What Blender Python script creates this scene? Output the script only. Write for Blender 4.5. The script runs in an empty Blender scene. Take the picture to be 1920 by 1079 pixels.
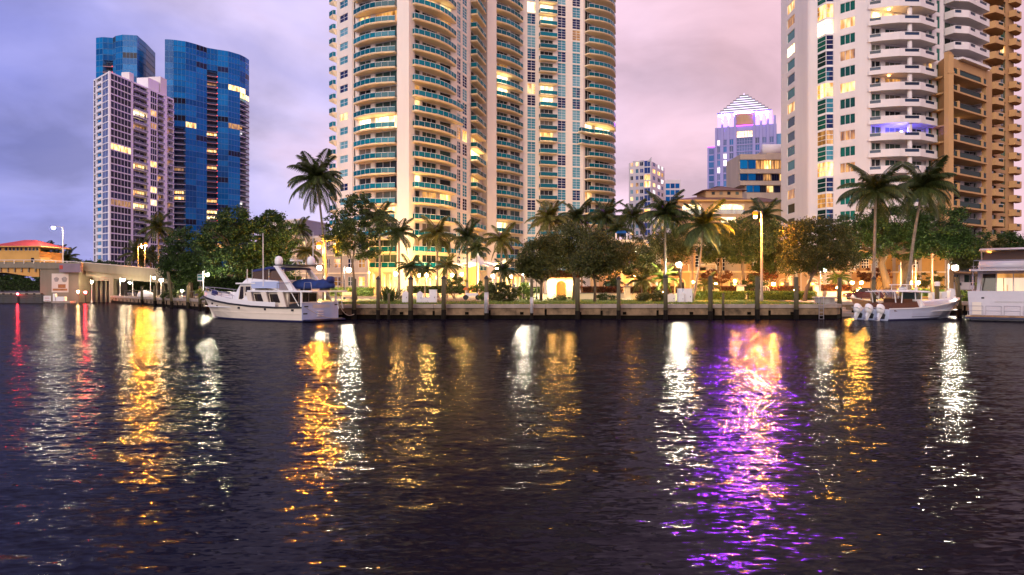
import bpy, math, random
import numpy as np
from mathutils import Vector, Matrix

R = math.radians
sc = bpy.context.scene
COL = sc.collection
random.seed(7)
F_PX, CX, CY, CAM_H = 1280.0, 960.0, 540.0, 2.8

# ------------------------------------------------------------------ camera
cam_d = bpy.data.cameras.new('camera')
cam = bpy.data.objects.new('camera', cam_d)
COL.objects.link(cam)
cam.location = (0, 0, CAM_H)
cam.rotation_euler = (R(90), 0, 0)
cam_d.sensor_width = 36.0
cam_d.lens = 24.0
cam_d.clip_start = 0.1
cam_d.clip_end = 9000
sc.camera = cam

# ------------------------------------------------------------------ render / exposure
sc.render.engine = 'CYCLES'
cy = sc.cycles
cy.use_denoising = True
cy.denoiser = 'OPENIMAGEDENOISE'
cy.max_bounces = 6
cy.diffuse_bounces = 3
cy.glossy_bounces = 3
cy.transmission_bounces = 3
cy.transparent_max_bounces = 8
cy.sample_clamp_indirect = 12.0
cy.caustics_reflective = False
cy.caustics_refractive = False
sc.view_settings.view_transform = 'Standard'
sc.view_settings.look = 'None'
sc.view_settings.exposure = 0.5
sc.view_settings.gamma = 1.0
sc.view_settings.use_curve_mapping = False

# ------------------------------------------------------------------ sky: dusk overcast over a weak Nishita sky
SUN_EL, SUN_AZ = 20.0, 205.0        # afterglow low behind the camera
wd = bpy.data.worlds.new('World')
sc.world = wd
wd.use_nodes = True
nt = wd.node_tree
nt.nodes.clear()


def N(t, typ, **kw):
    n = t.nodes.new(typ)
    for k, v in kw.items():
        if k.startswith('i_'):
            n.inputs[k[2:].replace('_', ' ')].default_value = v
        else:
            setattr(n, k, v)
    return n


def ramp(t, stops, interp='LINEAR'):
    n = t.nodes.new('ShaderNodeValToRGB')
    n.color_ramp.interpolation = interp
    e = n.color_ramp.elements
    while len(e) < len(stops):
        e.new(0.5)
    for i, (p, c) in enumerate(stops):
        e[i].position = p
        e[i].color = (c[0], c[1], c[2], 1) if not isinstance(c, (int, float)) else (c, c, c, 1)
    return n


def sky_nodes(t):
    L = t.links.new
    tc = N(t, 'ShaderNodeTexCoord')
    sep = N(t, 'ShaderNodeSeparateXYZ')
    L(tc.outputs['Generated'], sep.inputs[0])
    # cloud sheet: project direction on a flat layer overhead so that clouds flatten towards the horizon
    den = N(t, 'ShaderNodeMath', operation='ADD'); den.inputs[1].default_value = 0.35
    absz = N(t, 'ShaderNodeMath', operation='ABSOLUTE')
    L(sep.outputs['Z'], absz.inputs[0]); L(absz.outputs[0], den.inputs[0])
    div = N(t, 'ShaderNodeVectorMath', operation='DIVIDE')
    comb = N(t, 'ShaderNodeCombineXYZ')
    for i in range(3):
        L(den.outputs[0], comb.inputs[i])
    L(tc.outputs['Generated'], div.inputs[0]); L(comb.outputs[0], div.inputs[1])
    n1 = N(t, 'ShaderNodeTexNoise'); n1.inputs['Scale'].default_value = 1.5; n1.inputs['Detail'].default_value = 5
    n1.inputs['Roughness'].default_value = 0.5; n1.inputs['Distortion'].default_value = 0.6
    n2 = N(t, 'ShaderNodeTexNoise'); n2.inputs['Scale'].default_value = 2.6; n2.inputs['Detail'].default_value = 6
    n2.inputs['Roughness'].default_value = 0.52; n2.inputs['Distortion'].default_value = 0.3
    off = N(t, 'ShaderNodeVectorMath', operation='ADD'); off.inputs[1].default_value = (3.7, 1.3, 0.4)
    L(div.outputs[0], n1.inputs['Vector']); L(div.outputs[0], off.inputs[0]); L(off.outputs[0], n2.inputs['Vector'])
    # afterglow tint: lavender blue on one side of the sky, pink on the other
    ma = N(t, 'ShaderNodeMath', operation='MULTIPLY_ADD'); ma.inputs[1].default_value = 0.66; ma.inputs[2].default_value = 0.34
    L(sep.outputs['X'], ma.inputs[0])
    mb_ = N(t, 'ShaderNodeMath', operation='MULTIPLY_ADD'); mb_.inputs[1].default_value = 0.62
    L(n1.outputs['Fac'], mb_.inputs[0]); L(ma.outputs[0], mb_.inputs[2])
    tint = ramp(t, [(0.18, (0.20, 0.21, 0.53)), (0.36, (0.31, 0.30, 0.61)), (0.52, (0.53, 0.45, 0.68)),
                    (0.68, (0.67, 0.47, 0.59)), (0.9, (0.70, 0.45, 0.52))])
    L(mb_.outputs[0], tint.inputs['Fac'])
    lum = ramp(t, [(0.32, 0.74), (0.46, 0.96), (0.58, 1.12), (0.72, 1.26)])
    L(n2.outputs['Fac'], lum.inputs['Fac'])
    mul = N(t, 'ShaderNodeMixRGB', blend_type='MULTIPLY'); mul.inputs['Fac'].default_value = 1
    L(tint.outputs[0], mul.inputs[1]); L(lum.outputs[0], mul.inputs[2])
    sky = N(t, 'ShaderNodeTexSky', sky_type='NISHITA'); sky.sun_disc = False
    sky.sun_elevation = R(SUN_EL); sky.sun_rotation = R(SUN_AZ); sky.altitude = 0
    b1 = N(t, 'ShaderNodeBackground'); b1.inputs['Strength'].default_value = 1.0
    b2 = N(t, 'ShaderNodeBackground'); b2.inputs['Strength'].default_value = 0.05
    L(mul.outputs[0], b1.inputs['Color']); L(sky.outputs[0], b2.inputs['Color'])
    mx = N(t, 'ShaderNodeMixShader'); mx.inputs[0].default_value = 0.9       # cloud cover
    L(b2.outputs[0], mx.inputs[1]); L(b1.outputs[0], mx.inputs[2])
    out = N(t, 'ShaderNodeOutputWorld')
    L(mx.outputs[0], out.inputs['Surface'])


sky_nodes(nt)

# ------------------------------------------------------------------ sun: broad soft afterglow from behind the camera
sun_d = bpy.data.lights.new('sun', 'SUN')
sun_d.energy = 1.5
sun_d.angle = R(40)
sun_d.color = (1.0, 0.84, 0.66)
sun = bpy.data.objects.new('sun', sun_d)
COL.objects.link(sun)
_d = Vector((math.sin(R(SUN_AZ)) * math.cos(R(SUN_EL)), math.cos(R(SUN_AZ)) * math.cos(R(SUN_EL)), math.sin(R(SUN_EL))))
sun.rotation_euler = _d.to_track_quat('Z', 'Y').to_euler()

# ------------------------------------------------------------------ helpers


def pt(px, Y):
    return Vector(((px - CX) / F_PX * Y, Y))


def zz(py, Y):
    return CAM_H + (CY - py) / F_PX * Y


def P(px, py, Y):
    return Vector(((px - CX) / F_PX * Y, Y, CAM_H + (CY - py) / F_PX * Y))


def clean_mesh(name, v, f, mat=None, smooth=False):
    me = bpy.data.meshes.new(name)
    me.from_pydata([tuple(p) for p in v], [], f)
    if mat:
        me.materials.append(M[mat])
    if smooth:
        me.polygons.foreach_set('use_smooth', [True] * len(me.polygons))
    me.update()
    return me


class MB:
    """Collects boxes, prisms, tubes and lathed shapes into one mesh."""

    def __init__(s):
        s.v = []
        s.f = []

    def add(s, vs, fs):
        o = len(s.v)
        s.v += [Vector(p) for p in vs]
        s.f += [tuple(i + o for i in q) for q in fs]
        return s

    def hexa(s, p):      # 8 points: bottom 4 ccw, top 4 ccw
        return s.add(p, [(3, 2, 1, 0), (4, 5, 6, 7), (0, 1, 5, 4), (1, 2, 6, 5), (2, 3, 7, 6), (3, 0, 4, 7)])

    def box(s, x0, x1, y0, y1, z0, z1):
        return s.hexa([(x0, y0, z0), (x1, y0, z0), (x1, y1, z0), (x0, y1, z0), (x0, y0, z1), (x1, y0, z1), (x1, y1, z1), (x0, y1, z1)])

    def fbox(s, fc, s0, s1, d0, d1, z0, z1):     # box on a facade: s along, d outwards
        a, b, c, d = fc.w(s0, d1), fc.w(s1, d1), fc.w(s1, d0), fc.w(s0, d0)
        return s.hexa([(q.x, q.y, z0) for q in (a, b, c, d)] + [(q.x, q.y, z1) for q in (a, b, c, d)])

    def rbox(s, c, size, rz=0.0, tilt=None):
        m = Matrix.Rotation(rz, 3, 'Z')
        if tilt is not None:
            m = m @ Matrix.Rotation(tilt[0], 3, 'X') @ Matrix.Rotation(tilt[1], 3, 'Y')
        hx, hy, hz = size[0] / 2, size[1] / 2, size[2] / 2
        c = Vector(c)
        return s.hexa([c + m @ Vector(q) for q in ((-hx, -hy, -hz), (hx, -hy, -hz), (hx, hy, -hz), (-hx, hy, -hz), (-hx, -hy, hz), (hx, -hy, hz), (hx, hy, hz), (-hx, hy, hz))])

    def prism(s, poly, z0, z1, poly1=None):      # poly ccw seen from above
        n = len(poly)
        q = poly1 or poly
        vs = [(p[0], p[1], z0) for p in poly] + [(p[0], p[1], z1) for p in q]
        fs = [tuple(range(n - 1, -1, -1)), tuple(range(n, 2 * n))] + [(i, (i + 1) % n, n + (i + 1) % n, n + i) for i in range(n)]
        return s.add(vs, fs)

    def loft(s, rings, closed=True, cap=True):
        n = len(rings[0])
        vs = [p for r in rings for p in r]
        fs = []
        for k in range(len(rings) - 1):
            for i in range(n if closed else n - 1):
                j = (i + 1) % n
                fs.append((k * n + i, k * n + j, (k + 1) * n + j, (k + 1) * n + i))
        if cap:
            fs.append(tuple(range(n - 1, -1, -1)))
            fs.append(tuple((len(rings) - 1) * n + i for i in range(n)))
        return s.add(vs, fs)

    def tube(s, pts, r, n=6):
        pts = [Vector(p) for p in pts]
        rs = r if isinstance(r, (list, tuple)) else [r] * len(pts)
        rings = []
        for i, p in enumerate(pts):
            t = (pts[min(i + 1, len(pts) - 1)] - pts[max(i - 1, 0)]).normalized()
            a = t.orthogonal() if abs(t.z) > 0.9 else Vector((-t.y, t.x, 0))
            if abs(t.z) > 0.9:
                a = Vector((1, 0, 0)) - t * t.x
            a.normalize()
            b = t.cross(a)
            rings.append([p + (a * math.cos(2 * math.pi * k / n) + b * math.sin(2 * math.pi * k / n)) * rs[i] for k in range(n)])
        return s.loft(rings)

    def lathe(s, prof, n=12, c=(0, 0, 0)):
        c = Vector(c)
        return s.loft([[c + Vector((max(r, 1e-3) * math.cos(2 * math.pi * k / n), max(r, 1e-3) * math.sin(2 * math.pi * k / n), z)) for k in range(n)] for r, z in prof])

    def ball(s, c, r, n=8, sz=1.0):
        prof = [(r * math.sin(math.pi * i / (n // 2 + 1)), -r * sz * math.cos(math.pi * i / (n // 2 + 1))) for i in range(n // 2 + 2)]
        return s.lathe(prof, n, c)

    def mesh(s, name, mat, origin=(0, 0, 0), smooth=False):
        o = Vector(origin)
        return clean_mesh(name, [p - o for p in s.v], s.f, mat, smooth)


def tag(o, label, cat, group=None, kind=None):
    o['label'] = label
    o['category'] = cat
    if group:
        o['group'] = group
    if kind:
        o['kind'] = kind
    return o


def link(name, data, parent=None, loc=(0, 0, 0), rot=(0, 0, 0), scale=None):
    o = bpy.data.objects.new(name, data)
    COL.objects.link(o)
    o.location = loc
    o.rotation_euler = rot
    if scale:
        o.scale = scale
    if parent:
        o.parent = parent
    return o


def thing(name, label, cat, loc=(0, 0, 0), rz=0.0, group=None):
    o = link(name, None, None, loc, (0, 0, rz))
    o.empty_display_size = 0.3
    return tag(o, label, cat, group)


def org(parent):        # world position of an unrotated chain of parents
    v = Vector((0, 0, 0))
    while parent:
        v += parent.location
        parent = parent.parent
    return v


def W(name, mb, mat, parent=None, smooth=False):       # geometry given in world coordinates
    o = org(parent) if parent else Vector((0, 0, 0))
    return link(name, mb.mesh(name, mat, o, smooth), parent)


def LO(name, mb, mat, parent, loc=(0, 0, 0), rot=(0, 0, 0), smooth=False):   # geometry local to the parent
    return link(name, mb.mesh(name, mat, (0, 0, 0), smooth), parent, loc, rot)


def struct(name, mb, mat, smooth=False):
    o = W(name, mb, mat, None, smooth)
    o['kind'] = 'structure'
    return o


CACHE = {}


def cached(key, fn):
    if key not in CACHE:
        CACHE[key] = fn()
    return CACHE[key]


class Face:
    """A facade line in plan, left end A to right end B as seen from the river."""

    def __init__(s, A, B):
        s.A, s.B = Vector(A), Vector(B)
        s.u = (s.B - s.A).normalized()
        s.n = Vector((s.u.y, -s.u.x))
        s.len = (s.B - s.A).length
        s.rz = math.atan2(s.u.y, s.u.x)

    def w(s, a, d=0.0):
        return s.A + s.u * a + s.n * d

    def at(s, px):      # where the sight line of picture column px meets the facade
        k = (px - CX) / F_PX
        return (k * s.A.y - s.A.x) / (s.u.x - k * s.u.y)


def wall_on(mb, fc, z0, z1, t, cols, s0=None, s1=None):
    """Piers and spandrels round openings. cols: (a, b, [(zb, zt)...]) along the facade."""
    s0 = 0.0 if s0 is None else s0
    s1 = fc.len if s1 is None else s1
    cur = s0
    for a, b, ops in sorted(cols):
        if a > cur + 1e-3:
            mb.fbox(fc, cur, a, -t, 0, z0, z1)
        z = z0
        for zb, zt in sorted(ops):
            if zb > z + 1e-3:
                mb.fbox(fc, a, b, -t, -0.003, z, zb)
            z = zt
        if z < z1 - 1e-3:
            mb.fbox(fc, a, b, -t, -0.003, z, z1)
        cur = b
    if cur < s1 - 1e-3:
        mb.fbox(fc, cur, s1, -t, 0, z0, z1)


def window(root, fc, a, b, zb, zt, nx=2, ny=2, d=-0.14, glass='glass_teal', frame='white_frame', name='window', fw=0.07):
    w, h = round(b - a, 2), round(zt - zb, 2)

    def mk_pane():
        return MB().box(0, w, 0, 0.04, 0, h).mesh('pane', glass)

    def mk_frame():
        m = MB()
        for i in range(nx + 1):
            x = w * i / nx
            m.box(max(0, x - fw / 2), min(w, x + fw / 2), -0.05, -0.003, 0, h)
        for j in range(ny + 1):
            z = h * j / ny
            m.box(0, w, -0.046, -0.006, max(0, z - fw / 2), min(h, z + fw / 2))
        return m.mesh('frame', frame)
    q = fc.w(a, d)
    o = org(root)
    p = link(name, cached(('pane', w, h, glass), mk_pane), root, (q.x - o.x, q.y - o.y, zb - o.z), (0, 0, fc.rz))
    if frame:
        link('frame', cached(('frame', w, h, nx, ny, fw, frame), mk_frame), p)
    return p


def balcony(root, fc, poly, z, key, slab='cream', glass='rail_glass', rail='rail_white', hgt=1.05, th=0.28, post=2.4, solid=0.0):
    """poly: outer edge as (s, d) points from left to right; the slab closes on the wall."""
    def mk_slab():
        pl = [(a, -d) for a, d in poly]
        back = [(poly[-1][0], 0.02), (poly[0][0], 0.02)]
        low = [(a, -d * 0.93) for a, d in poly]
        return MB().prism(pl + back, -th * 0.55, 0).prism(low + back, -th, -th * 0.55 - 0.002, ).mesh('balcony', slab)

    def strip(m, z0, z1, t, ins=0.0):
        for (a, d), (b, e) in zip(poly[:-1], poly[1:]):
            v = Vector((b - a, -(e - d)))
            if v.length < 1e-4:
                continue
            n = Vector((v.y, -v.x)).normalized()
            p0, p1 = Vector((a, -d)) - n * ins, Vector((b, -e)) - n * ins
            q0, q1 = p0 - n * t, p1 - n * t
            m.hexa([(p0.x, p0.y, z0), (p1.x, p1.y, z0), (q1.x, q1.y, z0), (q0.x, q0.y, z0), (p0.x, p0.y, z1), (p1.x, p1.y, z1), (q1.x, q1.y, z1), (q0.x, q0.y, z1)])

    def mk_glass():
        m = MB()
        strip(m, 0.08, hgt - 0.06, 0.02, 0.06)
        return m.mesh('railing_glass', glass)

    def mk_rail():
        m = MB()
        strip(m, hgt - 0.055, hgt, 0.08, 0.03)
        for (a, d), (b, e) in zip(poly[:-1], poly[1:]):
            k = max(1, int(math.hypot(b - a, e - d) / post))
            for i in range(k):
                x, y = a + (b - a) * i / k, -(d + (e - d) * i / k) + 0.05
                m.box(x - 0.014, x + 0.014, y - 0.02, y + 0.03, 0.001, hgt - 0.057)
        return m.mesh('handrail', rail)
    o = org(root)
    s = link('balcony', cached((key, 'slab'), mk_slab), root, (fc.A.x - o.x, fc.A.y - o.y, z - o.z), (0, 0, fc.rz))
    link('railing', cached((key, 'glass'), mk_glass), s)
    link('handrail', cached((key, 'rail'), mk_rail), s)
    return s


def arc(s0, s1, d0, bow, n=8, d1=None):
    d1 = d0 if d1 is None else d1
    return [(s0 + (s1 - s0) * i / n, d0 + (d1 - d0) * i / n + bow * math.sin(math.pi * i / n)) for i in range(n + 1)]


# ------------------------------------------------------------------ materials
M = {}


def new_mat(name):
    m = bpy.data.materials.new(name)
    m.use_nodes = True
    t = m.node_tree
    t.nodes.clear()
    M[name] = m
    return m, t


def pm(name, col, rough=0.6, var=0.12, scale=0.6, metal=0.0, bump=0.0, spec=0.5, streak=False, col2=None):
    """Principled paint or stone with procedural wear."""
    m, t = new_mat(name)
    L = t.links.new
    out = N(t, 'ShaderNodeOutputMaterial')
    b = N(t, 'ShaderNodeBsdfPrincipled')
    L(b.outputs[0], out.inputs[0])
    b.inputs['Roughness'].default_value = rough
    b.inputs['Metallic'].default_value = metal
    b.inputs['Specular IOR Level'].default_value = spec
    tc = N(t, 'ShaderNodeTexCoord')
    mp = N(t, 'ShaderNodeMapping')
    mp.inputs['Scale'].default_value = (scale, scale, scale * (0.18 if streak else 1.0))
    g = N(t, 'ShaderNodeNewGeometry')
    L(g.outputs['Position'], mp.inputs['Vector'])
    n = N(t, 'ShaderNodeTexNoise'); n.inputs['Scale'].default_value = 1.0; n.inputs['Detail'].default_value = 7; n.inputs['Roughness'].default_value = 0.62
    L(mp.outputs[0], n.inputs['Vector'])
    c2 = col2 or tuple(max(0.0, c * (1 - 2.2 * var)) for c in col)
    r = ramp(t, [(0.32, c2), (0.62, col)])
    L(n.outputs['Fac'], r.inputs['Fac'])
    L(r.outputs[0], b.inputs['Base Color'])
    if bump:
        n2 = N(t, 'ShaderNodeTexNoise'); n2.inputs['Scale'].default_value = 9.0; n2.inputs['Detail'].default_value = 5
        L(mp.outputs[0], n2.inputs['Vector'])
        bp = N(t, 'ShaderNodeBump'); bp.inputs['Strength'].default_value = bump; bp.inputs['Distance'].default_value = 0.05
        L(n2.outputs['Fac'], bp.inputs['Height']); L(bp.outputs[0], b.inputs['Normal'])
    return m


def pane_mat(name, stops, rough=0.07, spec=0.32, scale=(1.2, 1.2, 0.5)):
    """Window glass over a dim room: curtains, blinds and tint differ from window to window."""
    m, t = new_mat(name)
    L = t.links.new
    out = N(t, 'ShaderNodeOutputMaterial')
    b = N(t, 'ShaderNodeBsdfPrincipled'); L(b.outputs[0], out.inputs[0])
    b.inputs['Roughness'].default_value = rough
    b.inputs['Specular IOR Level'].default_value = spec
    oi = N(t, 'ShaderNodeObjectInfo')
    tc = N(t, 'ShaderNodeTexCoord')
    mp = N(t, 'ShaderNodeMapping'); mp.inputs['Scale'].default_value = scale
    L(tc.outputs['Object'], mp.inputs['Vector'])
    off = N(t, 'ShaderNodeVectorMath', operation='ADD')
    sc_ = N(t, 'ShaderNodeMath', operation='MULTIPLY'); sc_.inputs[1].default_value = 57.0
    L(oi.outputs['Random'], sc_.inputs[0]); L(mp.outputs[0], off.inputs[0]); L(sc_.outputs[0], off.inputs[1])
    n = N(t, 'ShaderNodeTexNoise'); n.inputs['Scale'].default_value = 0.9; n.inputs['Detail'].default_value = 2
    L(off.outputs[0], n.inputs['Vector'])
    a = N(t, 'ShaderNodeMath', operation='MULTIPLY_ADD'); a.inputs[1].default_value = 0.55; a.inputs[2].default_value = -0.27
    L(n.outputs['Fac'], a.inputs[0])
    s = N(t, 'ShaderNodeMath', operation='ADD'); L(a.outputs[0], s.inputs[0]); L(oi.outputs['Random'], s.inputs[1])
    r = ramp(t, stops); L(s.outputs[0], r.inputs['Fac'])
    L(r.outputs[0], b.inputs['Base Color'])
    return m


def lit_mat(name, c_dim, c_bright, strength):
    """Window of a lit room: lamp light falling off over walls and furniture."""
    m, t = new_mat(name)
    L = t.links.new
    out = N(t, 'ShaderNodeOutputMaterial')
    oi = N(t, 'ShaderNodeObjectInfo'); tc = N(t, 'ShaderNodeTexCoord')
    off = N(t, 'ShaderNodeVectorMath', operation='ADD')
    sc_ = N(t, 'ShaderNodeMath', operation='MULTIPLY'); sc_.inputs[1].default_value = 31.0
    L(oi.outputs['Random'], sc_.inputs[0]); L(tc.outputs['Object'], off.inputs[0]); L(sc_.outputs[0], off.inputs[1])
    mp = N(t, 'ShaderNodeMapping'); mp.inputs['Scale'].default_value = (1.5, 1.5, 0.4)
    L(off.outputs[0], mp.inputs['Vector'])
    n = N(t, 'ShaderNodeTexNoise'); n.inputs['Scale'].default_value = 0.8; n.inputs['Detail'].default_value = 1.5
    L(mp.outputs[0], n.inputs['Vector'])
    r = ramp(t, [(0.30, tuple(c * 0.25 for c in c_dim)), (0.44, c_dim), (0.62, c_bright)])
    L(n.outputs['Fac'], r.inputs['Fac'])
    e = N(t, 'ShaderNodeEmission'); L(r.outputs[0], e.inputs['Color'])
    k = N(t, 'ShaderNodeMath', operation='MULTIPLY_ADD'); k.inputs[1].default_value = strength * 0.9; k.inputs[2].default_value = strength * 0.55
    L(oi.outputs['Random'], k.inputs[0]); L(k.outputs[0], e.inputs['Strength'])
    g = N(t, 'ShaderNodeBsdfGlossy'); g.inputs['Roughness'].default_value = 0.06; g.inputs['Color'].default_value = (0.12, 0.12, 0.12, 1)
    ad = N(t, 'ShaderNodeAddShader'); L(e.outputs[0], ad.inputs[0]); L(g.outputs[0], ad.inputs[1]); L(ad.outputs[0], out.inputs[0])
    return m


def glow(name, col, strength):
    m, t = new_mat(name)
    e = N(t, 'ShaderNodeEmission'); e.inputs['Color'].default_value = (*col, 1); e.inputs['Strength'].default_value = strength
    out = N(t, 'ShaderNodeOutputMaterial'); t.links.new(e.outputs[0], out.inputs[0])
    return m


def rail_mat(name, col, tint, mix, spec=0.3):
    """Tinted glass balustrade: part see-through, part reflecting."""
    m, t = new_mat(name)
    L = t.links.new
    out = N(t, 'ShaderNodeOutputMaterial')
    b = N(t, 'ShaderNodeBsdfPrincipled'); b.inputs['Roughness'].default_value = 0.08; b.inputs['Specular IOR Level'].default_value = spec
    oi = N(t, 'ShaderNodeObjectInfo')
    r = ramp(t, [(0.0, tuple(c * 0.6 for c in col)), (0.5, col), (1.0, tuple(min(1, c * 1.45) for c in col))])
    L(oi.outputs['Random'], r.inputs['Fac']); L(r.outputs[0], b.inputs['Base Color'])
    tr = N(t, 'ShaderNodeBsdfTransparent'); tr.inputs['Color'].default_value = (*tint, 1)
    mx = N(t, 'ShaderNodeMixShader'); mx.inputs[0].default_value = mix
    L(tr.outputs[0], mx.inputs[1]); L(b.outputs[0], mx.inputs[2]); L(mx.outputs[0], out.inputs[0])
    return m


def leaf_mat(name, a, b, c, rough=0.5):
    m, t = new_mat(name)
    L = t.links.new
    out = N(t, 'ShaderNodeOutputMaterial')
    g = N(t, 'ShaderNodeNewGeometry')
    r = ramp(t, [(0.0, a), (0.55, b), (1.0, c)])
    L(g.outputs['Random Per Island'], r.inputs['Fac'])
    p = N(t, 'ShaderNodeBsdfPrincipled'); p.inputs['Roughness'].default_value = rough; p.inputs['Specular IOR Level'].default_value = 0.35
    L(r.outputs[0], p.inputs['Base Color'])
    tr = N(t, 'ShaderNodeBsdfTranslucent'); L(r.outputs[0], tr.inputs['Color'])
    mx = N(t, 'ShaderNodeMixShader'); mx.inputs[0].default_value = 0.3
    L(p.outputs[0], mx.inputs[1]); L(tr.outputs[0], mx.inputs[2]); L(mx.outputs[0], out.inputs[0])
    return m


def water_mat():
    m, t = new_mat('river')
    L = t.links.new
    out = N(t, 'ShaderNodeOutputMaterial')
    g = N(t, 'ShaderNodeNewGeometry')
    acc = None
    # wind ripples as a field of slopes: wavelets of four sizes, longer across than along
    for scl, k, det, ang in (((0.10, 0.30, 1), 0.07, 2, 8), ((0.55, 1.6, 1), 0.16, 2, -14), ((1.7, 4.6, 1), 0.36, 3, 9), ((6.0, 14.0, 1), 0.47, 2, -5)):
        mp = N(t, 'ShaderNodeMapping'); mp.inputs['Scale'].default_value = scl; mp.inputs['Rotation'].default_value = (0, 0, R(ang))
        L(g.outputs['Position'], mp.inputs['Vector'])
        n = N(t, 'ShaderNodeTexNoise'); n.inputs['Scale'].default_value = 1.0; n.inputs['Detail'].default_value = det; n.inputs['Distortion'].default_value = 0.25
        L(mp.outputs[0], n.inputs['Vector'])
        s = N(t, 'ShaderNodeVectorMath', operation='SUBTRACT'); s.inputs[1].default_value = (0.5, 0.5, 0.5)
        L(n.outputs['Color'], s.inputs[0])
        q = N(t, 'ShaderNodeVectorMath', operation='MULTIPLY'); q.inputs[1].default_value = (k * 1.25, k, 0)
        L(s.outputs[0], q.inputs[0])
        if acc is None:
            acc = q
        else:
            ad = N(t, 'ShaderNodeVectorMath', operation='ADD'); L(acc.outputs[0], ad.inputs[0]); L(q.outputs[0], ad.inputs[1]); acc = ad
    up = N(t, 'ShaderNodeVectorMath', operation='ADD'); up.inputs[1].default_value = (0, 0, 1)
    L(acc.outputs[0], up.inputs[0])
    nm = N(t, 'ShaderNodeVectorMath', operation='NORMALIZE'); L(up.outputs[0], nm.inputs[0])
    fr = N(t, 'ShaderNodeFresnel'); fr.inputs['IOR'].default_value = 1.30
    L(nm.outputs[0], fr.inputs['Normal'])
    ms = N(t, 'ShaderNodeMath', operation='MULTIPLY'); ms.inputs[1].default_value = 0.35      # wave tops hide one another
    L(fr.outputs[0], ms.inputs[0])
    d = N(t, 'ShaderNodeBsdfDiffuse'); d.inputs['Color'].default_value = (0.005, 0.004, 0.011, 1)
    gl = N(t, 'ShaderNodeBsdfGlossy'); gl.inputs['Roughness'].default_value = 0.12; L(nm.outputs[0], gl.inputs['Normal'])
    mx = N(t, 'ShaderNodeMixShader'); L(ms.outputs[0], mx.inputs[0]); L(d.outputs[0], mx.inputs[1]); L(gl.outputs[0], mx.inputs[2])
    L(mx.outputs[0], out.inputs[0])


water_mat()
pm('cream', (0.86, 0.71, 0.47), 0.65, 0.06, 0.25, streak=True)
pm('cream_wall', (0.84, 0.77, 0.69), 0.7, 0.05, 0.2, streak=True)
pm('white_wall', (0.74, 0.70, 0.70), 0.7, 0.06, 0.2, streak=True)
pm('white_frame', (0.78, 0.78, 0.80), 0.4, 0.03)
pm('rail_white', (0.80, 0.82, 0.84), 0.35, 0.03)
pm('tan_wall', (0.48, 0.28, 0.12), 0.75, 0.10, 0.2, streak=True)
pm('tan_slab', (0.56, 0.33, 0.14), 0.7, 0.08, 0.3)
pm('dark_steel', (0.03, 0.032, 0.036), 0.45, 0.1)
pm('lavender_wall', (0.84, 0.82, 0.88), 0.65, 0.06, 0.15, streak=True)
pm('pale_grey', (0.55, 0.54, 0.55), 0.7, 0.08, 0.2, streak=True)
pm('concrete', (0.36, 0.34, 0.31), 0.85, 0.16, 0.5, bump=0.3, streak=True)
pm('cap_concrete', (0.36, 0.30, 0.25), 0.85, 0.14, 0.9, bump=0.3)
pm('wall_concrete', (0.27, 0.185, 0.105), 0.9, 0.22, 0.9, bump=0.5, col2=(0.05, 0.036, 0.02))
pm('algae', (0.010, 0.008, 0.005), 0.95, 0.25, 1.5, bump=0.4, spec=0.08)
pm('bridge_paint', (0.22, 0.20, 0.15), 0.75, 0.12, 0.4, streak=True)
pm('grass', (0.11, 0.15, 0.022), 0.9, 0.2, 1.2, bump=0.4)
pm('soil', (0.07, 0.055, 0.045), 0.95, 0.2, 0.3, bump=0.3)
pm('paving', (0.34, 0.27, 0.20), 0.85, 0.12, 0.9, bump=0.2)
pm('brick_red', (0.26, 0.11, 0.06), 0.85, 0.2, 2.0)
pm('pile_wood', (0.12, 0.105, 0.055), 0.9, 0.25, 2.2, bump=0.5, streak=True)
pm('pile_wet', (0.014, 0.011, 0.008), 0.9, 0.2, 2.0, bump=0.4, spec=0.1)
pm('cap_dark', (0.02, 0.02, 0.022), 0.5, 0.1)
pm('sleeve', (0.50, 0.50, 0.52), 0.5, 0.25, 2.0)
pm('bark', (0.16, 0.115, 0.075), 0.9, 0.25, 2.5, bump=0.7, streak=True)
pm('palm_bark', (0.27, 0.22, 0.17), 0.9, 0.2, 3.0, bump=0.6)
pm('steel', (0.42, 0.42, 0.43), 0.35, 0.05, metal=0.8)
pm('pole_paint', (0.62, 0.60, 0.57), 0.5, 0.06)
pm('roof_red', (0.42, 0.035, 0.025), 0.6, 0.12, 1.5)
pm('roof_brown', (0.20, 0.10, 0.085), 0.75, 0.15, 0.5)
pm('ochre', (0.62, 0.36, 0.10), 0.75, 0.07, 0.5)
pm('peach', (0.50, 0.32, 0.17), 0.75, 0.08, 0.4, streak=True)
pm('stone_beige', (0.52, 0.42, 0.33), 0.8, 0.08, 0.4, streak=True)
pm('gel_white', (0.80, 0.80, 0.80), 0.22, 0.02)
pm('gel_cream', (0.80, 0.72, 0.60), 0.25, 0.03)
pm('gel_skylit', (0.42, 0.50, 0.72), 0.2, 0.03)  # white gelcoat with the bluish sky light put into its colour
pm('navy', (0.012, 0.022, 0.13), 0.7, 0.15, 2.0, bump=0.3)
pm('canvas_blue', (0.005, 0.032, 0.17), 0.75, 0.2, 2.5, bump=0.5)
pm('boot_blue', (0.01, 0.012, 0.06), 0.4, 0.1)
pm('smoked', (0.03, 0.022, 0.016), 0.08, 0.2)
pm('wood', (0.30, 0.12, 0.045), 0.4, 0.2, 3.0)
pm('teak', (0.36, 0.20, 0.09), 0.6, 0.2, 2.0)
pm('leather', (0.11, 0.035, 0.012), 0.6, 0.15, 2.0)
pm('black_rubber', (0.012, 0.012, 0.013), 0.6, 0.1)
pm('box_white', (0.74, 0.74, 0.76), 0.5, 0.04)
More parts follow.
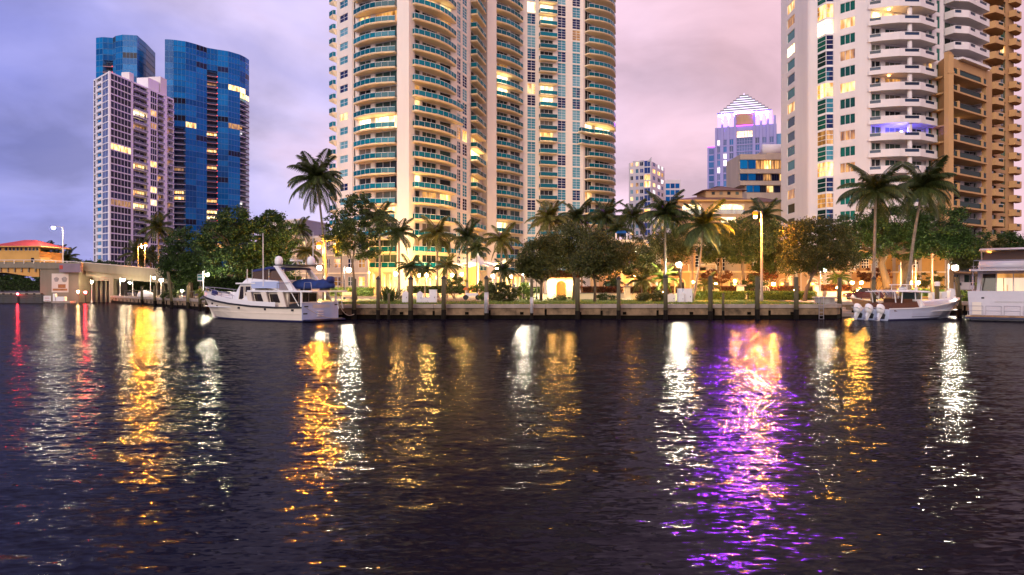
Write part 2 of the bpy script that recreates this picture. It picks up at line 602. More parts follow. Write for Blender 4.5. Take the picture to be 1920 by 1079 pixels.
pm('bougainvillea_wood', (0.12, 0.06, 0.035), 0.9, 0.2)
pm('orange_cloth', (0.62, 0.16, 0.03), 0.8, 0.1)
pm('striped_light', (0.75, 0.75, 0.78), 0.8, 0.03)
pm('striped_dark', (0.03, 0.05, 0.14), 0.8, 0.03)
pm('car_paint', (0.02, 0.02, 0.05), 0.18, 0.05)
pm('car_red', (0.05, 0.010, 0.012), 0.18, 0.05)
pm('rope', (0.45, 0.38, 0.28), 0.9, 0.1)
pm('tent_white', (0.80, 0.78, 0.72), 0.8, 0.03)
pm('mural_base', (0.58, 0.55, 0.50), 0.8, 0.05)
pm('mural_grey', (0.30, 0.30, 0.30), 0.8, 0.2, 2.0)
pm('mural_brown', (0.36, 0.16, 0.06), 0.8, 0.2, 2.0)
pm('sign_purple', (0.16, 0.12, 0.18), 0.5, 0.1)
pm('sign_teal', (0.02, 0.16, 0.15), 0.5, 0.05)
rail_mat('rail_glass', (0.002, 0.15, 0.22), (0.06, 0.50, 0.58), 0.75)
rail_mat('rail_navy', (0.02, 0.045, 0.10), (0.15, 0.25, 0.4), 0.8)
rail_mat('rail_green', (0.004, 0.030, 0.030), (0.05, 0.2, 0.2), 0.93, 0.06)
rail_mat('rail_clear', (0.30, 0.32, 0.42), (0.7, 0.72, 0.8), 0.5)
rail_mat('curtain_plastic', (0.25, 0.17, 0.12), (0.6, 0.45, 0.3), 0.55)
pane_mat('glass_teal', [(0.0, (0.003, 0.006, 0.05)), (0.2, (0.005, 0.02, 0.11)), (0.30, (0.015, 0.15, 0.24)), (0.55, (0.05, 0.27, 0.37)), (0.8, (0.18, 0.40, 0.48)), (1.0, (0.10, 0.32, 0.44))])
pane_mat('glass_door', spec=0.25, stops=[(0.0, (0.012, 0.014, 0.02)), (0.35, (0.03, 0.035, 0.035)), (0.55, (0.03, 0.085, 0.08)), (0.8, (0.10, 0.13, 0.11)), (1.0, (0.20, 0.17, 0.14))])
pane_mat('glass_navy', spec=0.15, stops=[(0.0, (0.004, 0.004, 0.016)), (0.5, (0.008, 0.010, 0.04)), (1.0, (0.016, 0.025, 0.09))])
pane_mat('glass_sky', spec=0.2, stops=[(0.0, (0.02, 0.04, 0.15)), (0.5, (0.03, 0.07, 0.24)), (1.0, (0.06, 0.11, 0.32))])
pane_mat('glass_blue', [(0.0, (0.002, 0.06, 0.22)), (0.3, (0.003, 0.11, 0.35)), (0.7, (0.004, 0.15, 0.44)), (1.0, (0.006, 0.20, 0.52))], spec=0.12, scale=(2.4, 2.4, 0.2))
pane_mat('glass_green', [(0.0, (0.004, 0.012, 0.012)), (0.3, (0.006, 0.04, 0.035)), (0.7, (0.008, 0.10, 0.075)), (1.0, (0.012, 0.16, 0.12))])
lit_mat('lit_warm', (0.75, 0.30, 0.06), (1.0, 0.72, 0.30), 1.6)
lit_mat('lit_bright', (1.0, 0.62, 0.22), (1.0, 0.86, 0.50), 3.2)
lit_mat('lit_dim', (0.40, 0.16, 0.035), (0.75, 0.36, 0.09), 0.8)
lit_mat('lit_white', (0.62, 0.55, 0.62), (1.0, 0.92, 0.85), 1.6)
lit_mat('lit_arcade', (1.0, 0.50, 0.10), (1.0, 0.74, 0.30), 3.0)
leaf_mat('leaf_dark', (0.0144, 0.0336, 0.0096), (0.0288, 0.0660, 0.0144), (0.0720, 0.1320, 0.0240))
leaf_mat('leaf_mid', (0.0250, 0.0475, 0.0112), (0.0625, 0.0938, 0.0225), (0.1250, 0.1500, 0.0350))
leaf_mat('leaf_olive', (0.0297, 0.0405, 0.0108), (0.0675, 0.0810, 0.0203), (0.1485, 0.1350, 0.0338))
leaf_mat('leaf_bright', (0.0580, 0.1015, 0.0174), (0.1305, 0.1885, 0.0290), (0.2320, 0.2900, 0.0435))  # lamplight on hedges and shrubs is partly put into this leaf colour
leaf_mat('leaf_red', (0.08, 0.02, 0.01), (0.17, 0.045, 0.02), (0.10, 0.07, 0.02))
leaf_mat('leaf_palm', (0.0225, 0.0400, 0.0125), (0.0500, 0.0750, 0.0200), (0.1000, 0.1125, 0.0312))
leaf_mat('leaf_palm_lit', (0.0650, 0.0715, 0.0156), (0.1300, 0.1300, 0.0260), (0.2080, 0.1820, 0.0390))  # palm leaf brightened to gold: lamplight put into the frond colour

glow('glow_warm', (1.0, 0.56, 0.14), 950)
glow('glow_white', (1.0, 0.88, 0.66), 1100)
glow('glow_orange', (1.0, 0.32, 0.025), 9500)
glow('glow_sodium', (1.0, 0.31, 0.025), 13000)
glow('glow_bowl', (1.0, 0.30, 0.02), 1.1)
glow('glow_sconce', (1.0, 0.52, 0.12), 520)
glow('glow_garden', (1.0, 0.44, 0.06), 900)
glow('glow_violet', (0.12, 0.10, 1.0), 260)
glow('glow_amber', (1.0, 0.45, 0.08), 60)
glow('glow_dimamber', (1.0, 0.40, 0.10), 12)
glow('glow_red', (1.0, 0.03, 0.04), 330)
glow('glow_redlamp', (1.0, 0.08, 0.10), 1.6)
glow('glow_flame', (1.0, 0.55, 0.2), 250)
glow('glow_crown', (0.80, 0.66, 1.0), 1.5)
glow('glow_streak', (0.33, 0.02, 1.0), 5200)
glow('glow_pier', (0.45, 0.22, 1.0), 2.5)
glow('glow_magenta', (0.8, 0.10, 1.0), 3)
pm('crown_white', (0.75, 0.74, 0.78), 0.6, 0.04)
pm('canvas_sky', (0.01, 0.14, 0.50), 0.7, 0.08)
pm('gel_skylit2', (0.52, 0.58, 0.76), 0.2, 0.03)
pm('smoked_green', (0.05, 0.09, 0.08), 0.08, 0.2)
glow('glow_bridge', (1.0, 0.80, 0.48), 230)
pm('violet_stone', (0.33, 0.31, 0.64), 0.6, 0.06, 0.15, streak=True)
pm('pole_grey', (0.24, 0.22, 0.20), 0.6, 0.06)
pm('gel_grey', (0.56, 0.54, 0.58), 0.25, 0.05)
# ================================================================== setting: water, ground, lawn, paths
LAND = 1.27
struct('river_water', MB().add([(-1500, -150, 0), (1500, -150, 0), (1500, 900, 0), (-1500, 900, 0)], [(0, 1, 2, 3)]), 'river')
shore = [(-3000, 330), (-400, 250), (-120, 190), (-82, 168), (-76, 129), (-17, 61), (28, 61), (29.2, 61.4), (30.0, 62.4), (30.3, 64), (30.3, 72), (400, 72), (3000, 90)]
g = [(x, y + 0.3, LAND) for x, y in shore] + [(3000, 5000, LAND), (-3000, 5000, LAND)]
struct('ground', MB().add(g, [tuple(range(len(g)))]), 'soil')
struct('lawn', MB().add([(-16.2, 62.0, LAND + .004), (27.5, 62.0, LAND + .004), (29.3, 63, LAND + .004), (29.5, 78, LAND + .004), (38, 84, LAND + .004), (38, 90, LAND + .004), (-36, 90, LAND + .004)], [tuple(range(7))]), 'grass')
struct('sand_path', MB().add([(-8.2, 64.5, LAND + .008), (-3.4, 63.6, LAND + .008), (-3.0, 70, LAND + .008), (-4.5, 92, LAND + .008), (-12, 92, LAND + .008), (-9, 70, LAND + .008)], [tuple(range(6))]), 'brick_red')
struct('garden_path', MB().box(-36, 60, 90.5, 94, LAND, LAND + .012), 'paving')
struct('tower_forecourt', MB().add([(-40, 96, LAND + .004), (60, 96, LAND + .004), (60, 200, LAND + .004), (-40, 200, LAND + .004)], [(0, 1, 2, 3)]), 'paving')
struct('bank_path', MB().add([(-74, 130.5, LAND + .004), (-16.5, 64.5, LAND + .004), (-14, 68, LAND + .004), (-66, 134, LAND + .004)], [(0, 1, 2, 3)]), 'paving')
struct('dock_ground', MB().add([(31, 72.8, LAND + .004), (90, 72.8, LAND + .004), (90, 90, LAND + .004), (31, 90, LAND + .004)], [(0, 1, 2, 3)]), 'paving')
struct('river_bed', MB().add([(-1500, -150, -4), (1500, -150, -4), (1500, 900, -4), (-1500, 900, -4)], [(0, 1, 2, 3)]), 'soil')


def seawall(name_label, pts, n_panels, cat='seawall', top=LAND + 0.03, capz=0.33, tide=0.36):
    t = thing('seawall', name_label, 'sea wall', (pts[0][0], pts[0][1], 0))
    rnd = random.Random(len(pts) + n_panels)
    for k, (a, b) in enumerate(zip(pts[:-1], pts[1:])):
        fc = Face(a, b)
        n = max(1, round(n_panels * fc.len / sum((Vector(q) - Vector(p)).length for p, q in zip(pts[:-1], pts[1:]))))
        for i in range(n):
            s0, s1 = fc.len * i / n, fc.len * (i + 1) / n
            gp = 0.02 if n > 1 else 0.0
            dj = rnd.uniform(-0.02, 0.02)
            W('wall_panel', MB().fbox(fc, s0 + gp, s1 - gp, -0.6, 0.0 + dj, -0.6, top - capz), 'wall_concrete', t)
            W('tide_band', MB().fbox(fc, s0, s1, -0.5, 0.035, -0.7, tide + rnd.uniform(-.05, .05)), 'algae', t)
            W('cap', MB().fbox(fc, s0 + gp * .6, s1 - gp * .6, -0.62, 0.12 + dj * .4, top - capz + .004, top + rnd.uniform(-.012, .012)), 'cap_concrete', t)
            if n > 1:      # weep holes and tie rods
                sm = (s0 + s1) / 2 + rnd.uniform(-.8, .8)
                W('tie_plate', MB().fbox(fc, sm - .16, sm + .16, 0.0, 0.07, 0.38, 0.62), 'algae', t)
                W('joint_post', MB().fbox(fc, s0 - .09, s0 + .09, -.02, 0.09, -0.5, top - capz - rnd.uniform(.05, .3)), 'algae', t)
    return t


seawall('low concrete sea wall with pale cap along the lawn, between the yacht and the steps', [(-17, 61), (28, 61), (29.2, 61.4), (30.0, 62.4), (30.3, 64), (30.3, 72)], 12)
seawall('weathered brownish sea wall running back from the yacht bow to the bridge', [(-76, 129), (-17, 61)], 16)
seawall('dark sea wall of the boat basin behind the centre console boat', [(30.3, 72), (100, 72)], 12)
seawall('distant dark sea wall seen through the opening under the bridge', [(-400, 250), (-120, 190), (-82, 168), (-76, 129)], 20)

# landing steps beside the rounded corner
t = thing('landing_steps', 'pale concrete steps descending to the water right of the rounded sea wall corner', 'steps', (32, 69, 0))
for i in range(5):
    W('step', MB().box(30.35, 33.4, 66.0 + i * 1.15, 71.9, -0.5 if i == 0 else 0.1 + i * 0.24 + .003, 0.10 + (i + 1) * 0.24), 'cap_concrete', t)

# ------------------------------------------------------------------ mooring piles
PILE_N = [0]


def pile(px, ytop, Y, r=0.17, label='', tilt=0.0, cap='cap', wet=0.75, sleeve=None, group='mooring piles along the sea wall'):
    x = (px - CX) / F_PX * Y
    zt = zz(ytop, Y)
    t = thing('mooring_pile', label, 'mooring pile', (x, Y, 0), 0, group)
    rnd = random.Random(int(px))
    dx = tilt
    m = MB().tube([(dx * .0, 0, wet), (dx * .5, 0, (wet + zt) / 2), (dx, 0, zt)], [r * 1.04, r, r * .97], 10)
    LO('post', m, 'pile_wood', t, smooth=True)
    LO('wet_foot', MB().tube([(-dx * .3, 0, -1.5), (0, 0, 0.2), (dx * .02, 0, wet + rnd.uniform(-.05, .15))], r * 1.10, 10), 'pile_wet', t, smooth=True)
    if cap == 'cap':
        LO('cap', MB().lathe([(r * 1.2, zt - .10), (r * 1.22, zt + .02), (r * .25, zt + .2), (0.01, zt + .22)], 10, (dx, 0, 0)), 'cap_dark', t)
    elif cap == 'white':
        LO('cap', MB().lathe([(r * 1.25, zt - .38), (r * 1.27, zt), (r * 1.0, zt + .05), (0.01, zt + .06)], 10, (dx, 0, 0)), 'box_white', t)
    else:
        LO('cap', MB().lathe([(r * 1.0, zt - .01), (r * .8, zt + .03), (.01, zt + .035)], 10, (dx, 0, 0)), 'pile_wood', t)
    if sleeve:
        LO('sleeve', MB().tube([(0, 0, .55), (0, 0, zz(sleeve, Y))], r * 1.13, 10), 'sleeve', t, smooth=True)
    return t


for px, yt, r, cap, sl, lab in [
        (664, 524, .2, 'flat', None, 'thick greenish mooring pile right beside the yacht stern'),
        (709, 523, .16, 'cap', None, 'capped mooring pile in front of the spiky shrub'),
        (729, 551, .11, 'flat', None, 'short thin mooring stub in front of the spiky shrub'),
        (770, 523, .21, 'cap', None, 'capped mooring pile beside the white power pedestals'),
        (832, 522, .2, 'cap', None, 'capped mooring pile right of the white power pedestals'),
        (912, 522, .17, 'cap', 549, 'capped pile with pale sleeve left of the round shrub'),
        (997, 524, .13, 'flat', 558, 'slim pile with narrow white sleeve left of the gatehouse'),
        (1083, 523, .2, 'flat', None, 'flat topped pile in front of the gatehouse right side'),
        (1160, 523, .17, 'cap', None, 'capped pile left of the pale garden pillar'),
        (1248, 520, .18, 'cap', None, 'capped pile just left of the white utility cabinets'),
        (1332, 519, .2, 'flat', None, 'flat topped pile right of the white utility cabinets'),
        (1356, 551, .11, 'flat', None, 'short thin mooring stub before the clipped hedge'),
        (1420, 520, .2, 'flat', None, 'flat topped pile directly before the tall concrete street lamp'),
        (1493, 521, .2, 'flat', None, 'flat topped pile left of the leaning forked tree')]:
    pile(px, yt, 60.2, r, lab, cap=cap, sleeve=sl)
for px, yt, Y, r, cap, lab in [
        (1574, 522, 63.5, .2, 'flat', 'dark pile standing at the landing steps'),
        (1638, 523, 62.5, .19, 'cap', 'dark capped pile behind the outboard engines'),
        (1757, 530, 66.5, .2, 'white', 'pile with white cap behind the centre console windscreen'),
        (1799, 521, 66.0, .21, 'flat', 'dark leaning pile between the two boats on the right')]:
    pile(px, yt, Y, r, lab, cap=cap, tilt=-0.25 if px == 1799 else 0)
for px, yt, Y, lab in [(266, 538, 109, 'leftmost slim pile along the receding wall near the bridge'), (290, 537, 103, 'brown pile next to the white dinghy cover by the bridge'),
                       (306, 538, 99, 'pale pile right of the dinghy cover'), (352, 537, 90, 'pale pile below the dark round trees'),
                       (375, 538, 84, 'dark pile beneath the teal sign left of the yacht bow'), (388, 541, 80, 'dark pile touching the yacht bow rail')]:
    pile(px, yt, Y, .19, lab, cap='flat', group='mooring piles along the receding wall')
pile(322, 511, 95, .2, 'tall leaning pale pile near the bridge end', cap='flat', tilt=-0.5, group='mooring piles along the receding wall')

# ================================================================== bascule bridge (10 px to the metre at its face)
BY = 128.0


def bx(px):
    return (px - CX) / 10.0


def bz(py):
    return CAM_H + (CY - py) / 10.0


t = thing('river_bridge', 'concrete bascule bridge with pale spans and a squat pier on the left', 'bridge', (bx(120), BY, 0))
# decks
W('deck', MB().box(bx(-420), bx(74), BY, BY + 14, bz(497) + .01, bz(492)), 'bridge_paint', t)
W('fascia', MB().box(bx(-420), bx(75), BY - .25, BY - .01, bz(503), bz(494)), 'bridge_paint', t)
for i in range(8):      # bascule leaf girders with stiffeners, haunched towards the pier
    pass
m = MB()
m.add([(bx(-420), BY + .2, bz(512)), (bx(10), BY + .2, bz(512)), (bx(60), BY + .2, bz(520)), (bx(72), BY + .2, bz(520)), (bx(72), BY + .2, bz(503) - .01), (bx(-420), BY + .2, bz(503) - .01),
       (bx(-420), BY + .6, bz(512)), (bx(10), BY + .6, bz(512)), (bx(60), BY + .6, bz(520)), (bx(72), BY + .6, bz(520)), (bx(72), BY + .6, bz(503) - .01), (bx(-420), BY + .6, bz(503) - .01)],
      [(0, 1, 2, 3, 4, 5), (11, 10, 9, 8, 7, 6)] + [(i, i + 6, (i + 1) % 6 + 6, (i + 1) % 6) for i in range(6)])
W('girder', m, 'ochre', t)  # orange lamplight on the girder is put into its colour
for i in range(14):
    x = bx(66 - i * 13)
    W('stiffener', MB().box(x - .09, x + .09, BY - .02, BY + .19, bz(511), bz(503) - .012), 'bridge_paint', t)
W('cross_beam', MB().box(bx(-420), bx(70), BY + 5, BY + 6, bz(515), bz(498)), 'dark_steel', t)
# pier
W('pier', MB().box(bx(82), bx(154), BY - 1.0, BY + 15, -1, bz(505)), 'bridge_paint', t)
W('pier_side', MB().box(bx(74), bx(82) - .01, BY + .4, BY + 15, -1, bz(505) - .01), 'concrete', t)
W('pier_cap', MB().box(bx(72), bx(160), BY - 1.3, BY + 15.2, bz(505) + .003, bz(494)), 'bridge_paint', t)
W('bearing', MB().box(bx(124), bx(163), BY - 2.0, BY - 1.32, bz(512), bz(496)), 'sign_purple', t)
W('bearing_mark', MB().box(bx(125), bx(131), BY - 2.03, BY - 2.005, bz(506), bz(499)), 'roof_red', t)
# approach span over the white columns, falling gently to the bank
for i, (a, b, ya, yb) in enumerate([(160, 206, 495, 499), (206, 320, 499, 509), (320, 420, 509, 516)]):
    x0, x1 = bx(a), bx(b) - .02
    for nm, y0, y1, h0, h1, mt in [('deck', BY - .2, BY + 14, 7, 0, 'bridge_paint'), ('edge_beam', BY - .6, BY - .22, 14, -1.5, 'bridge_paint'), ('beam', BY + .1, BY + 1.0, 24 if i < 2 else 14, 7.2, 'bridge_paint'), ('beam', BY + 6, BY + 7, 24 if i < 2 else 14, 7.2, 'concrete')]:
        W(nm, MB().hexa([(x0, y0, bz(ya + h0)), (x1, y0, bz(yb + h0)), (x1, y1, bz(yb + h0)), (x0, y1, bz(ya + h0)), (x0, y0, bz(ya + h1)), (x1, y0, bz(yb + h1)), (x1, y1, bz(yb + h1)), (x0, y1, bz(ya + h1))]), mt, t)
W('bent_cap', MB().box(bx(160), bx(204), BY + 2.2, BY + 3.6, bz(527), bz(520)), 'concrete', t)
for i, px in enumerate((164, 173, 182, 191, 200)):
    W('column', MB().lathe([(.24, -1), (.24, bz(527))], 10, (bx(px), BY + 2.9, 0)), 'bridge_paint', t, True)
W('column', MB().box(bx(204), bx(212), BY + .05, BY + 1.2, -1, bz(517)), 'bridge_paint', t)
for px in (270, 282, 294, 304, 314):
    W('column', MB().box(bx(px), bx(px + 4.5), BY + 4, BY + 5, .9, bz(528)), 'bridge_paint', t)
W('bent_cap', MB().box(bx(264), bx(318), BY + 3.6, BY + 5.4, bz(528) + .004, bz(522)), 'bridge_paint', t)
# railing
pts = [(-420, 490), (75, 488.5), (160, 493), (206, 497), (320, 507), (420, 514)]
for (a, ya), (b, yb) in zip(pts[:-1], pts[1:]):
    W('rail', MB().tube([(bx(a), BY - .35, bz(ya)), (bx(b), BY - .35, bz(yb))], .07, 6), 'pole_paint', t)
    n = max(1, int((b - a) / 18))
    for k in range(n):
        x, y = a + (b - a) * (k + .5) / n, ya + (yb - ya) * (k + .5) / n
        W('rail_post', MB().box(bx(x) - .06, bx(x) + .06, BY - .42, BY - .28, bz(y + 7), bz(y) - .05), 'pole_paint', t)
# mural panel on the pier
t2 = thing('pier_mural', 'pale painted mural panel of trees and a house on the bridge pier', 'mural', (bx(120), BY - 1.05, bz(548)))
W('panel', MB().box(bx(104), bx(135), BY - 1.06, BY - 1.005, bz(549), bz(514)), 'mural_base', t2)
for k, (px, py, r) in enumerate([(113, 525, 4.6), (128, 525, 5.2)]):
    m = MB()
    m.prism([(bx(px + r * math.cos(a) * (1 + .18 * math.sin(5 * a))), bz(py) + r / 10 * math.sin(a)) for a in [2 * math.pi * i / 14 for i in range(14)]], 0, .012)
    m.v = [Vector((q.x, BY - 1.063 - q.z, q.y)) for q in m.v]
    W('painted_tree', m, 'mural_grey', t2)
W('painted_house', MB().box(bx(116), bx(130), BY - 1.075, BY - 1.063, bz(541), bz(534)), 'mural_brown', t2)
W('painted_ground', MB().box(bx(106), bx(133), BY - 1.072, BY - 1.063, bz(546), bz(542)), 'mural_brown', t2)

# fender and pier dolphin at the water
t = thing('pier_fender', 'long dark timber fender at the water below the bridge pier', 'fender', (bx(60), BY - 4, 0))
for k in range(5):
    W('timber', MB().box(bx(-60), bx(111), BY - 4.4, BY - 4.0, -.2 + k * .36, .10 + k * .36), 'cap_dark', t)
for k in range(12):
    W('fender_pile', MB().lathe([(.2, -1), (.2, 1.75)], 8, (bx(-50 + k * 14), BY - 3.7, 0)), 'pile_wet', t)
t = thing('fender_sign', 'small white notice board on the timber fender', 'sign', (bx(118), BY - 4.2, 0))
W('board', MB().box(bx(111), bx(124), BY - 4.3, BY - 4.2, bz(565), bz(555)), 'box_white', t)
for i in range(3):
    W('notice_line', MB().box(bx(113), bx(122), BY - 4.32, BY - 4.305, bz(557 + i * 3) - .08, bz(557 + i * 3)), 'roof_red', t)
W('post', MB().box(bx(117), bx(118), BY - 4.19, BY - 4.1, -1, bz(555)), 'cap_dark', t)
t = thing('landing_float', 'small white float with a light beside the red navigation lamp', 'float', (bx(145), BY - 4.5, 0))
W('float_deck', MB().box(bx(131), bx(165), BY - 5.2, BY - 3.6, -.1, .35), 'cap_concrete', t)
W('float_box', MB().box(bx(138), bx(153), BY - 4.9, BY - 4.2, .353, 1.15), 'box_white', t)
W('float_frame', MB().box(bx(132), bx(136), BY - 4.9, BY - 4.3, .353, 1.7), 'box_white', t)

# bridge tender house
hx0, hx1 = bx(-12), bx(68)
t = thing('bridge_tender_house', 'ochre bridge tender house with red hipped roof on the left', 'building', (bx(30), BY + 3, bz(493)))
hy0, hy1 = BY + .8, BY + 7.5
W('wall', MB().box(hx0, hx1, hy0, hy1, bz(493), bz(472)), 'ochre', t)
fc = Face((hx0, hy0), (hx1, hy0))
cols = []
for k, px in enumerate((-9, 2.5, 10, 17, 24, 31, 40, 47, 54, 61)):
    cols.append((bx(px) - hx0, bx(px + 5.6) - hx0, [(bz(470.5), bz(463.5))]))
m = MB()
wall_on(m, fc, bz(472) + .003, bz(462), .3, cols)
W('window_band', m, 'ochre', t)
for a, b, o in cols:
    window(t, fc, a, b, bz(470.5), bz(463.5), 1, 1, -.12, 'glass_navy', 'white_frame')
ov = 1.0
zr, ze = bz(448), bz(462)
W('roof', MB().add([(hx0 - ov, hy0 - ov, ze), (hx1 + ov, hy0 - ov, ze), (hx1 + ov, hy1 + ov, ze), (hx0 - ov, hy1 + ov, ze), (hx0 + 2.9, (hy0 + hy1) / 2, zr), (hx1 - 2.9, (hy0 + hy1) / 2, zr)],
                  [(3, 2, 1, 0), (0, 1, 5, 4), (1, 2, 5), (2, 3, 4, 5), (3, 0, 4)]), 'roof_red', t)
W('eave', MB().box(hx0 - ov, hx1 + ov, hy0 - ov, hy1 + ov, ze - .2, ze - .004), 'ochre', t)
W('porch', MB().box(bx(62), bx(74), BY + .3, BY + 3, bz(493), bz(483)), 'ochre', t)
W('porch_door', MB().box(bx(53), bx(61.6), hy0 - .06, hy0 - .004, bz(493), bz(484)), 'glass_navy', t)
# ================================================================== central condominium tower
LEV = [6.75, 9.9, 13.05, 16.3] + [19.5 + 3.0 * k for k in range(22)]
TOP = LEV[-1] + 3.0


def flo(py, Y, levs=LEV):      # floor seen at picture row py on a facade at depth Y
    z = zz(py, Y)
    return max([i for i, l in enumerate(levs) if l <= z] or [0])


t = thing('condo_tower', 'tall cream condominium tower with curved teal glass balconies in the centre', 'tower', (-8, 150, LAND))
fB = Face(pt(631, 147), pt(660, 143))
fD = Face(pt(668, 140.5), pt(747, 135.5))
fE = Face(pt(747, 133.6), pt(766, 132.6))
fF = Face(pt(766, 134), pt(856, 144))
fG = Face(pt(856, 146), pt(880, 152))
fH = Face(pt(880, 153), pt(905, 164))
fI = Face(pt(912, 165), pt(978, 174))
fJ = Face(pt(978, 175), pt(1094, 180))
fN = Face(pt(1094, 180), pt(1152, 190))
wall = MB()
rnd = random.Random(3)


def openings(fc, px0, px1, h0, h1, levs=LEV):
    return (fc.at(px0), fc.at(px1), [(l + h0, l + h1) for l in levs])


def put_windows(root, fc, cols, nx, ny, litmap, glass, lit_p=0.0, frame='white_frame', d=-.14, name='window', levs=LEV):
    for c, (a, b, ops) in enumerate(cols):
        for i, (zb, zt) in enumerate(ops):
            gl = litmap.get((c, i))
            if gl is None:
                gl = rnd.choice(('lit_warm', 'lit_warm', 'lit_dim')) if rnd.random() < lit_p else glass
            window(root, fc, a, b, zb, zt, nx if isinstance(nx, int) else nx[c], ny, d, gl, frame, name)


Z0 = LAND - 1
# B strip
cB = [openings(fB, 637, 652, .85, 2.35)]
wall_on(wall, fB, Z0, TOP, .5, cB)
put_windows(t, fB, cB, 2, 2, {(0, flo(215, 145)): 'lit_warm'}, 'glass_teal', .0)
fC = Face(fB.B + fB.n * -.8, fD.A + fD.n * -.3)
wall.fbox(fC, -.3, fC.len + .3, -.6, 0, Z0, TOP)
# D stack
cD = [openings(fD, 673, 695, .05, 2.6), openings(fD, 703, 744, .05, 2.62)]
wall_on(wall, fD, Z0, TOP, .5, cD)
put_windows(t, fD, cD, (2, 3), 1, {(0, flo(238, 138)): 'lit_bright', (1, flo(238, 138)): 'lit_bright', (1, flo(45, 138)): 'lit_dim', (1, flo(395, 138)): 'lit_warm', (0, flo(45, 138)): 'lit_warm'}, 'glass_door', .08, name='balcony_door', d=-.3)
wall.fbox(fE, -.3, fE.len + .1, -2.0, 0, Z0, TOP)
# F stack
cF = [openings(fF, 772, 788, .05, 2.6), openings(fF, 792, 819, .05, 2.62), openings(fF, 825, 846, .05, 2.6)]
wall_on(wall, fF, Z0, TOP, .5, cF)
put_windows(t, fF, cF, (2, 3, 1), 1, {(0, flo(345, 138)): 'lit_bright', (1, flo(15, 138)): 'lit_warm', (2, flo(20, 140)): 'lit_bright', (1, flo(372, 138)): 'lit_dim'}, 'glass_door', .08, name='balcony_door', d=-.3)
# G strips
cG = [openings(fG, 857.5, 864, .25, 2.75), openings(fG, 867.5, 876, .25, 2.75)]
wall_on(wall, fG, Z0, TOP, .5, cG)
put_windows(t, fG, cG, (2, 2), 4, {(1, flo(262, 150)): 'lit_warm', (0, flo(245, 150)): 'lit_dim'}, 'glass_teal', .03)
# H stack
cH = [openings(fH, 883, 899, .05, 2.6)]
wall_on(wall, fH, Z0, TOP, .5, cH)
put_windows(t, fH, cH, 2, 1, {(0, flo(290, 158)): 'lit_bright', (0, flo(345, 158)): 'lit_warm', (0, flo(60, 158)): 'lit_dim'}, 'glass_door', .12, name='balcony_door', d=-.3)
wall.fbox(Face(pt(905, 164), pt(912, 163)), -.1, 2.2, -2.5, .4, Z0, TOP)
# I stack
cI = [openings(fI, 914, 927, .05, 2.6), openings(fI, 932, 952, .05, 2.62), openings(fI, 957, 975, .05, 2.6)]
wall_on(wall, fI, Z0, TOP, .5, cI)
put_windows(t, fI, cI, (1, 3, 2), 1, {(1, flo(155, 168)): 'lit_bright', (0, flo(148, 168)): 'lit_bright', (1, flo(180, 168)): 'lit_bright', (1, flo(130, 168)): 'lit_dim', (1, flo(430, 168)): 'lit_bright'}, 'glass_door', .07, name='balcony_door', d=-.3)
# J K L M
cJ = [openings(fJ, 989, 1004, .2, 2.85), openings(fJ, 1013, 1037, .05, 2.5), openings(fJ, 1046, 1061, .2, 2.85), openings(fJ, 1073.5, 1088, .2, 2.85)]
wall_on(wall, fJ, Z0, TOP, .6, cJ)
litJ = {(0, flo(18, 176)): 'lit_bright', (0, flo(170, 176)): 'lit_warm', (1, flo(16, 177)): 'lit_bright', (1, flo(38, 177)): 'lit_bright', (1, flo(170, 177)): 'lit_bright', (1, flo(192, 177)): 'lit_bright', (1, flo(257, 177)): 'lit_warm', (3, flo(60, 177)): 'lit_dim'}
for c in range(4):
    put_windows(t, fJ, [cJ[c]], 3 if c == 1 else 2, 1 if c == 1 else 4, {(0, i): g for (cc, i), g in litJ.items() if cc == c}, 'glass_door' if c == 1 else 'glass_teal', .0, name='balcony_door' if c == 1 else 'window', d=-.3 if c == 1 else -.16)
# N stack
cN = [openings(fN, 1097, 1110, .05, 2.6), openings(fN, 1116, 1143, .05, 2.62)]
wall_on(wall, fN, Z0, TOP, .5, cN)
put_windows(t, fN, cN, (2, 3), 1, {(0, flo(240, 183)): 'lit_bright', (1, flo(240, 185)): 'lit_bright', (0, flo(380, 183)): 'lit_warm'}, 'glass_door', .07, name='balcony_door', d=-.3)
fS = Face(fN.B, fN.B + Vector((3, 22)))
wall.fbox(fS, 0, fS.len, -.5, 0, Z0, TOP)
W('wall', wall, 'cream_wall', t)
# floor plates and core behind the glass, seen from outside as ceilings
core = MB()
plan = [fB.A, fB.B, fD.A, fD.B, fE.A, fE.B, fF.A, fF.B, fG.B, fH.B, fI.A, fI.B, fJ.B, fN.B, fN.B + Vector((3, 22)), fB.A + Vector((4, 45))]
ins = []
for f_ in (fB, fD, fF, fG, fH, fI, fJ, fN):
    ins += [f_.w(.3, -1.1), f_.w(f_.len - .3, -1.1)]
ins += [fN.B + Vector((1, 20)), fB.A + Vector((6, 44))]
core.prism([(p.x, p.y) for p in ins], LAND, TOP - .3)
W('core', core, 'pale_grey', t)
W('roof', MB().prism([(p.x, p.y) for p in plan], TOP - .29, TOP + .4), 'cream_wall', t)
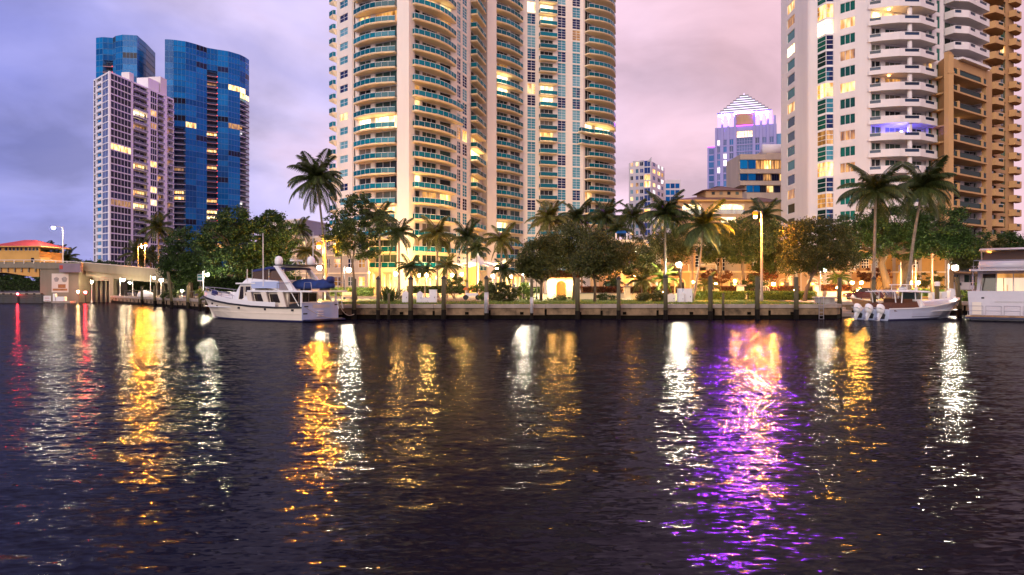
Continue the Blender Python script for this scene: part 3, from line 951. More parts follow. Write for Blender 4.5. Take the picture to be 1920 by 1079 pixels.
# balconies
for i, l in enumerate(LEV):
    sA = balcony(t, fB, [(-2.3, -.5), (-2.1, .55), (-.35, .75), (-.02, .2)], l, 'tA')
    link('bracket', cached('tA_br', lambda: MB().add([(-2.15, -.5, -.285), (-.35, -.7, -.285), (-.02, -.15, -.285), (-2.2, .5, -.285), (-.02, .5, -.285), (-.02, -.1, -1.35), (-.02, .45, -1.35)], [(0, 1, 2, 4, 3), (0, 5, 1), (1, 5, 2), (0, 3, 6, 5), (3, 4, 6), (2, 5, 6, 4)]).mesh('bracket', 'cream')), sA)
    balcony(t, fD, arc(fD.at(668.5), fD.at(746), 1.0, 1.25, 8), l, 'tD')
    wide = 1.18 if i in (flo(175, 142), flo(208, 142)) else 1.0
    a0 = fF.at(768)
    a1 = fF.at(853 if wide == 1 else 866)
    balcony(t, fF, [(a0, .1), (a0 + .05, 1.5)] + arc(a0 + .9, a1, 1.75, 1.2, 9, .5), l, 'tF%g' % wide)
    balcony(t, fH, [(fH.at(882), .1), (fH.at(882), 1.6), (fH.at(899.5), 1.6), (fH.at(899.5), .1)], l, 'tH')
    balcony(t, fI, [(fI.at(912.5), 1.2)] + arc(fI.at(913.5), fI.at(977.5), 1.3, 1.15, 8, .7), l, 'tI')
    balcony(t, fJ, [(fJ.at(1010), .1), (fJ.at(1010), 1.5), (fJ.at(1041.5), 1.5), (fJ.at(1041.5), .1)], l, 'tK')
    ext = i in (flo(240, 183), flo(262, 183))
    s0 = fN.at(1096.5)
    p = arc(s0, fN.len + .4, 1.5, 2.6, 10, .2)
    balcony(t, fN, ([(s0 - 3.0, .4), (s0 - 2.9, 1.3)] if ext else []) + p, l, 'tN%d' % ext)
# chairs left out on some balconies
rch = random.Random(21)


def chair(label, p, rz):
    o = thing('balcony_chair', label, 'chair', p, rz, 'chairs on the balconies of the cream tower')
    link('seat', cached('ch_s', lambda: MB().box(-.26, .26, -.26, .26, .38, .45).mesh('seat', 'dark_steel')), o)
    link('backrest', cached('ch_b', lambda: MB().box(-.26, .26, .22, .27, .46, .95).mesh('backrest', 'dark_steel')), o)
    for x in (-.22, .22):
        for y in (-.22, .22):
            link('leg', cached('ch_l', lambda: MB().box(-.025, .025, -.025, .025, 0, .378).mesh('leg', 'dark_steel')), o, (x, y, 0))


for nm_, fc_, d_ in (('leftmost', fD, 1.4), ('widest', fF, 1.5), ('inner', fI, 1.2), ('straight', fJ, .8)):
    for w_, i in zip(('low', 'middle', 'high'), (rch.randrange(4, 7), rch.randrange(9, 12), rch.randrange(14, 18))):
        s_ = rch.uniform(.25, .75) * fc_.len if fc_ is not fJ else rch.uniform(fJ.at(1014), fJ.at(1036))
        for k in range(2):
            q = fc_.w(s_ + k * .8, d_ - .1 * k)
            chair('%s dark chair on a %s balcony of the %s stack of the cream tower' % (('left', 'right')[k], w_, nm_), (q.x, q.y, LEV[i] + .003), fc_.rz + rch.uniform(-.6, .6))
# ground floor arcade: columns, lit shopfronts, fascia
for fc, n in ((fD, 4), (fF, 4), (fI, 4)):
    for k in range(n + 1):
        q = fc.w(fc.len * k / n, 1.6)
        W('arcade_column', MB().lathe([(.42, LAND), (.42, LAND + .35), (.3, LAND + .45), (.28, 5.6), (.42, 5.8)], 10, (q.x, q.y, 0)), 'cream', t, True)
    W('arcade_beam', MB().fbox(fc, -.6, fc.len + .6, .9, 2.3, 5.803, 6.5), 'cream', t)
    for k in range(n):
        a, b = fc.len * k / n + .5, fc.len * (k + 1) / n - .5
        q = fc.w(a, .12)
        window(t, fc, a, b, LAND + .4, 5.5, 3, 3, .06, 'lit_arcade', 'cream', 'shopfront', .12)

# white tensile entrance canopy in front of the tower
t = thing('entrance_canopy', 'bright white petal shaped fabric entrance canopy at the foot of the tower', 'canopy', (pt(896, 118).x, 118, LAND))
cx, cyy = pt(896, 118)
mast_z = zz(480, 118)
W('mast', MB().tube([(cx, cyy, LAND), (cx, cyy, mast_z + .4)], .12, 8), 'rail_white', t)
for k in range(8):
    a0, a1 = 2 * math.pi * k / 8, 2 * math.pi * (k + 1) / 8
    am = (a0 + a1) / 2
    rows = []
    for j in range(7):
        u = j / 6
        r = .25 + 5.6 * u
        z = mast_z - 1.1 * u ** .55 * 2.4 + 1.7 * u ** 3 * (1 if k % 2 else .35)
        wv = (a1 - a0) * .5 * (1 - .55 * u)
        rows.append([(cx + r * math.cos(am + f * wv), cyy + r * math.sin(am + f * wv), z + .35 * u * abs(f)) for f in (-1, -.5, 0, .5, 1)])
    m = MB()
    m.loft(rows, closed=False, cap=False)
    W('petal', m, 'tent_white', t, True)
# golden drape wall next to the canopy
t = thing('drape_screen', 'golden pleated drape screen left of the white canopy', 'screen', (pt(880, 122).x, 122, LAND))
for k in range(12):
    x = pt(872, 122).x + k * .22
    W('pleat', MB().lathe([(.12, LAND), (.14, zz(497, 122) - .02 * k)], 6, (x, 122 + .05 * (k % 2), 0)), 'ochre', t)
W('top_rail', MB().box(pt(870, 122).x, pt(870, 122).x + 3.0, 121.9, 122.1, zz(497, 122), zz(497, 122) + .12), 'cream', t)
# low wing left of the tower
t = thing('tower_annex', 'low beige annex with square windows left of the tower behind the yacht', 'building', (pt(610, 128).x, 128, LAND))
f1 = Face(pt(548, 131), pt(690, 127))
lv = [2.2, 5.6, 9.0]
cA = [openings(f1, a, b, .9, 2.6, lv) for a, b in ((562, 572), (588, 598), (612, 618), (626, 640), (652, 662), (672, 684))]
m = MB()
wall_on(m, f1, LAND, 12.6, .5, cA)
f1s = Face(f1.A + Vector((6, 18)), f1.A)
m.fbox(f1s, 0, f1s.len, -.5, 0, LAND, 12.6)
W('wall', m, 'stone_beige', t)
W('roof', MB().prism([tuple(f1.A), tuple(f1.B), tuple(f1.B + Vector((6, 18))), tuple(f1.A + Vector((6, 18)))], 12.3, 12.58), 'pale_grey', t)
for c, (a, b, ops) in enumerate(cA):
    for zb, zt in ops:
        window(t, f1, a, b, zb, zt, 2, 2, -.14, rnd.choice(['glass_door', 'glass_navy', 'lit_dim', 'lit_warm']), 'white_frame')
for l in lv[1:]:
    W('ledge', MB().fbox(f1, 0, f1.len, .003, .2, l - .25, l), 'cream', t)
t = thing('grey_block', 'plain grey box building above the trees left of the coconut palm', 'building', (pt(560, 170).x, 170, LAND))
g0, g1, g2 = pt(500, 178), pt(563, 170), pt(612, 182)
fa, fb = Face(g0, g1), Face(g1, g2)
m = MB()
m.fbox(fa, 0, fa.len, -.4, 0, LAND, zz(413, 170)); m.fbox(fb, .01, fb.len, -.4, 0, LAND, zz(413, 170))
W('wall', m, 'pale_grey', t)
W('coping', MB().fbox(fa, 0, fa.len, -.5, .12, zz(413, 170) + .003, zz(413, 170) + .3).fbox(fb, .05, fb.len, -.5, .12, zz(413, 170) + .003, zz(413, 170) + .3), 'white_wall', t)
for k in range(4):
    window(t, fb, 1 + k * 1.7, 2.2 + k * 1.7, zz(455, 170), zz(440, 170), 1, 1, .03, 'glass_navy', 'white_frame')

# ================================================================== white tower on the right
RL = [LAND + 3.04 * k for k in range(1, 24)]
RL = [33.2 + 3.04 * (k - 10) for k in range(24)]
RTOP = RL[-1] + 3.0
t = thing('white_condo_tower', 'white condominium tower with angular balconies on the right', 'tower', (68, 135, LAND))
wall = MB()
fR0 = Face((59.1, 150), (58.75, 136.2))
fR1 = Face((58.75, 134.6), (66.2, 126))
fR2 = Face((66.2, 126.2), pt(1741, 129))
fR3 = Face(pt(1741, 128), pt(1769, 129.5))
fR4 = Face(pt(1769, 131), pt(1840, 136))
c0 = [openings(fR0, 1476, 1490, .5, 2.45, RL)]
wall_on(wall, fR0, Z0, RTOP, .5, c0)
gy = lambda py, Y: (0, flo(py, Y, RL))
put_windows(t, fR0, c0, 1, 1, {gy(20, 144): 'lit_warm', gy(100, 144): 'lit_bright', gy(207, 144): 'lit_warm', gy(47, 144): 'lit_dim', gy(355, 144): 'lit_dim'}, 'glass_green', .04)
# rounded corner
ra = [(58.75, 136.2), (58.5, 135.6), (58.55, 135.0), (58.75, 134.6), (59.6, 135.6), (59.6, 136.2)]
wall.prism(ra[::-1], Z0, RTOP)
# bay and triple windows
b0, b1 = fR1.at(1532.5), fR1.at(1563)
c3 = openings(fR1, 1575, 1603, .55, 2.35, RL)
wall_on(wall, fR1, Z0, RTOP, .5, [(b0, b1, [(RL[0] - 2.5, RTOP - .5)]), c3])
put_windows(t, fR1, [c3], 3, 1, {gy(42, 130): 'lit_warm', gy(105, 130): 'lit_dim', gy(167, 130): 'lit_warm', gy(253, 130): 'lit_dim', gy(318, 130): 'lit_dim', gy(10, 130): 'glass_green'}, 'glass_green', .08)
bm_ = (b0 + b1) * .5 + .6
wB0, wB1 = fR1.w(b0, .05), fR1.w(bm_, 1.05)
fb1 = Face(wB0, wB1)
fb2 = Face(wB1, fR1.w(b1, .05))
W('bay_slab', MB().prism([tuple(wB0), tuple(wB1), tuple(fR1.w(b1, .05)), tuple(fR1.w(b1, -.45)), tuple(fR1.w(b0, -.45))], RL[0] - 3, RL[0] - 2.6), 'white_wall', t)
for i, l in enumerate(RL):
    W('bay_slab', MB().prism([tuple(wB0), tuple(wB1), tuple(fR1.w(b1, .05)), tuple(fR1.w(b1, -.45)), tuple(fR1.w(b0, -.45))], l - .12, l + .18), 'white_frame', t)
    g = {flo(68, 132, RL): 'lit_bright', flo(10, 132, RL): 'lit_warm', flo(180, 132, RL): 'lit_warm', flo(325, 132, RL): 'lit_warm', flo(270, 132, RL): 'lit_dim', flo(380, 132, RL): 'lit_dim'}.get(i, 'glass_green')
    window(t, fb1, .03, fb1.len - .03, l + .18, l + 2.9, 1, 3, -.03, g, 'white_frame', 'bay_window', .09)
    window(t, fb2, .03, fb2.len - .03, l + .18, l + 2.9, 1, 3, -.03, g if g != 'glass_green' else 'glass_teal', 'white_frame', 'bay_window', .09)
# balcony stacks with solid white parapets and glass insets
cR2 = [openings(fR2, 1634, 1652, .05, 2.5, RL), openings(fR2, 1660, 1690, .05, 2.5, RL), openings(fR2, 1710, 1730, .05, 2.5, RL)]
wall_on(wall, fR2, Z0, RTOP, .5, cR2)
BLUE_F = flo(240, 124, RL)
put_windows(t, fR2, cR2, (2, 3, 2), 1, {(0, flo(30, 126, RL)): 'lit_bright', (1, flo(30, 126, RL)): 'lit_warm', (1, flo(150, 126, RL)): 'lit_dim'}, 'glass_door', .03, name='balcony_door', d=-.3)
c3s = [openings(fR3, 1741.5, 1748, .3, 2.6, RL), openings(fR3, 1756, 1763, .3, 2.6, RL)]
wall_on(wall, fR3, Z0, RTOP, .5, c3s)
put_windows(t, fR3, c3s, 1, 1, {}, 'glass_green', .03)
cR4 = [openings(fR4, 1771, 1800, .05, 2.5, RL), openings(fR4, 1808, 1832, .05, 2.5, RL)]
wall_on(wall, fR4, Z0, RTOP, .5, cR4)
put_windows(t, fR4, cR4, (2, 2), 1, {}, 'glass_door', .05, name='balcony_door', d=-.3)
fR5 = Face(fR4.B, pt(1853, 146))
wall.fbox(fR5, 0, fR5.len, -.5, 0, Z0, RTOP)
W('wall', wall, 'white_wall', t)
rp = [fR0.A, fR1.A, fR2.A, fR2.B, fR3.B, fR4.A, fR4.B, fR5.B, Vector((105, 170)), Vector((66, 170))]
rc = Vector((82, 152))
rq = []
for f_ in (fR0, fR1, fR2, fR4):
    rq += [f_.w(.3, -1.1), f_.w(f_.len - .3, -1.1)]
W('core', MB().prism([tuple(p) for p in rq + [Vector((104, 168)), Vector((67, 168))]], LAND, RTOP - .3), 'pale_grey', t)
W('roof', MB().prism([tuple(p) for p in rp], RTOP - .29, RTOP + .3), 'white_wall', t)


def parapet_balcony(root, fc, poly, l, key, insets, mat='white_wall', glass='rail_navy'):
    """Slab with a solid parapet; in the segments listed in insets the upper half is glass."""
    def mk():
        pl = [(a, -d) for a, d in poly]
        m = MB().prism(pl + [(poly[-1][0], .02), (poly[0][0], .02)], -.32, 0)
        for k, ((a, d), (b, e)) in enumerate(zip(poly[:-1], poly[1:])):
            v = Vector((b - a, -(e - d))); n = Vector((v.y, -v.x)).normalized()
            p0, p1 = Vector((a, -d)) + n * .02, Vector((b, -e)) + n * .02
            q0, q1 = p0 - n * .2, p1 - n * .2
            def seg(f0, f1, z0, z1):
                A, B, D, E = p0.lerp(p1, f0), p0.lerp(p1, f1), q0.lerp(q1, f0), q0.lerp(q1, f1)
                m.hexa([(*A, z0), (*B, z0), (*E, z0), (*D, z0), (*A, z1), (*B, z1), (*E, z1), (*D, z1)])
            seg(0, 1, -.40, .38)
            if k in insets:
                f0, f1 = insets[k]
                if f0 > 0: seg(0, f0, .381, 1.0)
                if f1 < 1: seg(f1, 1, .381, 1.0)
            else:
                seg(0, 1, .381, 1.0)
        return m.mesh('balcony', mat)

    def mk2(k):
        f0, f1 = insets[k]
        (a, d), (b, e) = poly[k], poly[k + 1]
        p0, p1 = Vector((a, -d)), Vector((b, -e))
        A, B = p0.lerp(p1, f0), p0.lerp(p1, f1)
        n = Vector(((p1 - p0).y, -(p1 - p0).x)).normalized()
        return MB().hexa([(*(A - n * .1), .385), (*(B - n * .1), .385), (*(B - n * .14), .385), (*(A - n * .14), .385), (*(A - n * .1), .93), (*(B - n * .1), .93), (*(B - n * .14), .93), (*(A - n * .14), .93)]).mesh('railing', glass)

    def mk3(k):
        f0, f1 = insets[k]
        (a, d), (b, e) = poly[k], poly[k + 1]
        A, B = Vector((a, -d)).lerp(Vector((b, -e)), f0), Vector((a, -d)).lerp(Vector((b, -e)), f1)
        return MB().tube([(*A, .97), (*B, .97)], .045, 6).mesh('handrail', 'rail_white')
    o = org(root)
    s = link('balcony', cached((key, 's'), mk), root, (fc.A.x - o.x, fc.A.y - o.y, l - o.z), (0, 0, fc.rz))
    for k in insets:
        link('railing', cached((key, 'g', k), lambda: mk2(k)), s)
        link('handrail', cached((key, 'h', k), lambda: mk3(k)), s)
    return s


n2 = fR2.len
poly2 = [(-.6, .3), (1.2, 1.6), (3.8, 2.9), (7.6, 3.6), (n2 - .2, 2.2), (n2 + .1, .2)]
n4 = fR4.len
poly4 = [(0, .2), (.1, 2.0), (3.0, 2.9), (6.5, 2.4), (n4 - .3, 1.7), (n4, .2)]
for i, l in enumerate(RL):
    s = parapet_balcony(t, fR2, poly2, l, 'r2', {0: (.1, .9), 2: (.25, .95), 3: (.3, .85)})
    link('balcony_column', cached('r2c', lambda: MB().lathe([(.42, 0), (.42, 2.64)], 12, (6.2, -2.6, 0)).mesh('balcony_column', 'white_wall', smooth=True)), s)
    parapet_balcony(t, fR4, poly4, l, 'r4', {1: (.05, .5), 2: (.2, .8), 3: (.2, .8)})
# violet party light on one balcony
q = fR2.w(5.0, 1.9)
lt = thing('balcony_party_light', 'violet blue lamp glowing on a balcony of the white tower', 'lamp', (q.x, q.y, RL[BLUE_F] + .002))
LO('stand', MB().tube([(0, 0, 0), (0, 0, .9)], .04, 6), 'dark_steel', lt)
LO('globe', MB().ball((0, 0, 1.1), .28, 8), 'glow_violet', lt)
for k, (py, mt) in enumerate([(30, 'glow_amber'), (150, 'glow_dimamber')]):
    q = fR2.w(3.0, 1.2)
    lt = thing('balcony_ceiling_light', ['amber ceiling light on the upper lit balcony of the white tower', 'dim amber light on a middle balcony of the white tower'][k], 'lamp', (q.x, q.y, RL[flo(py, 126, RL)] + 2.45))
    LO('disc', MB().lathe([(.22, 0), (.22, .12), (.1, .18)], 10), mt, lt)

# ================================================================== tan building
t = thing('tan_block', 'tan apartment block with deep recessed balconies at the right edge', 'building', (pt(1800, 128).x, 128, LAND))
TL = [45.7 - 3.6 - 3.03 * k for k in range(14)]
fT0 = Face(pt(1752, 130.5), pt(1779, 124.5))
fT1 = Face(pt(1779, 124.5), pt(1860, 134))
wall = MB()
wall.fbox(fT0, 0, fT0.len, -.8, 0, LAND, zz(97, 124.5) - .6)
wall.fbox(fT0, -.15, fT0.len + .1, -.9, .15, zz(97, 124.5) - 4.0, zz(97, 124.5) - 3.7)
sR0, sR1 = fT1.at(1786), fT1.at(1849)
wall.fbox(fT1, 0, sR0, -.8, 0, LAND, zz(97, 124.5))
wall.fbox(fT1, sR1, fT1.len, -.8, 0, LAND, zz(97, 124.5) - .8)
wall.fbox(fT1, sR0, sR1, -.8, -.05, zz(97, 124.5) - 2.6, zz(97, 124.5) - .9)
W('wall', wall, 'tan_wall', t)
W('back_wall', MB().fbox(fT1, sR0, sR1, -4.2, -3.6, LAND, 44), 'tan_wall', t)
W('eave', MB().fbox(fT1, sR0 + 2.2, sR1 + .2, -1, .8, zz(97, 124.5) - .88, zz(97, 124.5) - .5), 'white_wall', t)
for i in range(8):
    W('drain_pipe', MB().fbox(fT0, .4, .65, .003, .14, 42 - i * 3.03, 42.3 - i * 3.03), 'dark_steel', t)
for i, l in enumerate(TL):
    if l < 4: continue
    W('balcony', MB().fbox(fT1, sR0 + .003, sR1 - .003, -3.58, .25, l - .3, l), 'tan_slab', t)
    for s in (sR0 + 1.7, sR1 - 2.2):
        W('balcony_post', MB().fbox(fT1, s, s + .7, -.3, .2, l + .003, l + 1.25), 'tan_slab', t)
    W('railing', MB().fbox(fT1, sR0 + .01, sR1 - .01, -.06, .0, l + .12, l + .95), 'rail_green', t)
    W('handrail', MB().fbox(fT1, sR0 + .01, sR1 - .01, -.1, .06, l + .953, l + 1.02), 'dark_steel', t)
    for k, (a, b) in enumerate(((.15, .42), (.46, .8))):
        w_ = sR1 - sR0
        window(t, fT1, sR0 + w_ * a, sR0 + w_ * b, l + .05, l + 2.3, 3, 1, -3.5, 'lit_dim' if rnd.random() < .08 else 'glass_green', 'dark_steel', 'balcony_door')
t = thing('tan_tower', 'tall tan tower with stacked curved balconies at the far right edge', 'tower', (pt(1880, 142).x, 142, LAND))
fU = Face(pt(1846, 138), pt(1901, 149))
UL = [LAND + 2 + 3.05 * k for k in range(27)]
wall = MB()
cU = [openings(fU, 1853, 1868, .05, 2.4, UL), openings(fU, 1876, 1886, .05, 2.4, UL)]
wall_on(wall, fU, LAND, UL[-1] + 3, .5, cU)
fU2 = Face(fU.B, fU.B + Vector((4, 14)))
wall.fbox(fU2, 0, fU2.len, -.5, 0, LAND, UL[-1] + 3)
W('wall', wall, 'tan_wall', t)
W('core', MB().prism([tuple(fU.w(1, -1)), tuple(fU.w(fU.len - 1, -1)), tuple(fU.w(fU.len - 1, -12)), tuple(fU.w(1, -12))], LAND, UL[-1] + 2.8), 'tan_slab', t)
put_windows(t, fU, cU, (2, 2), 1, {}, 'glass_green', .05, 'dark_steel', d=-.25, name='balcony_door')
for i, l in enumerate(UL):
    parapet_balcony(t, fU, [(-.5, .2), (-.4, 2.0), (2.6, 2.6), (5.4, 1.6), (5.5, .2)], l, 'u1', {1: (.35, .95), 2: (.2, .9)}, 'tan_slab', 'rail_green')
    parapet_balcony(t, fU, [(fU.len - 3.6, .1), (fU.len - 3.5, 1.3), (fU.len - .8, 1.6), (fU.len + .5, .8), (fU.len + .6, .1)], l + .02, 'u2', {1: (.2, .8)}, 'tan_slab', 'rail_green')
# ================================================================== far towers on the left
t = thing('white_grid_tower', 'white gridded high rise with dark blue windows on the far left', 'tower', (-178, 310, LAND))
WT = zz(134, 300)
WL = [WT - 3.4 - 3.08 * k for k in range(32)][::-1]
WL = [l for l in WL if l > LAND]
cA_, cB_, cC_ = pt(175, 313), pt(205, 300), pt(326, 345)
fL = Face(cA_, cB_)
fW = Face(cB_, cC_)
wall = MB()
colL = [openings(fL, 175.6, 179, .25, 2.95, WL), openings(fL, 181, 190, .25, 2.95, WL), openings(fL, 191.5, 203, .2, 2.95, WL)]
wall_on(wall, fL, LAND, WT, .6, colL)
colW = [openings(fW, 208, 246, .2, 2.95, WL), openings(fW, 250, 276, .2, 2.9, WL), openings(fW, 282.5, 294, .2, 2.95, WL), openings(fW, 295.5, 307, .2, 2.9, WL), openings(fW, 314, 324.5, .2, 2.9, WL)]
wall_on(wall, fW, LAND, WT, .6, colW)
fW2 = Face(cC_, cC_ + Vector((-30, 14)))
wall.fbox(fW2, 0, fW2.len, -.6, 0, LAND, WT)
W('wall', wall, 'lavender_wall', t)
W('core', MB().prism([tuple(fL.w(1.5, -2.6)), tuple(fW.w(2.4, -2.6)), tuple(fW.w(fW.len - 2, -2.6)), tuple(fW.w(fW.len - 2, -15)), tuple(fL.w(2, -14))], LAND, WT - .8), 'pale_grey', t)
W('roof', MB().prism([tuple(cA_), tuple(cB_), tuple(cC_), tuple(cC_ + Vector((-30, 14)))], WT - .7, WT - .3), 'lavender_wall', t)
rl = fW.w(fW.len * .25, -5)
W('roof_house', MB().fbox(fW, fW.at(250), fW.at(258), -6, -2, WT - .28, WT + 4.5), 'white_wall', t)
W('roof_house', MB().fbox(fW, fW.at(306), fW.at(318), -8, -1.5, WT - .28, WT + 9), 'white_wall', t)
W('roof_house', MB().fbox(fW, fW.at(285), fW.at(305), -8, -2, WT - .28, WT + 6), 'lavender_wall', t)
for c, (a, b, ops) in enumerate(colL):
    for i, (zb, zt) in enumerate(ops):
        if c == 1:
            W('balcony', MB().fbox(fL, a + .01, b - .01, -1.5, .12, zb - .2, zb + .02).fbox(fL, a + .01, b - .01, .0, .08, zb + .023, zb + .95), 'lavender_wall', t)
            continue
        window(t, fL, a, b, zb, zt, (1, 1, 4)[c], 1, -.2, 'glass_sky' if c == 2 else 'glass_navy', 'lavender_wall', fw=.16)
lw = {(0, flo(275, 305, WL)): 'lit_warm', (1, flo(208, 315, WL)): 'lit_bright', (2, flo(212, 330, WL)): 'lit_warm', (1, flo(307, 315, WL)): 'lit_warm', (2, flo(310, 330, WL)): 'lit_warm', (1, flo(233, 315, WL)): 'lit_dim', (2, flo(237, 330, WL)): 'lit_dim',
      (1, flo(358, 315, WL)): 'lit_warm', (2, flo(358, 330, WL)): 'lit_warm', (1, flo(381, 315, WL)): 'lit_warm', (2, flo(384, 330, WL)): 'lit_bright', (0, flo(377, 305, WL)): 'lit_dim'}
for c, (a, b, ops) in enumerate(colW):
    for i, (zb, zt) in enumerate(ops):
        gl = lw.get((c, i)) or ('lit_dim' if c in (1, 3, 4) and rnd.random() < .12 else 'glass_navy')
        if c in (0, 2):
            window(t, fW, a, b, zb, zt, (6, 0, 3)[c], 1, -.15, gl, 'lavender_wall', fw=.22)
        else:
            window(t, fW, a, b, zb, zt, 3, 1, -1.6, gl, 'lavender_wall', 'balcony_door', .25)
            W('balcony', MB().fbox(fW, a + .01, b - .01, -1.58, .75, zb - .22, zb - .003), 'lavender_wall', t)
            W('railing', MB().fbox(fW, a + .02, b - .02, .62, .68, zb, zb + .95), 'rail_clear', t)


def wavy_tower(name, label, edge, top, balc, floors, h, lits, seedv, band_cols, mark=None):
    """Blue glass tower whose facade follows a wave in plan. edge: plan points left to right."""
    r = random.Random(seedv)
    t = thing(name, label, 'tower', (edge[0].x, edge[0].y, LAND))
    cen_ = sum((Vector((p.x, p.y + 14)) for p in edge), Vector((0, 0))) / len(edge)
    body = MB()
    back = [p + Vector((p.x / p.y * 18, 18)) for p in edge]
    segs = [Face(a, b) for a, b in zip(edge[:-1], edge[1:])]
    for k, f in enumerate(segs):
        rec = -2.0 if k in balc else 0
        body.fbox(f, 0, f.len, -3.0, rec - .06, LAND, top - .3)
    W('wall', body, 'tower_line', t)
    W('back_wall', MB().prism([tuple(segs[0].w(0, -2.5))] + [tuple(f.w(f.len, -2.5)) for f in segs] + [tuple(p) for p in back[::-1]], LAND, top - 1.2), 'tower_dark', t)
    for i in range(floors):
        z = top - h * (i + 1)
        if z < LAND: break
        for k, f in enumerate(segs):
            if k in balc and i >= balc[k]:
                W('balcony', MB().fbox(f, .0, f.len, -2.0, .25, z - .3, z - .05), 'balc_pink' if (mark == k) else 'lavender_wall', t)
                W('railing', MB().fbox(f, .02, f.len - .02, .1, .15, z - .047, z + .9), 'rail_navy', t)
                gl = lits.get((k, i)) or ('lit_dim' if r.random() < .10 else 'glass_navy')
                window(t, f, .1, f.len - .1, z, z + h - .5, 3, 1, -1.95, gl, 'tower_dark', 'balcony_door', .18)
            else:
                if k in balc and i < balc[k]:
                    body2 = None
                gl = lits.get((k, i)) or ('glass_navy' if r.random() < .05 else ('lit_warm' if r.random() < .012 and i > 8 else 'glass_blue'))
                window(t, f, .04, f.len - .04, z + .09, z + h - .09, max(2, int(f.len / 1.6)), 1, 0.02 if not (k in balc) else -.02, gl, 'tower_line', 'glass_panel', .10)
    if mark is not None:
        f = segs[mark]
        for i in range(balc[mark], min(floors, 34)):
            z = top - h * (i + 1)
            W('marker_light', MB().fbox(f, f.len - .5, f.len - .05, .26, .5, z - .1, z + .25), 'glow_redlamp', t)
    return t


def stop_edge(samples, zt):
    return [pt(px, (zt - CAM_H) * F_PX / (CY - py)) for px, py in samples]


pm('tower_line', (0.09, 0.28, 0.56), 0.5, 0.05)
pm('tower_dark', (0.008, 0.02, 0.07), 0.25, 0.1)
pm('balc_pink', (0.55, 0.30, 0.34), 0.6, 0.05)
e1 = stop_edge([(309, 74), (325, 75), (348, 78), (368, 83.5), (388, 90), (408, 93.5), (428, 96.5), (450, 103), (460, 108), (467, 113)], 134)
wavy_tower('blue_glass_tower', 'blue glass high rise with a wavy facade left of the cream tower', e1, 134, {1: 15, 4: 4, 8: 8, 7: 8}, 43, 3.05,
           {(6, 6): 'lit_warm', (7, 6): 'lit_bright', (8, 7): 'lit_bright', (7, 7): 'lit_warm', (4, 15): 'lit_warm', (4, 18): 'lit_warm', (4, 21): 'lit_warm', (4, 27): 'lit_warm', (4, 29): 'lit_bright', (4, 30): 'lit_bright', (7, 14): 'lit_white', (6, 13): 'lit_dim', (1, 26): 'lit_warm', (1, 27): 'lit_warm', (4, 32): 'lit_warm', (7, 27): 'lit_white', (5, 35): 'lit_warm', (5, 36): 'lit_bright', (4, 36): 'lit_warm', (3, 36): 'lit_warm'}, 5, None, mark=4)
e2 = stop_edge([(180, 71.5), (193, 70), (212, 71.5), (217, 68), (230, 65.5), (257, 67), (274, 82), (291, 100)], 134)
wavy_tower('rear_blue_tower', 'blue glass tower top rising behind the white gridded tower', e2, 134, {1: 4}, 30, 3.05, {(3, 9): 'lit_bright'}, 9, None, mark=1)

# ================================================================== pyramid crowned office tower
PY = 420.0
t = thing('pyramid_tower', 'office tower with a glowing white stepped pyramid crown lit violet', 'tower', (pt(1395, PY).x, PY, LAND))


def qx(px):
    return (px - CX) / F_PX * PY


def qz(py):
    return zz(py, PY)


PL = [qz(y) for y in range(372, 255, -13)] + [qz(248)]
fP = Face((qx(1343), PY), (qx(1452), PY))
FH = 13 / F_PX * PY
body = MB()
colP = []
for a, b in ((1347, 1352), (1358, 1364), (1369, 1376), (1415, 1422), (1427, 1434), (1440, 1447)):
    colP.append((qx(a) - qx(1343), qx(b) - qx(1343), [(qz(388 - 13 * k), qz(388 - 13 * k) + FH * .82) for k in range(10)]))
colC = (qx(1382) - qx(1343), qx(1410) - qx(1343), [(qz(388 - 13 * k), qz(388 - 13 * k) + FH * .9) for k in range(11)])
wall_on(body, fP, LAND, qz(237), 1.2, colP + [colC])
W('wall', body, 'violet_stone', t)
for c, (a, b, ops) in enumerate(colP):
    for zb, zt in ops:
        window(t, fP, a, b, zb, zt, 2, 1, -.3, 'lit_white' if rnd.random() < .3 else 'glass_sky' if rnd.random() < .6 else 'glass_blue', 'violet_stone', fw=.2)
for zb, zt in colC[2]:
    window(t, fP, colC[0], colC[1], zb, zt, 6, 2, -.4, 'lit_warm' if rnd.random() < .25 else 'glass_sky', 'violet_stone', fw=.18)
W('core', MB().box(qx(1344), qx(1451), PY + 1.3, PY + 34, LAND, qz(237)), 'violet_stone', t)
for k, px in enumerate((1343, 1354, 1365, 1377, 1411, 1423, 1435, 1447)):
    W('fin', MB().box(qx(px), qx(px + 4), PY - 1.2, PY - .01, LAND, qz((238, 232, 236, 214, 214, 230, 228, 222)[k])), 'violet_stone', t)
W('shoulder', MB().box(qx(1328), qx(1342), PY + 6, PY + 30, LAND, qz(269)), 'violet_stone', t)
for k in range(9):
    W('shoulder_window', MB().box(qx(1331), qx(1340), PY + 5.9, PY + 5.995, qz(387 - 13 * k), qz(387 - 13 * k) + FH * .8), rnd.choice(['glass_blue', 'glass_sky', 'lit_white']), t)
W('shoulder', MB().box(qx(1453), qx(1466), PY + 6, PY + 30, LAND, qz(252)), 'tower_line', t)
W('neon_edge', MB().box(qx(1328), qx(1342), PY + 5.6, PY + 5.85, qz(269.5), qz(268)), 'glow_magenta', t)
W('neon_edge', MB().box(qx(1380), qx(1411), PY - .6, PY - .3, qz(237), qz(235.5)), 'glow_magenta', t)
W('drum', MB().box(qx(1352), qx(1443), PY + 3, PY + 30, qz(237) + .003, qz(211)), 'crown_white', t)
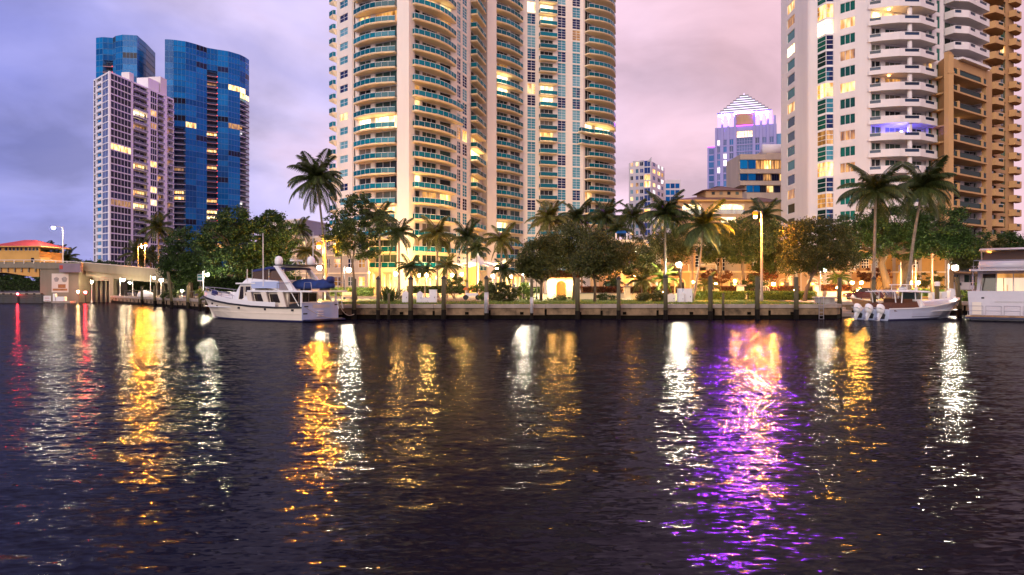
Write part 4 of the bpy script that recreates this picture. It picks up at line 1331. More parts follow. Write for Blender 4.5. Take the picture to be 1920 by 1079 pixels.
W('niche', MB().box(qx(1380), qx(1411), PY + 1.2, PY + 2.9, qz(233), qz(212)), 'peach', t)
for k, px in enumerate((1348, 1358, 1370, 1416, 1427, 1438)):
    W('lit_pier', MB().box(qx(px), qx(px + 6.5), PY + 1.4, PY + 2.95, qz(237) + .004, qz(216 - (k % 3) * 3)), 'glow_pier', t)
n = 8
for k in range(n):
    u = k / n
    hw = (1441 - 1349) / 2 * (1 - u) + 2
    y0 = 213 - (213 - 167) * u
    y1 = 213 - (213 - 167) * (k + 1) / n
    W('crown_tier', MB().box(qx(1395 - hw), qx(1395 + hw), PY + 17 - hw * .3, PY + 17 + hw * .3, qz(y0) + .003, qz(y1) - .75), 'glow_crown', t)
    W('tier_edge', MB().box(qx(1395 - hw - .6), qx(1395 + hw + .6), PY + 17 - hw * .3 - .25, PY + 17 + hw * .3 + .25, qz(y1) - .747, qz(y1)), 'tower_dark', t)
for j in range(22):
    q = qx(1350) + (qx(1440) - qx(1350)) * (j + .5) / 22
    W('streak_lamp', MB().ball((q, PY + 2.4, qz(212) + (.5 if 6 < j < 15 else -.2)), .42, 6), 'glow_streak', t)  # added lamp row that throws the violet streak on the water
W('spire', MB().lathe([(.5, qz(167)), (.3, qz(164)), (.05, qz(161))], 8, (qx(1395), PY + 17, 0)), 'glow_crown', t)
t.rotation_euler.z = -math.atan2(pt(1395, PY).x, PY)      # it faces the river bend

# ================================================================== other background buildings on the right
t = thing('white_slab_tower', 'small distant white apartment tower just right of the cream tower', 'tower', (pt(1210, 300).x, 300, LAND))
fs = Face(pt(1179, 300), pt(1221, 296)); fs2 = Face(pt(1221, 296), pt(1246, 312))
SL = [LAND + 3 * k for k in range(1, 19)]
wall = MB()
colS = [openings(fs, a, b, .6, 2.3, SL) for a, b in ((1182, 1187), (1192, 1197), (1200, 1206))] + [openings(fs, 1208, 1220, .2, 2.7, SL)]
wall_on(wall, fs, LAND, zz(307, 300), .5, colS)
colS2 = [openings(fs2, a, b, .6, 2.3, SL) for a, b in ((1224, 1229), (1233, 1238), (1240, 1244))]
wall_on(wall, fs2, LAND, zz(307, 300), .5, colS2)
W('wall', wall, 'white_wall', t)
W('core', MB().prism([tuple(fs.w(.8, -.8)), tuple(fs.w(fs.len - .3, -1)), tuple(fs2.w(fs2.len - .6, -.8)), tuple(fs2.w(fs2.len - .6, -14)), tuple(fs.w(.8, -16))], LAND, zz(309, 300)), 'pale_grey', t)
W('roof_house', MB().fbox(fs, 1.5, 6.5, -8, -1, zz(309, 300), zz(303, 300)), 'pale_grey', t)
W('roof_fin', MB().add([(fs.B.x, fs.B.y, zz(307, 300)), (fs.B.x - 1.6, fs.B.y + .4, zz(307, 300)), (fs.B.x + .2, fs.B.y, zz(298, 300)), (fs.B.x, fs.B.y + 1, zz(307, 300))], [(0, 1, 2), (1, 3, 2), (3, 0, 2), (0, 3, 1)]), 'pale_grey', t)
for c, (a, b, ops) in enumerate(colS):
    for zb, zt in ops:
        window(t, fs, a, b, zb, zt, 2, 1, -.12, rnd.choice(['glass_navy', 'glass_sky', 'lit_warm', 'lit_dim', 'glass_teal']) if c < 3 else rnd.choice(['glass_sky', 'glass_sky', 'lit_warm']), 'white_frame')
for c, (a, b, ops) in enumerate(colS2):
    for zb, zt in ops:
        window(t, fs2, a, b, zb, zt, 1, 1, -.12, rnd.choice(['glass_navy', 'lit_white', 'lit_warm', 'glass_sky']), 'white_frame')
t = thing('small_blue_block', 'distant small blue glazed block beside the white apartment tower', 'building', (pt(1260, 330).x, 330, LAND))
fq = Face(pt(1246, 330), pt(1276, 330))
m = MB(); m.fbox(fq, 0, fq.len, -8, 0, LAND, zz(338, 330))
W('wall', m, 'white_wall', t)
for k in range(7):
    for j in range(3):
        window(t, fq, .6 + j * 2.3, 2.6 + j * 2.3, zz(350, 330) - k * 3.2 - 1.0, zz(350, 330) - k * 3.2 + 1.3, 1, 1, .05, 'glass_blue', None)

# beige office block with ribbon windows
OY = 215.0
t = thing('beige_office', 'beige office block with stepped terraces and ribbon windows below the pyramid tower', 'building', (pt(1430, OY).x, OY, LAND))
for k, (yt, yb, x0, x1, lit) in enumerate([(275, 290, 1437, 1480, 0), (290, 300, 1388, 1480, 0), (300, 318, 1388, 1480, 1), (318, 326, 1388, 1480, 0), (326, 340, 1388, 1480, 1), (340, 348, 1388, 1480, 0), (348, 362, 1400, 1480, 1), (362, 470, 1400, 1480, 0)]):
    fo = Face(pt(x0, OY + (4 if k == 0 else 0)), pt(x1, OY + (4 if k == 0 else 0)))
    z0_, z1_ = zz(yb, OY), zz(yt, OY)
    if lit:
        W('band_wall', MB().fbox(fo, 0, fo.len, -14, -1.2, z0_, z1_), 'stone_beige', t)
        nseg = 6
        for j in range(nseg):
            a, b = fo.len * j / nseg, fo.len * (j + 1) / nseg - .25
            window(t, fo, a, b, z0_ + .2, z1_ - .1, 3, 1, -1.0 if j > 1 else -.15, ('glass_blue' if j < 2 else rnd.choice(['lit_dim', 'glass_navy', 'lit_warm', 'glass_door'])), 'dark_steel' if j > 1 else None, 'ribbon_window', .12)
    else:
        W('parapet_band', MB().fbox(fo, 0, fo.len, -14, 0, z0_ + .003, z1_ - .003), 'stone_beige', t)
W('roof_vault', MB().tube([(pt(1440, OY).x, OY + 5, zz(275, OY)), (pt(1482, OY).x, OY + 5, zz(275, OY))], 1.7, 12), 'white_wall', t, True)

# terracotta roofed building with lit upper gallery
HY = 150.0
t = thing('gallery_building', 'peach building with brown hipped roofs and brightly lit arched gallery', 'building', (pt(1340, HY).x, HY, LAND))


def hx(px): return (px - CX) / F_PX * HY
def hz(py): return zz(py, HY)


fg = Face((hx(1268), HY), (hx(1412), HY))
wall = MB()
arch = [(hx(a) - hx(1268), hx(b) - hx(1268), [(hz(402), hz(383))]) for a, b in ((1280, 1316), (1338, 1396))]
wall_on(wall, fg, LAND, hz(379), .8, arch)
W('wall', wall, 'peach', t)
for a, b, ops in arch:
    q0, q1 = hx(1268) + a, hx(1268) + b
    m = MB()
    n = 10      # arched head
    for i in range(n):
        u0, u1 = i / n, (i + 1) / n
        f = lambda u: hz(390) + (hz(383) - hz(390)) * math.sin(math.pi * min(max(u, .02), .98)) ** .5
        x0_, x1_ = q0 + (q1 - q0) * u0, q0 + (q1 - q0) * u1
        m.hexa([(x0_, HY + .05, f(u0)), (x1_, HY + .05, f(u1)), (x1_, HY + .5, f(u1)), (x0_, HY + .5, f(u0)), (x0_, HY + .05, hz(383) + .02), (x1_, HY + .05, hz(383) + .02), (x1_, HY + .5, hz(383) + .02), (x0_, HY + .5, hz(383) + .02)])
    W('arch', m, 'cream', t)
    window(t, fg, a, b, hz(402), hz(383), 4, 2, -.7, 'lit_bright', 'white_frame', 'gallery_window', .1)
    W('gallery_rail', MB().fbox(fg, a, b, .05, .12, hz(402), hz(394)), 'rail_clear', t)
window(t, fg, hx(1352) - hx(1268), hx(1380) - hx(1268), hz(420), hz(408), 3, 1, .05, 'lit_bright', 'white_frame', 'gallery_window')


def hip(name, x0, x1, y0, y1, z0, z1, inset, mat, parent, ov=.6):
    return W(name, MB().add([(x0 - ov, y0 - ov, z0), (x1 + ov, y0 - ov, z0), (x1 + ov, y1 + ov, z0), (x0 - ov, y1 + ov, z0), (x0 + inset, (y0 + y1) / 2, z1), (x1 - inset, (y0 + y1) / 2, z1)],
                            [(3, 2, 1, 0), (0, 1, 5, 4), (1, 2, 5), (2, 3, 4, 5), (3, 0, 4)]), mat, parent)


W('eave', MB().box(hx(1268) - .8, hx(1414), HY - .8, HY + 14, hz(379) + .003, hz(376)), 'ochre', t)
hip('roof', hx(1268), hx(1413), HY, HY + 14, hz(376) + .004, hz(360), 9, 'roof_brown', t, .8)
W('upper_wall', MB().box(hx(1332), hx(1402), HY + 3.5, HY + 11, hz(375), hz(354)), 'peach', t)
for px in (1343, 1358, 1373, 1389):
    W('upper_window', MB().box(hx(px), hx(px + 6), HY + 3.42, HY + 3.497, hz(362), hz(356)), 'glass_door', t)
hip('roof', hx(1330), hx(1404), HY + 3.5, HY + 11, hz(354) + .003, hz(341), 5, 'roof_brown', t, .8)
W('wing_wall', MB().box(hx(1416), hx(1472), HY + 2, HY + 14, LAND, hz(378)), 'peach', t)
hip('roof', hx(1416), hx(1478), HY + 2, HY + 14, hz(378) + .003, hz(362), 4, 'roof_brown', t, .7)

# ================================================================== townhouses behind the garden
TY = 100.0


def tx(px): return (px - CX) / F_PX * TY
def tz(py): return zz(py, TY)


def townhouse(px0, px1, ytop, label, seedv, awn=None, wins=(), dy=0.0, mat='peach', doors=()):
    r = random.Random(seedv)
    t = thing('townhouse', label, 'house', (tx((px0 + px1) / 2), TY + dy, LAND), 0, 'townhouses behind the garden')
    f = Face((tx(px0), TY + dy), (tx(px1), TY + dy))
    cols = []
    for a, b, y0, y1, g in wins:
        cols.append((tx(a) - tx(px0), tx(b) - tx(px0), [(tz(y1), tz(y0))]))
    merged = {}
    for c in cols:
        merged.setdefault((round(c[0], 3), round(c[1], 3)), []).extend(c[2])
    m = MB()
    wall_on(m, f, LAND, tz(ytop), .5, [(a, b, o) for (a, b), o in merged.items()])
    W('wall', m, mat, t)
    W('back', MB().fbox(f, 0, f.len, -9, -.9, LAND, tz(ytop) - .2), mat, t)
    W('cornice', MB().fbox(f, -.1, f.len + .1, -.6, .25, tz(ytop) + .003, tz(ytop) + .35), 'cream', t)
    W('string_course', MB().fbox(f, 0, f.len, .003, .14, tz(512), tz(509)), 'cream', t)
    for a, b, y0, y1, g in wins:
        window(t, f, tx(a) - tx(px0), tx(b) - tx(px0), tz(y1), tz(y0), 3, 4 if y1 - y0 > 18 else 2, -.2, g, 'white_frame', 'window', .09)
    npil = max(2, int(f.len / 3.4))
    for k in range(npil + 1):
        s_ = f.len * k / npil
        W('pilaster', MB().fbox(f, max(0, s_ - .22), min(f.len, s_ + .22), .003, .12, LAND, tz(ytop) - .02), 'stone_beige' if mat != 'stone_beige' else 'peach', t)
    for k in range(npil):
        s_ = f.len * (k + .5) / npil
        if r.random() < .75:
            W('arch_panel', MB().fbox(f, s_ - .7, s_ + .7, .004, .05, LAND + .1, LAND + 2.3), r.choice(['glass_door', 'lit_dim', 'smoked', 'lit_warm']), t)  # flat panel; the recess's shade and lamp glow are put into its material
            W('arch_trim', MB().tube([tuple(f.w(s_ - .75, .06)) + (LAND + .1,), tuple(f.w(s_ - .75, .06)) + (LAND + 2.3,)] + [tuple(f.w(s_ - .75 * math.cos(math.pi * i / 8), .06)) + (LAND + 2.3 + .55 * math.sin(math.pi * i / 8),) for i in range(1, 8)] + [tuple(f.w(s_ + .75, .06)) + (LAND + 2.3,), tuple(f.w(s_ + .75, .06)) + (LAND + .1,)], .09, 5), 'cream', t)
        if r.random() < .6:
            zb_ = tz(509) + .03
            W('terrace_rail', MB().fbox(f, s_ - 1.3, s_ + 1.3, .5, .56, zb_ + .9, zb_ + .97).fbox(f, s_ - 1.3, s_ - 1.22, .1, .55, zb_, zb_ + .9).fbox(f, s_ + 1.22, s_ + 1.3, .1, .55, zb_, zb_ + .9), 'white_frame', t)
            W('terrace_slab', MB().fbox(f, s_ - 1.35, s_ + 1.35, .15, .62, zb_ - .16, zb_ - .01), 'cream', t)
    for a, b, y0 in doors:
        window(t, f, tx(a) - tx(px0), tx(b) - tx(px0), LAND, tz(y0), 2, 3, .04, 'lit_warm', 'ochre', 'door', .1)
    return t


townhouse(1120, 1212, 455, 'peach townhouse with paned upper windows behind the tree right of the gatehouse', 1, wins=[(1163, 1190, 480, 503, 'glass_door'), (1128, 1146, 480, 503, 'glass_door'), (1170, 1184, 518, 536, 'lit_warm')])
townhouse(1212, 1300, 466, 'peach townhouse with one bright white framed window behind the royal palm', 2, wins=[(1220, 1243, 477, 499, 'glass_door'), (1262, 1284, 480, 503, 'glass_navy'), (1262, 1280, 518, 536, 'lit_warm')], dy=1.2)
townhouse(1300, 1402, 462, 'pale townhouse with a striped awning over its upper windows', 3, wins=[(1304, 1332, 480, 502, 'glass_door'), (1346, 1360, 478, 508, 'glass_navy'), (1376, 1388, 522, 540, 'lit_warm'), (1310, 1324, 520, 538, 'lit_dim')], mat='stone_beige')
townhouse(1402, 1500, 468, 'ochre lit townhouse behind the concrete street lamp', 4, wins=[(1414, 1424, 478, 505, 'glass_navy'), (1462, 1476, 480, 503, 'glass_door'), (1440, 1456, 518, 538, 'lit_warm'), (1480, 1492, 518, 538, 'lit_warm')], dy=1.0)
townhouse(1500, 1640, 470, 'ochre lit townhouse behind the orange lit forked tree', 5, wins=[(1520, 1534, 480, 503, 'glass_door'), (1600, 1612, 482, 504, 'glass_door'), (1616, 1630, 482, 504, 'glass_navy'), (1540, 1556, 516, 538, 'lit_warm'), (1580, 1590, 518, 538, 'lit_warm')])
townhouse(1640, 1790, 474, 'orange lit house with brown door behind the big fig trunks', 6, wins=[(1654, 1664, 484, 506, 'smoked'), (1728, 1744, 490, 502, 'glass_door'), (1700, 1712, 515, 535, 'lit_warm'), (1760, 1775, 515, 535, 'lit_warm')], dy=2, mat='ochre')
# awnings
for k, (px0, px1, y0, y1, lab) in enumerate([(1303, 1340, 466, 480, 'navy and white striped awning on the pale townhouse'), (1606, 1628, 477, 486, 'small striped awning on the ochre house by the fig tree')]):
    t = thing('striped_awning', lab, 'awning', (tx((px0 + px1) / 2), TY - .6, tz(y1)))
    n = 14
    for i in range(n):
        a, b = tx(px0 + (px1 - px0) * i / n), tx(px0 + (px1 - px0) * (i + 1) / n)
        W('stripe', MB().hexa([(a, TY - 1.6, tz(y1)), (b, TY - 1.6, tz(y1)), (b, TY - .02, tz(y0) - .06), (a, TY - .02, tz(y0) - .06), (a, TY - 1.6, tz(y1) + .05), (b, TY - 1.6, tz(y1) + .05), (b, TY - .02, tz(y0)), (a, TY - .02, tz(y0))]), 'striped_light' if i % 2 else 'striped_dark', t)
# blue rooftop canopy
t = thing('blue_roof_canopy', 'bright blue canopy roof on white posts above the trees', 'canopy', (tx(1178), TY + 6, tz(446)))
W('roof', MB().loft([[(tx(1162), TY + 4, tz(434)), (tx(1184), TY + 4, tz(434)), (tx(1198), TY + 8, tz(437)), (tx(1172), TY + 9, tz(437))], [(tx(1168), TY + 5, tz(428)), (tx(1183), TY + 5, tz(428)), (tx(1188), TY + 7, tz(431)), (tx(1172), TY + 7, tz(431))]]), 'canvas_sky', t)
for px, dy in ((1163, 4), (1184, 4), (1197, 8), (1173, 9)):
    W('post', MB().box(tx(px) - .1, tx(px) + .1, TY + dy, TY + dy + .2, tz(456), tz(434)), 'white_frame', t)
t = thing('blue_patch_canopy', 'second small blue awning half hidden in the foliage', 'canopy', (tx(1073), TY + 6, tz(446)))
W('roof', MB().loft([[(tx(1066), TY + 5, tz(444)), (tx(1082), TY + 5, tz(444)), (tx(1082), TY + 8, tz(444)), (tx(1066), TY + 8, tz(444))], [(tx(1069), TY + 6, tz(437)), (tx(1079), TY + 6, tz(437)), (tx(1079), TY + 7, tz(437)), (tx(1069), TY + 7, tz(437))]]), 'canvas_sky', t)
for px in (1067, 1081):
    W('post', MB().box(tx(px) - .08, tx(px) + .08, TY + 5.2, TY + 5.4, LAND, tz(444)), 'white_frame', t)
# ================================================================== vegetation
def quad_mesh(name, verts, mat):
    """verts: (n*4, 3) array, every four points a leaf."""
    n = len(verts) // 4
    me = bpy.data.meshes.new(name)
    me.vertices.add(n * 4)
    me.vertices.foreach_set('co', np.asarray(verts, dtype=np.float32).ravel())
    me.loops.add(n * 4)
    me.loops.foreach_set('vertex_index', np.arange(n * 4, dtype=np.int32))
    me.polygons.add(n)
    me.polygons.foreach_set('loop_start', np.arange(0, n * 4, 4, dtype=np.int32))
    me.materials.append(M[mat])
    me.update(calc_edges=True)
    return me


def leaves(rg, cen, size, droop=0.25):
    """Leaf blades (folded diamonds) at the given centres."""
    n = len(cen)
    d = rg.normal(size=(n, 3)); d[:, 2] = d[:, 2] * .7 - droop
    d /= np.linalg.norm(d, axis=1, keepdims=True)
    s = rg.normal(size=(n, 3))
    s -= d * (s * d).sum(1, keepdims=True)
    s /= np.linalg.norm(s, axis=1, keepdims=True)
    up = np.cross(d, s)
    L = (size * rg.uniform(.7, 1.4, (n, 1)))
    a = cen - d * L * .5
    b = cen + s * L * .30 + up * L * .10
    c = cen + d * L * .55
    e = cen - s * L * .30 + up * L * .10
    return np.stack([a, b, c, e], 1).reshape(-1, 3)


def clump_cloud(rg, blobs, n, tuft=0.6, inner=0.35):
    """Points in tufts spread through the ellipsoids, most of them near the skin."""
    vol = np.array([b[3] * b[4] * b[5] for b in blobs]) ** (2 / 3)
    vol /= vol.sum()
    nt = max(12, n // 70)
    which = rg.choice(len(blobs), nt, p=vol)
    dirs = rg.normal(size=(nt, 3)); dirs /= np.linalg.norm(dirs, axis=1, keepdims=True)
    rad = rg.uniform(inner, 1.0, (nt, 1)) ** .45
    B = np.array(blobs, dtype=float)
    tc = B[which, :3] + dirs * rad * B[which, 3:]
    sz = rg.uniform(.55, 1.35, nt) * tuft
    k = rg.integers(0, nt, n)
    p = rg.normal(size=(n, 3)) * sz[k][:, None] * np.array([1, 1, .62]) * .55
    return tc[k] + p


def limb(m, a, b, r0, r1, rr, n=5, bend=.12):
    a, b = Vector(a), Vector(b)
    L = (b - a).length
    pts = [a.lerp(b, i / n) + Vector((rr.uniform(-1, 1), rr.uniform(-1, 1), rr.uniform(-.5, .8))) * L * bend * math.sin(math.pi * i / n) for i in range(n + 1)]
    m.tube(pts, [r0 + (r1 - r0) * i / n for i in range(n + 1)], 7)
    return pts


def tree(name, label, Y, base, blobs, leaf, n, size=.26, trunk=None, tuft=.65, r0=.28, group=None, sparse=.35, depth=1.0, bark='bark', limbs=5):
    """blobs: (px, py, rx, ry) of the crown lobes in picture units at depth Y; trunk: picture points above the base."""
    s = Y / F_PX
    b = P(base[0], CY, Y)
    t = thing(name, label, 'tree', (b.x, Y, LAND), 0, group)
    rg = np.random.default_rng(abs(int(base[0] * 7 + Y)))
    rr = random.Random(int(base[0] + Y))
    bl = []
    for i, (px, py, rx, ry) in enumerate(blobs):
        q = P(px, py, Y)
        rd = (rx + ry) * .5 * s * depth
        bl.append((q.x - b.x, rr.uniform(-.5, .5) * rd, q.z - LAND, rx * s, rd, ry * s))
    for k in range(len(bl) + 1):       # ragged side lobes
        q = bl[rr.randrange(len(blobs))]
        a_ = rr.uniform(0, 6.283)
        e_ = rr.uniform(-.5, .9)
        bl.append((q[0] + math.cos(a_) * q[3] * 1.0, q[1] + math.sin(a_) * q[4] * .9, q[2] + e_ * q[5], q[3] * rr.uniform(.22, .45), q[4] * .35, q[5] * rr.uniform(.22, .42)))
    cen = clump_cloud(rg, bl, int(n * 2.3), tuft, sparse)
    cen = cen[cen[:, 2] > .6]
    link('crown', quad_mesh('crown', leaves(rg, cen, size * .78), leaf), t)
    m = MB()
    tp = [Vector((0, 0, -.2))] + [Vector(((px - base[0]) * s, 0, zz(py, Y) - LAND)) for px, py in (trunk or [(base[0], blobs[-1][1])])]
    m.tube(tp, [r0 * (1.25 if i == 0 else 1 - .45 * i / len(tp)) for i in range(len(tp))], 9)
    for k in range(limbs):
        q = bl[k % len(bl)]
        o = tp[-1] if k % 2 == 0 or len(tp) < 3 else tp[-2]
        e = Vector((q[0] + rr.uniform(-.5, .5) * q[3], q[1] + rr.uniform(-.5, .5) * q[4], q[2] + rr.uniform(-.2, .5) * q[5]))
        pts = limb(m, o, e, r0 * .5, r0 * .12, rr)
        for j in range(2):
            limb(m, pts[3], e + Vector((rr.uniform(-1, 1) * q[3], rr.uniform(-1, 1) * q[4], rr.uniform(-.3, .6) * q[5])) * .7, r0 * .2, r0 * .06, rr, 4)
    LO('trunk', m, bark, t, smooth=True)
    return t


DG = 'dark shade trees on the left bank'
tree('shade_tree', 'dark round shade tree in front of the bridge end', 100, (357, 550), [(345, 468, 40, 42), (318, 492, 24, 30), (372, 500, 28, 34), (340, 510, 36, 24)], 'leaf_dark', 9000, .34, [(357, 520), (355, 500)], group=DG, r0=.35)
tree('shade_tree', 'largest dense dark green shade tree behind the yacht bow', 92, (468, 552), [(436, 422, 40, 34), (412, 455, 30, 34), (462, 455, 42, 42), (438, 492, 46, 30), (476, 500, 36, 28), (398, 430, 14, 16)], 'leaf_dark', 15000, .34, [(466, 525), (463, 505)], group=DG, r0=.42)
tree('shade_tree', 'dense dark shade tree right of the largest one, behind the flybridge', 95, (514, 552), [(508, 425, 24, 32), (520, 465, 30, 36), (500, 498, 30, 28), (532, 500, 20, 26)], 'leaf_dark', 9000, .34, [(513, 525), (512, 505)], group=DG, r0=.35)
tree('street_tree', 'loose olive leaved tree with pale trunk between coconut palm and tower', 84, (668, 556), [(668, 388, 34, 24), (636, 420, 26, 26), (695, 420, 26, 34), (662, 440, 36, 30), (640, 466, 22, 18), (690, 470, 22, 20)], 'leaf_mid', 6500, .30, [(664, 525), (661, 495), (664, 470)], tuft=.5, r0=.15, sparse=.1)
GG = 'garden trees right of the tower foot'
tree('garden_tree', 'bushy olive tree left of the gatehouse', 80, (1014, 560), [(1004, 480, 28, 30), (1032, 462, 24, 26), (1018, 505, 34, 22), (985, 500, 16, 22)], 'leaf_olive', 7000, .27, [(1015, 535), (1014, 515)], group=GG, r0=.17)
tree('garden_tree', 'tall olive tree above the gatehouse roof', 84, (1076, 558), [(1072, 448, 34, 28), (1100, 462, 28, 26), (1052, 475, 26, 28), (1085, 492, 34, 22)], 'leaf_olive', 7500, .28, [(1077, 530), (1076, 505)], group=GG, r0=.2)
tree('garden_tree', 'wide grey green tree with slim pale trunk right of the gatehouse', 72, (1115, 568), [(1118, 462, 30, 30), (1140, 485, 36, 32), (1102, 498, 32, 26), (1168, 470, 30, 28), (1130, 512, 30, 14)], 'leaf_olive', 8500, .25, [(1116, 535), (1112, 512), (1114, 500)], group=GG, r0=.14, sparse=.2)
tree('garden_tree', 'dark leafy tree between the two curved palms', 95, (1276, 552), [(1240, 452, 24, 20), (1280, 452, 32, 24), (1262, 475, 30, 18)], 'leaf_olive', 5500, .30, [(1276, 525), (1274, 500)], group=GG, r0=.2)
tree('garden_tree', 'round dark tree left of the concrete street lamp', 92, (1394, 554), [(1388, 432, 38, 24), (1366, 458, 28, 26), (1418, 455, 30, 28), (1392, 476, 40, 18)], 'leaf_mid', 8500, .30, [(1394, 525), (1392, 500), (1394, 485)], group=GG, r0=.22)
tree('garden_tree', 'dark tree right behind the concrete street lamp', 96, (1446, 554), [(1440, 440, 24, 26), (1452, 478, 22, 24), (1436, 500, 18, 18)], 'leaf_mid', 5000, .30, [(1446, 530), (1446, 505)], group=GG, r0=.2)
tree('forked_tree', 'leaning forked tree with crown lit orange by the street lamp', 77, (1508, 566), [(1496, 442, 28, 28), (1540, 432, 36, 26), (1578, 455, 30, 30), (1496, 480, 26, 26), (1545, 475, 40, 24), (1585, 488, 28, 20), (1530, 500, 36, 14)], 'leaf_olive', 14000, .24, [(1513, 540), (1522, 520), (1530, 508)], r0=.2, sparse=.3, limbs=8)
tree('fig_tree', 'broad dark fig tree with thick orange lit trunks behind the boats', 92, (1668, 552), [(1640, 430, 40, 34), (1690, 420, 46, 36), (1745, 425, 46, 36), (1600, 430, 34, 30), (1790, 450, 34, 30), (1680, 462, 60, 24), (1750, 465, 50, 20), (1625, 470, 30, 18)], 'leaf_dark', 19000, .32, [(1660, 520), (1652, 495), (1660, 475)], r0=.55, limbs=9, depth=.8)
tree('fig_tree', 'second thick trunked fig tree right of the first', 96, (1695, 552), [(1720, 440, 40, 26), (1770, 440, 36, 26), (1815, 462, 26, 24)], 'leaf_dark', 7000, .32, [(1694, 520), (1698, 500), (1704, 480)], r0=.75, limbs=6)
tree('street_tree', 'reddish lit tree below the tan tower at the right edge', 118, (1830, 548), [(1822, 474, 26, 22), (1850, 470, 22, 22), (1806, 490, 18, 16)], 'leaf_olive', 4500, .34, [(1830, 520)], r0=.25)
tree('street_tree', 'dark tree at the extreme right edge behind the yacht', 120, (1890, 548), [(1880, 462, 26, 26), (1908, 468, 26, 28), (1895, 490, 30, 20)], 'leaf_dark', 5500, .36, [(1890, 520)], r0=.25)
tree('street_tree', 'low dark trees behind the bridge railing', 190, (172, 545), [(150, 497, 22, 7), (182, 497, 24, 8), (205, 500, 18, 9)], 'leaf_dark', 3000, .5, [(172, 515)], r0=.25)

# ------------------------------------------------------------------ palms


def frond_mesh(kind, leaf, seedv):
    e0, curl, hang = [(74, 50, .5), (48, 75, .8), (20, 80, .95), (-8, 70, 1.0), (-48, 32, .9)][kind]
    rr = random.Random(seedv + kind)
    n = 30
    pos, ang = [], []
    p = Vector((0, 0, 0))
    for i in range(n + 1):
        a = R(e0 - curl * (i / n) ** 1.3)
        pos.append(p.copy()); ang.append(a)
        p = p + Vector((math.cos(a), 0, math.sin(a))) / n
    vs = []
    for i in range(n):       # rachis as a flat strip
        w0, w1 = .016 * (1 - i / n) + .004, .016 * (1 - (i + 1) / n) + .004
        a, b = pos[i], pos[i + 1]
        vs += [a + Vector((0, -w0, 0)), b + Vector((0, -w1, 0)), b + Vector((0, w1, .004)), a + Vector((0, w0, .004))]
    for i in range(2, n + 1):
        u = i / n
        l = .33 * (math.sin(math.pi * (.10 + .84 * u)) ** .65) * (1 if i < n else .6)
        for sgn in (-1, 1):
            for half in (0, .5):
                q = pos[i] if half == 0 else (pos[i] + pos[i - 1]) / 2
                a = ang[i]
                f = .75 + rr.uniform(-.12, .12) + .5 * u
                d = Vector((math.cos(a) * f, sgn * 1.0, math.sin(a) * f - .12)).normalized()
                tip_d = (d + Vector((0, 0, -hang - rr.uniform(0, .35)))).normalized()
                mid = q + d * l * .45
                tip = mid + tip_d * l * rr.uniform(.45, .62)
                wv = Vector((math.cos(a), 0, math.sin(a))) * .014
                vs += [q - wv * .6, mid - wv, tip, mid + wv]
    return quad_mesh('frond', np.array([tuple(v) for v in vs]), leaf)


def palm(name, label, crown, Y, Lpx, base=None, n=18, leaf='leaf_palm', r=.16, seedv=1, group=None, shaft=False, sag=0.0, bark='palm_bark', kinds=(0, 1, 1, 2, 2, 2, 3, 3, 4)):
    s = Y / F_PX
    bpx = base if base is not None else crown[0]
    b = P(bpx, CY, Y)
    c = P(crown[0], crown[1], Y)
    t = thing(name, label, 'palm tree', (b.x, Y, LAND), 0, group)
    rr = random.Random(seedv * 13 + int(crown[0]))
    top = Vector((c.x - b.x, 0, c.z - LAND))
    pts, rs = [], []
    for i in range(11):
        u = i / 10
        pts.append(Vector((top.x * (u + sag * math.sin(math.pi * u)), .0, -.2 + (top.z + .2) * u)))
        rs.append(r * (1.45 - .6 * min(1, u * 3)) if u < .33 else r * (.92 - .3 * u))
    LO('trunk', MB().tube(pts, rs, 9), bark, t, smooth=True)
    if shaft:
        LO('crownshaft', MB().tube([top - Vector((0, 0, Lpx * s * .35)), top], [r * .85, r * .5], 8), 'leaf_bright', t, smooth=True)
    L = Lpx * s * 1.15
    for k in range(int(n * 1.6)):
        kd = kinds[k % len(kinds)]
        me = cached(('frond', kd, leaf, k % 2), lambda: frond_mesh(kd, leaf, 40 + k % 2))
        sc_ = L * rr.uniform(.85, 1.1)
        link('frond', me, t, top + Vector((0, 0, rr.uniform(-.05, .1))), (rr.uniform(-.2, .2), rr.uniform(-.12, .12), k * 2.399 + rr.uniform(-.3, .3)), (sc_, sc_, sc_))
    return t


palm('coconut_palm', 'tall coconut palm rising left of the cream tower', (594, 338), 85, 56, 615, 24, r=.19, sag=-.12, seedv=2)
RP = 'royal palms before the tower'
for k, (c, Y, L, lab) in enumerate([((712, 410), 104, 36, 'leftmost royal palm before the tower, beside the loose olive tree'), ((748, 440), 102, 36, 'second royal palm from the left before the tower'), ((820, 443), 103, 40, 'golden lit royal palm before the curved balconies'),
                                    ((876, 447), 106, 38, 'royal palm just left of the white canopy'), ((894, 468), 97, 26, 'slim smaller palm in front of the white canopy'), ((940, 452), 104, 36, 'royal palm just right of the white canopy')]):
    palm('royal_palm', lab, c, Y, L, None, 16, 'leaf_palm_lit' if k in (2, 5) else 'leaf_palm', .2 if k != 4 else .11, 5 + k, RP, shaft=True)
BP = 'palms massed behind the garden trees'
for k, (c, Y, L, lab) in enumerate([((1030, 412), 110, 42, 'dark palm above the bushy olive tree left of the gatehouse'), ((1082, 410), 113, 38, 'dark palm above the gatehouse'), ((1136, 410), 112, 40, 'dark palm at the right foot of the cream tower'),
                                    ((1188, 408), 111, 40, 'dark palm below the distant white tower'), ((1160, 432), 106, 30, 'short dark palm left of the blue canopy')]):
    palm('coconut_palm', lab, c, Y, L, None, 18, 'leaf_palm_lit' if k == 0 else 'leaf_palm', .15, 15 + k, BP)
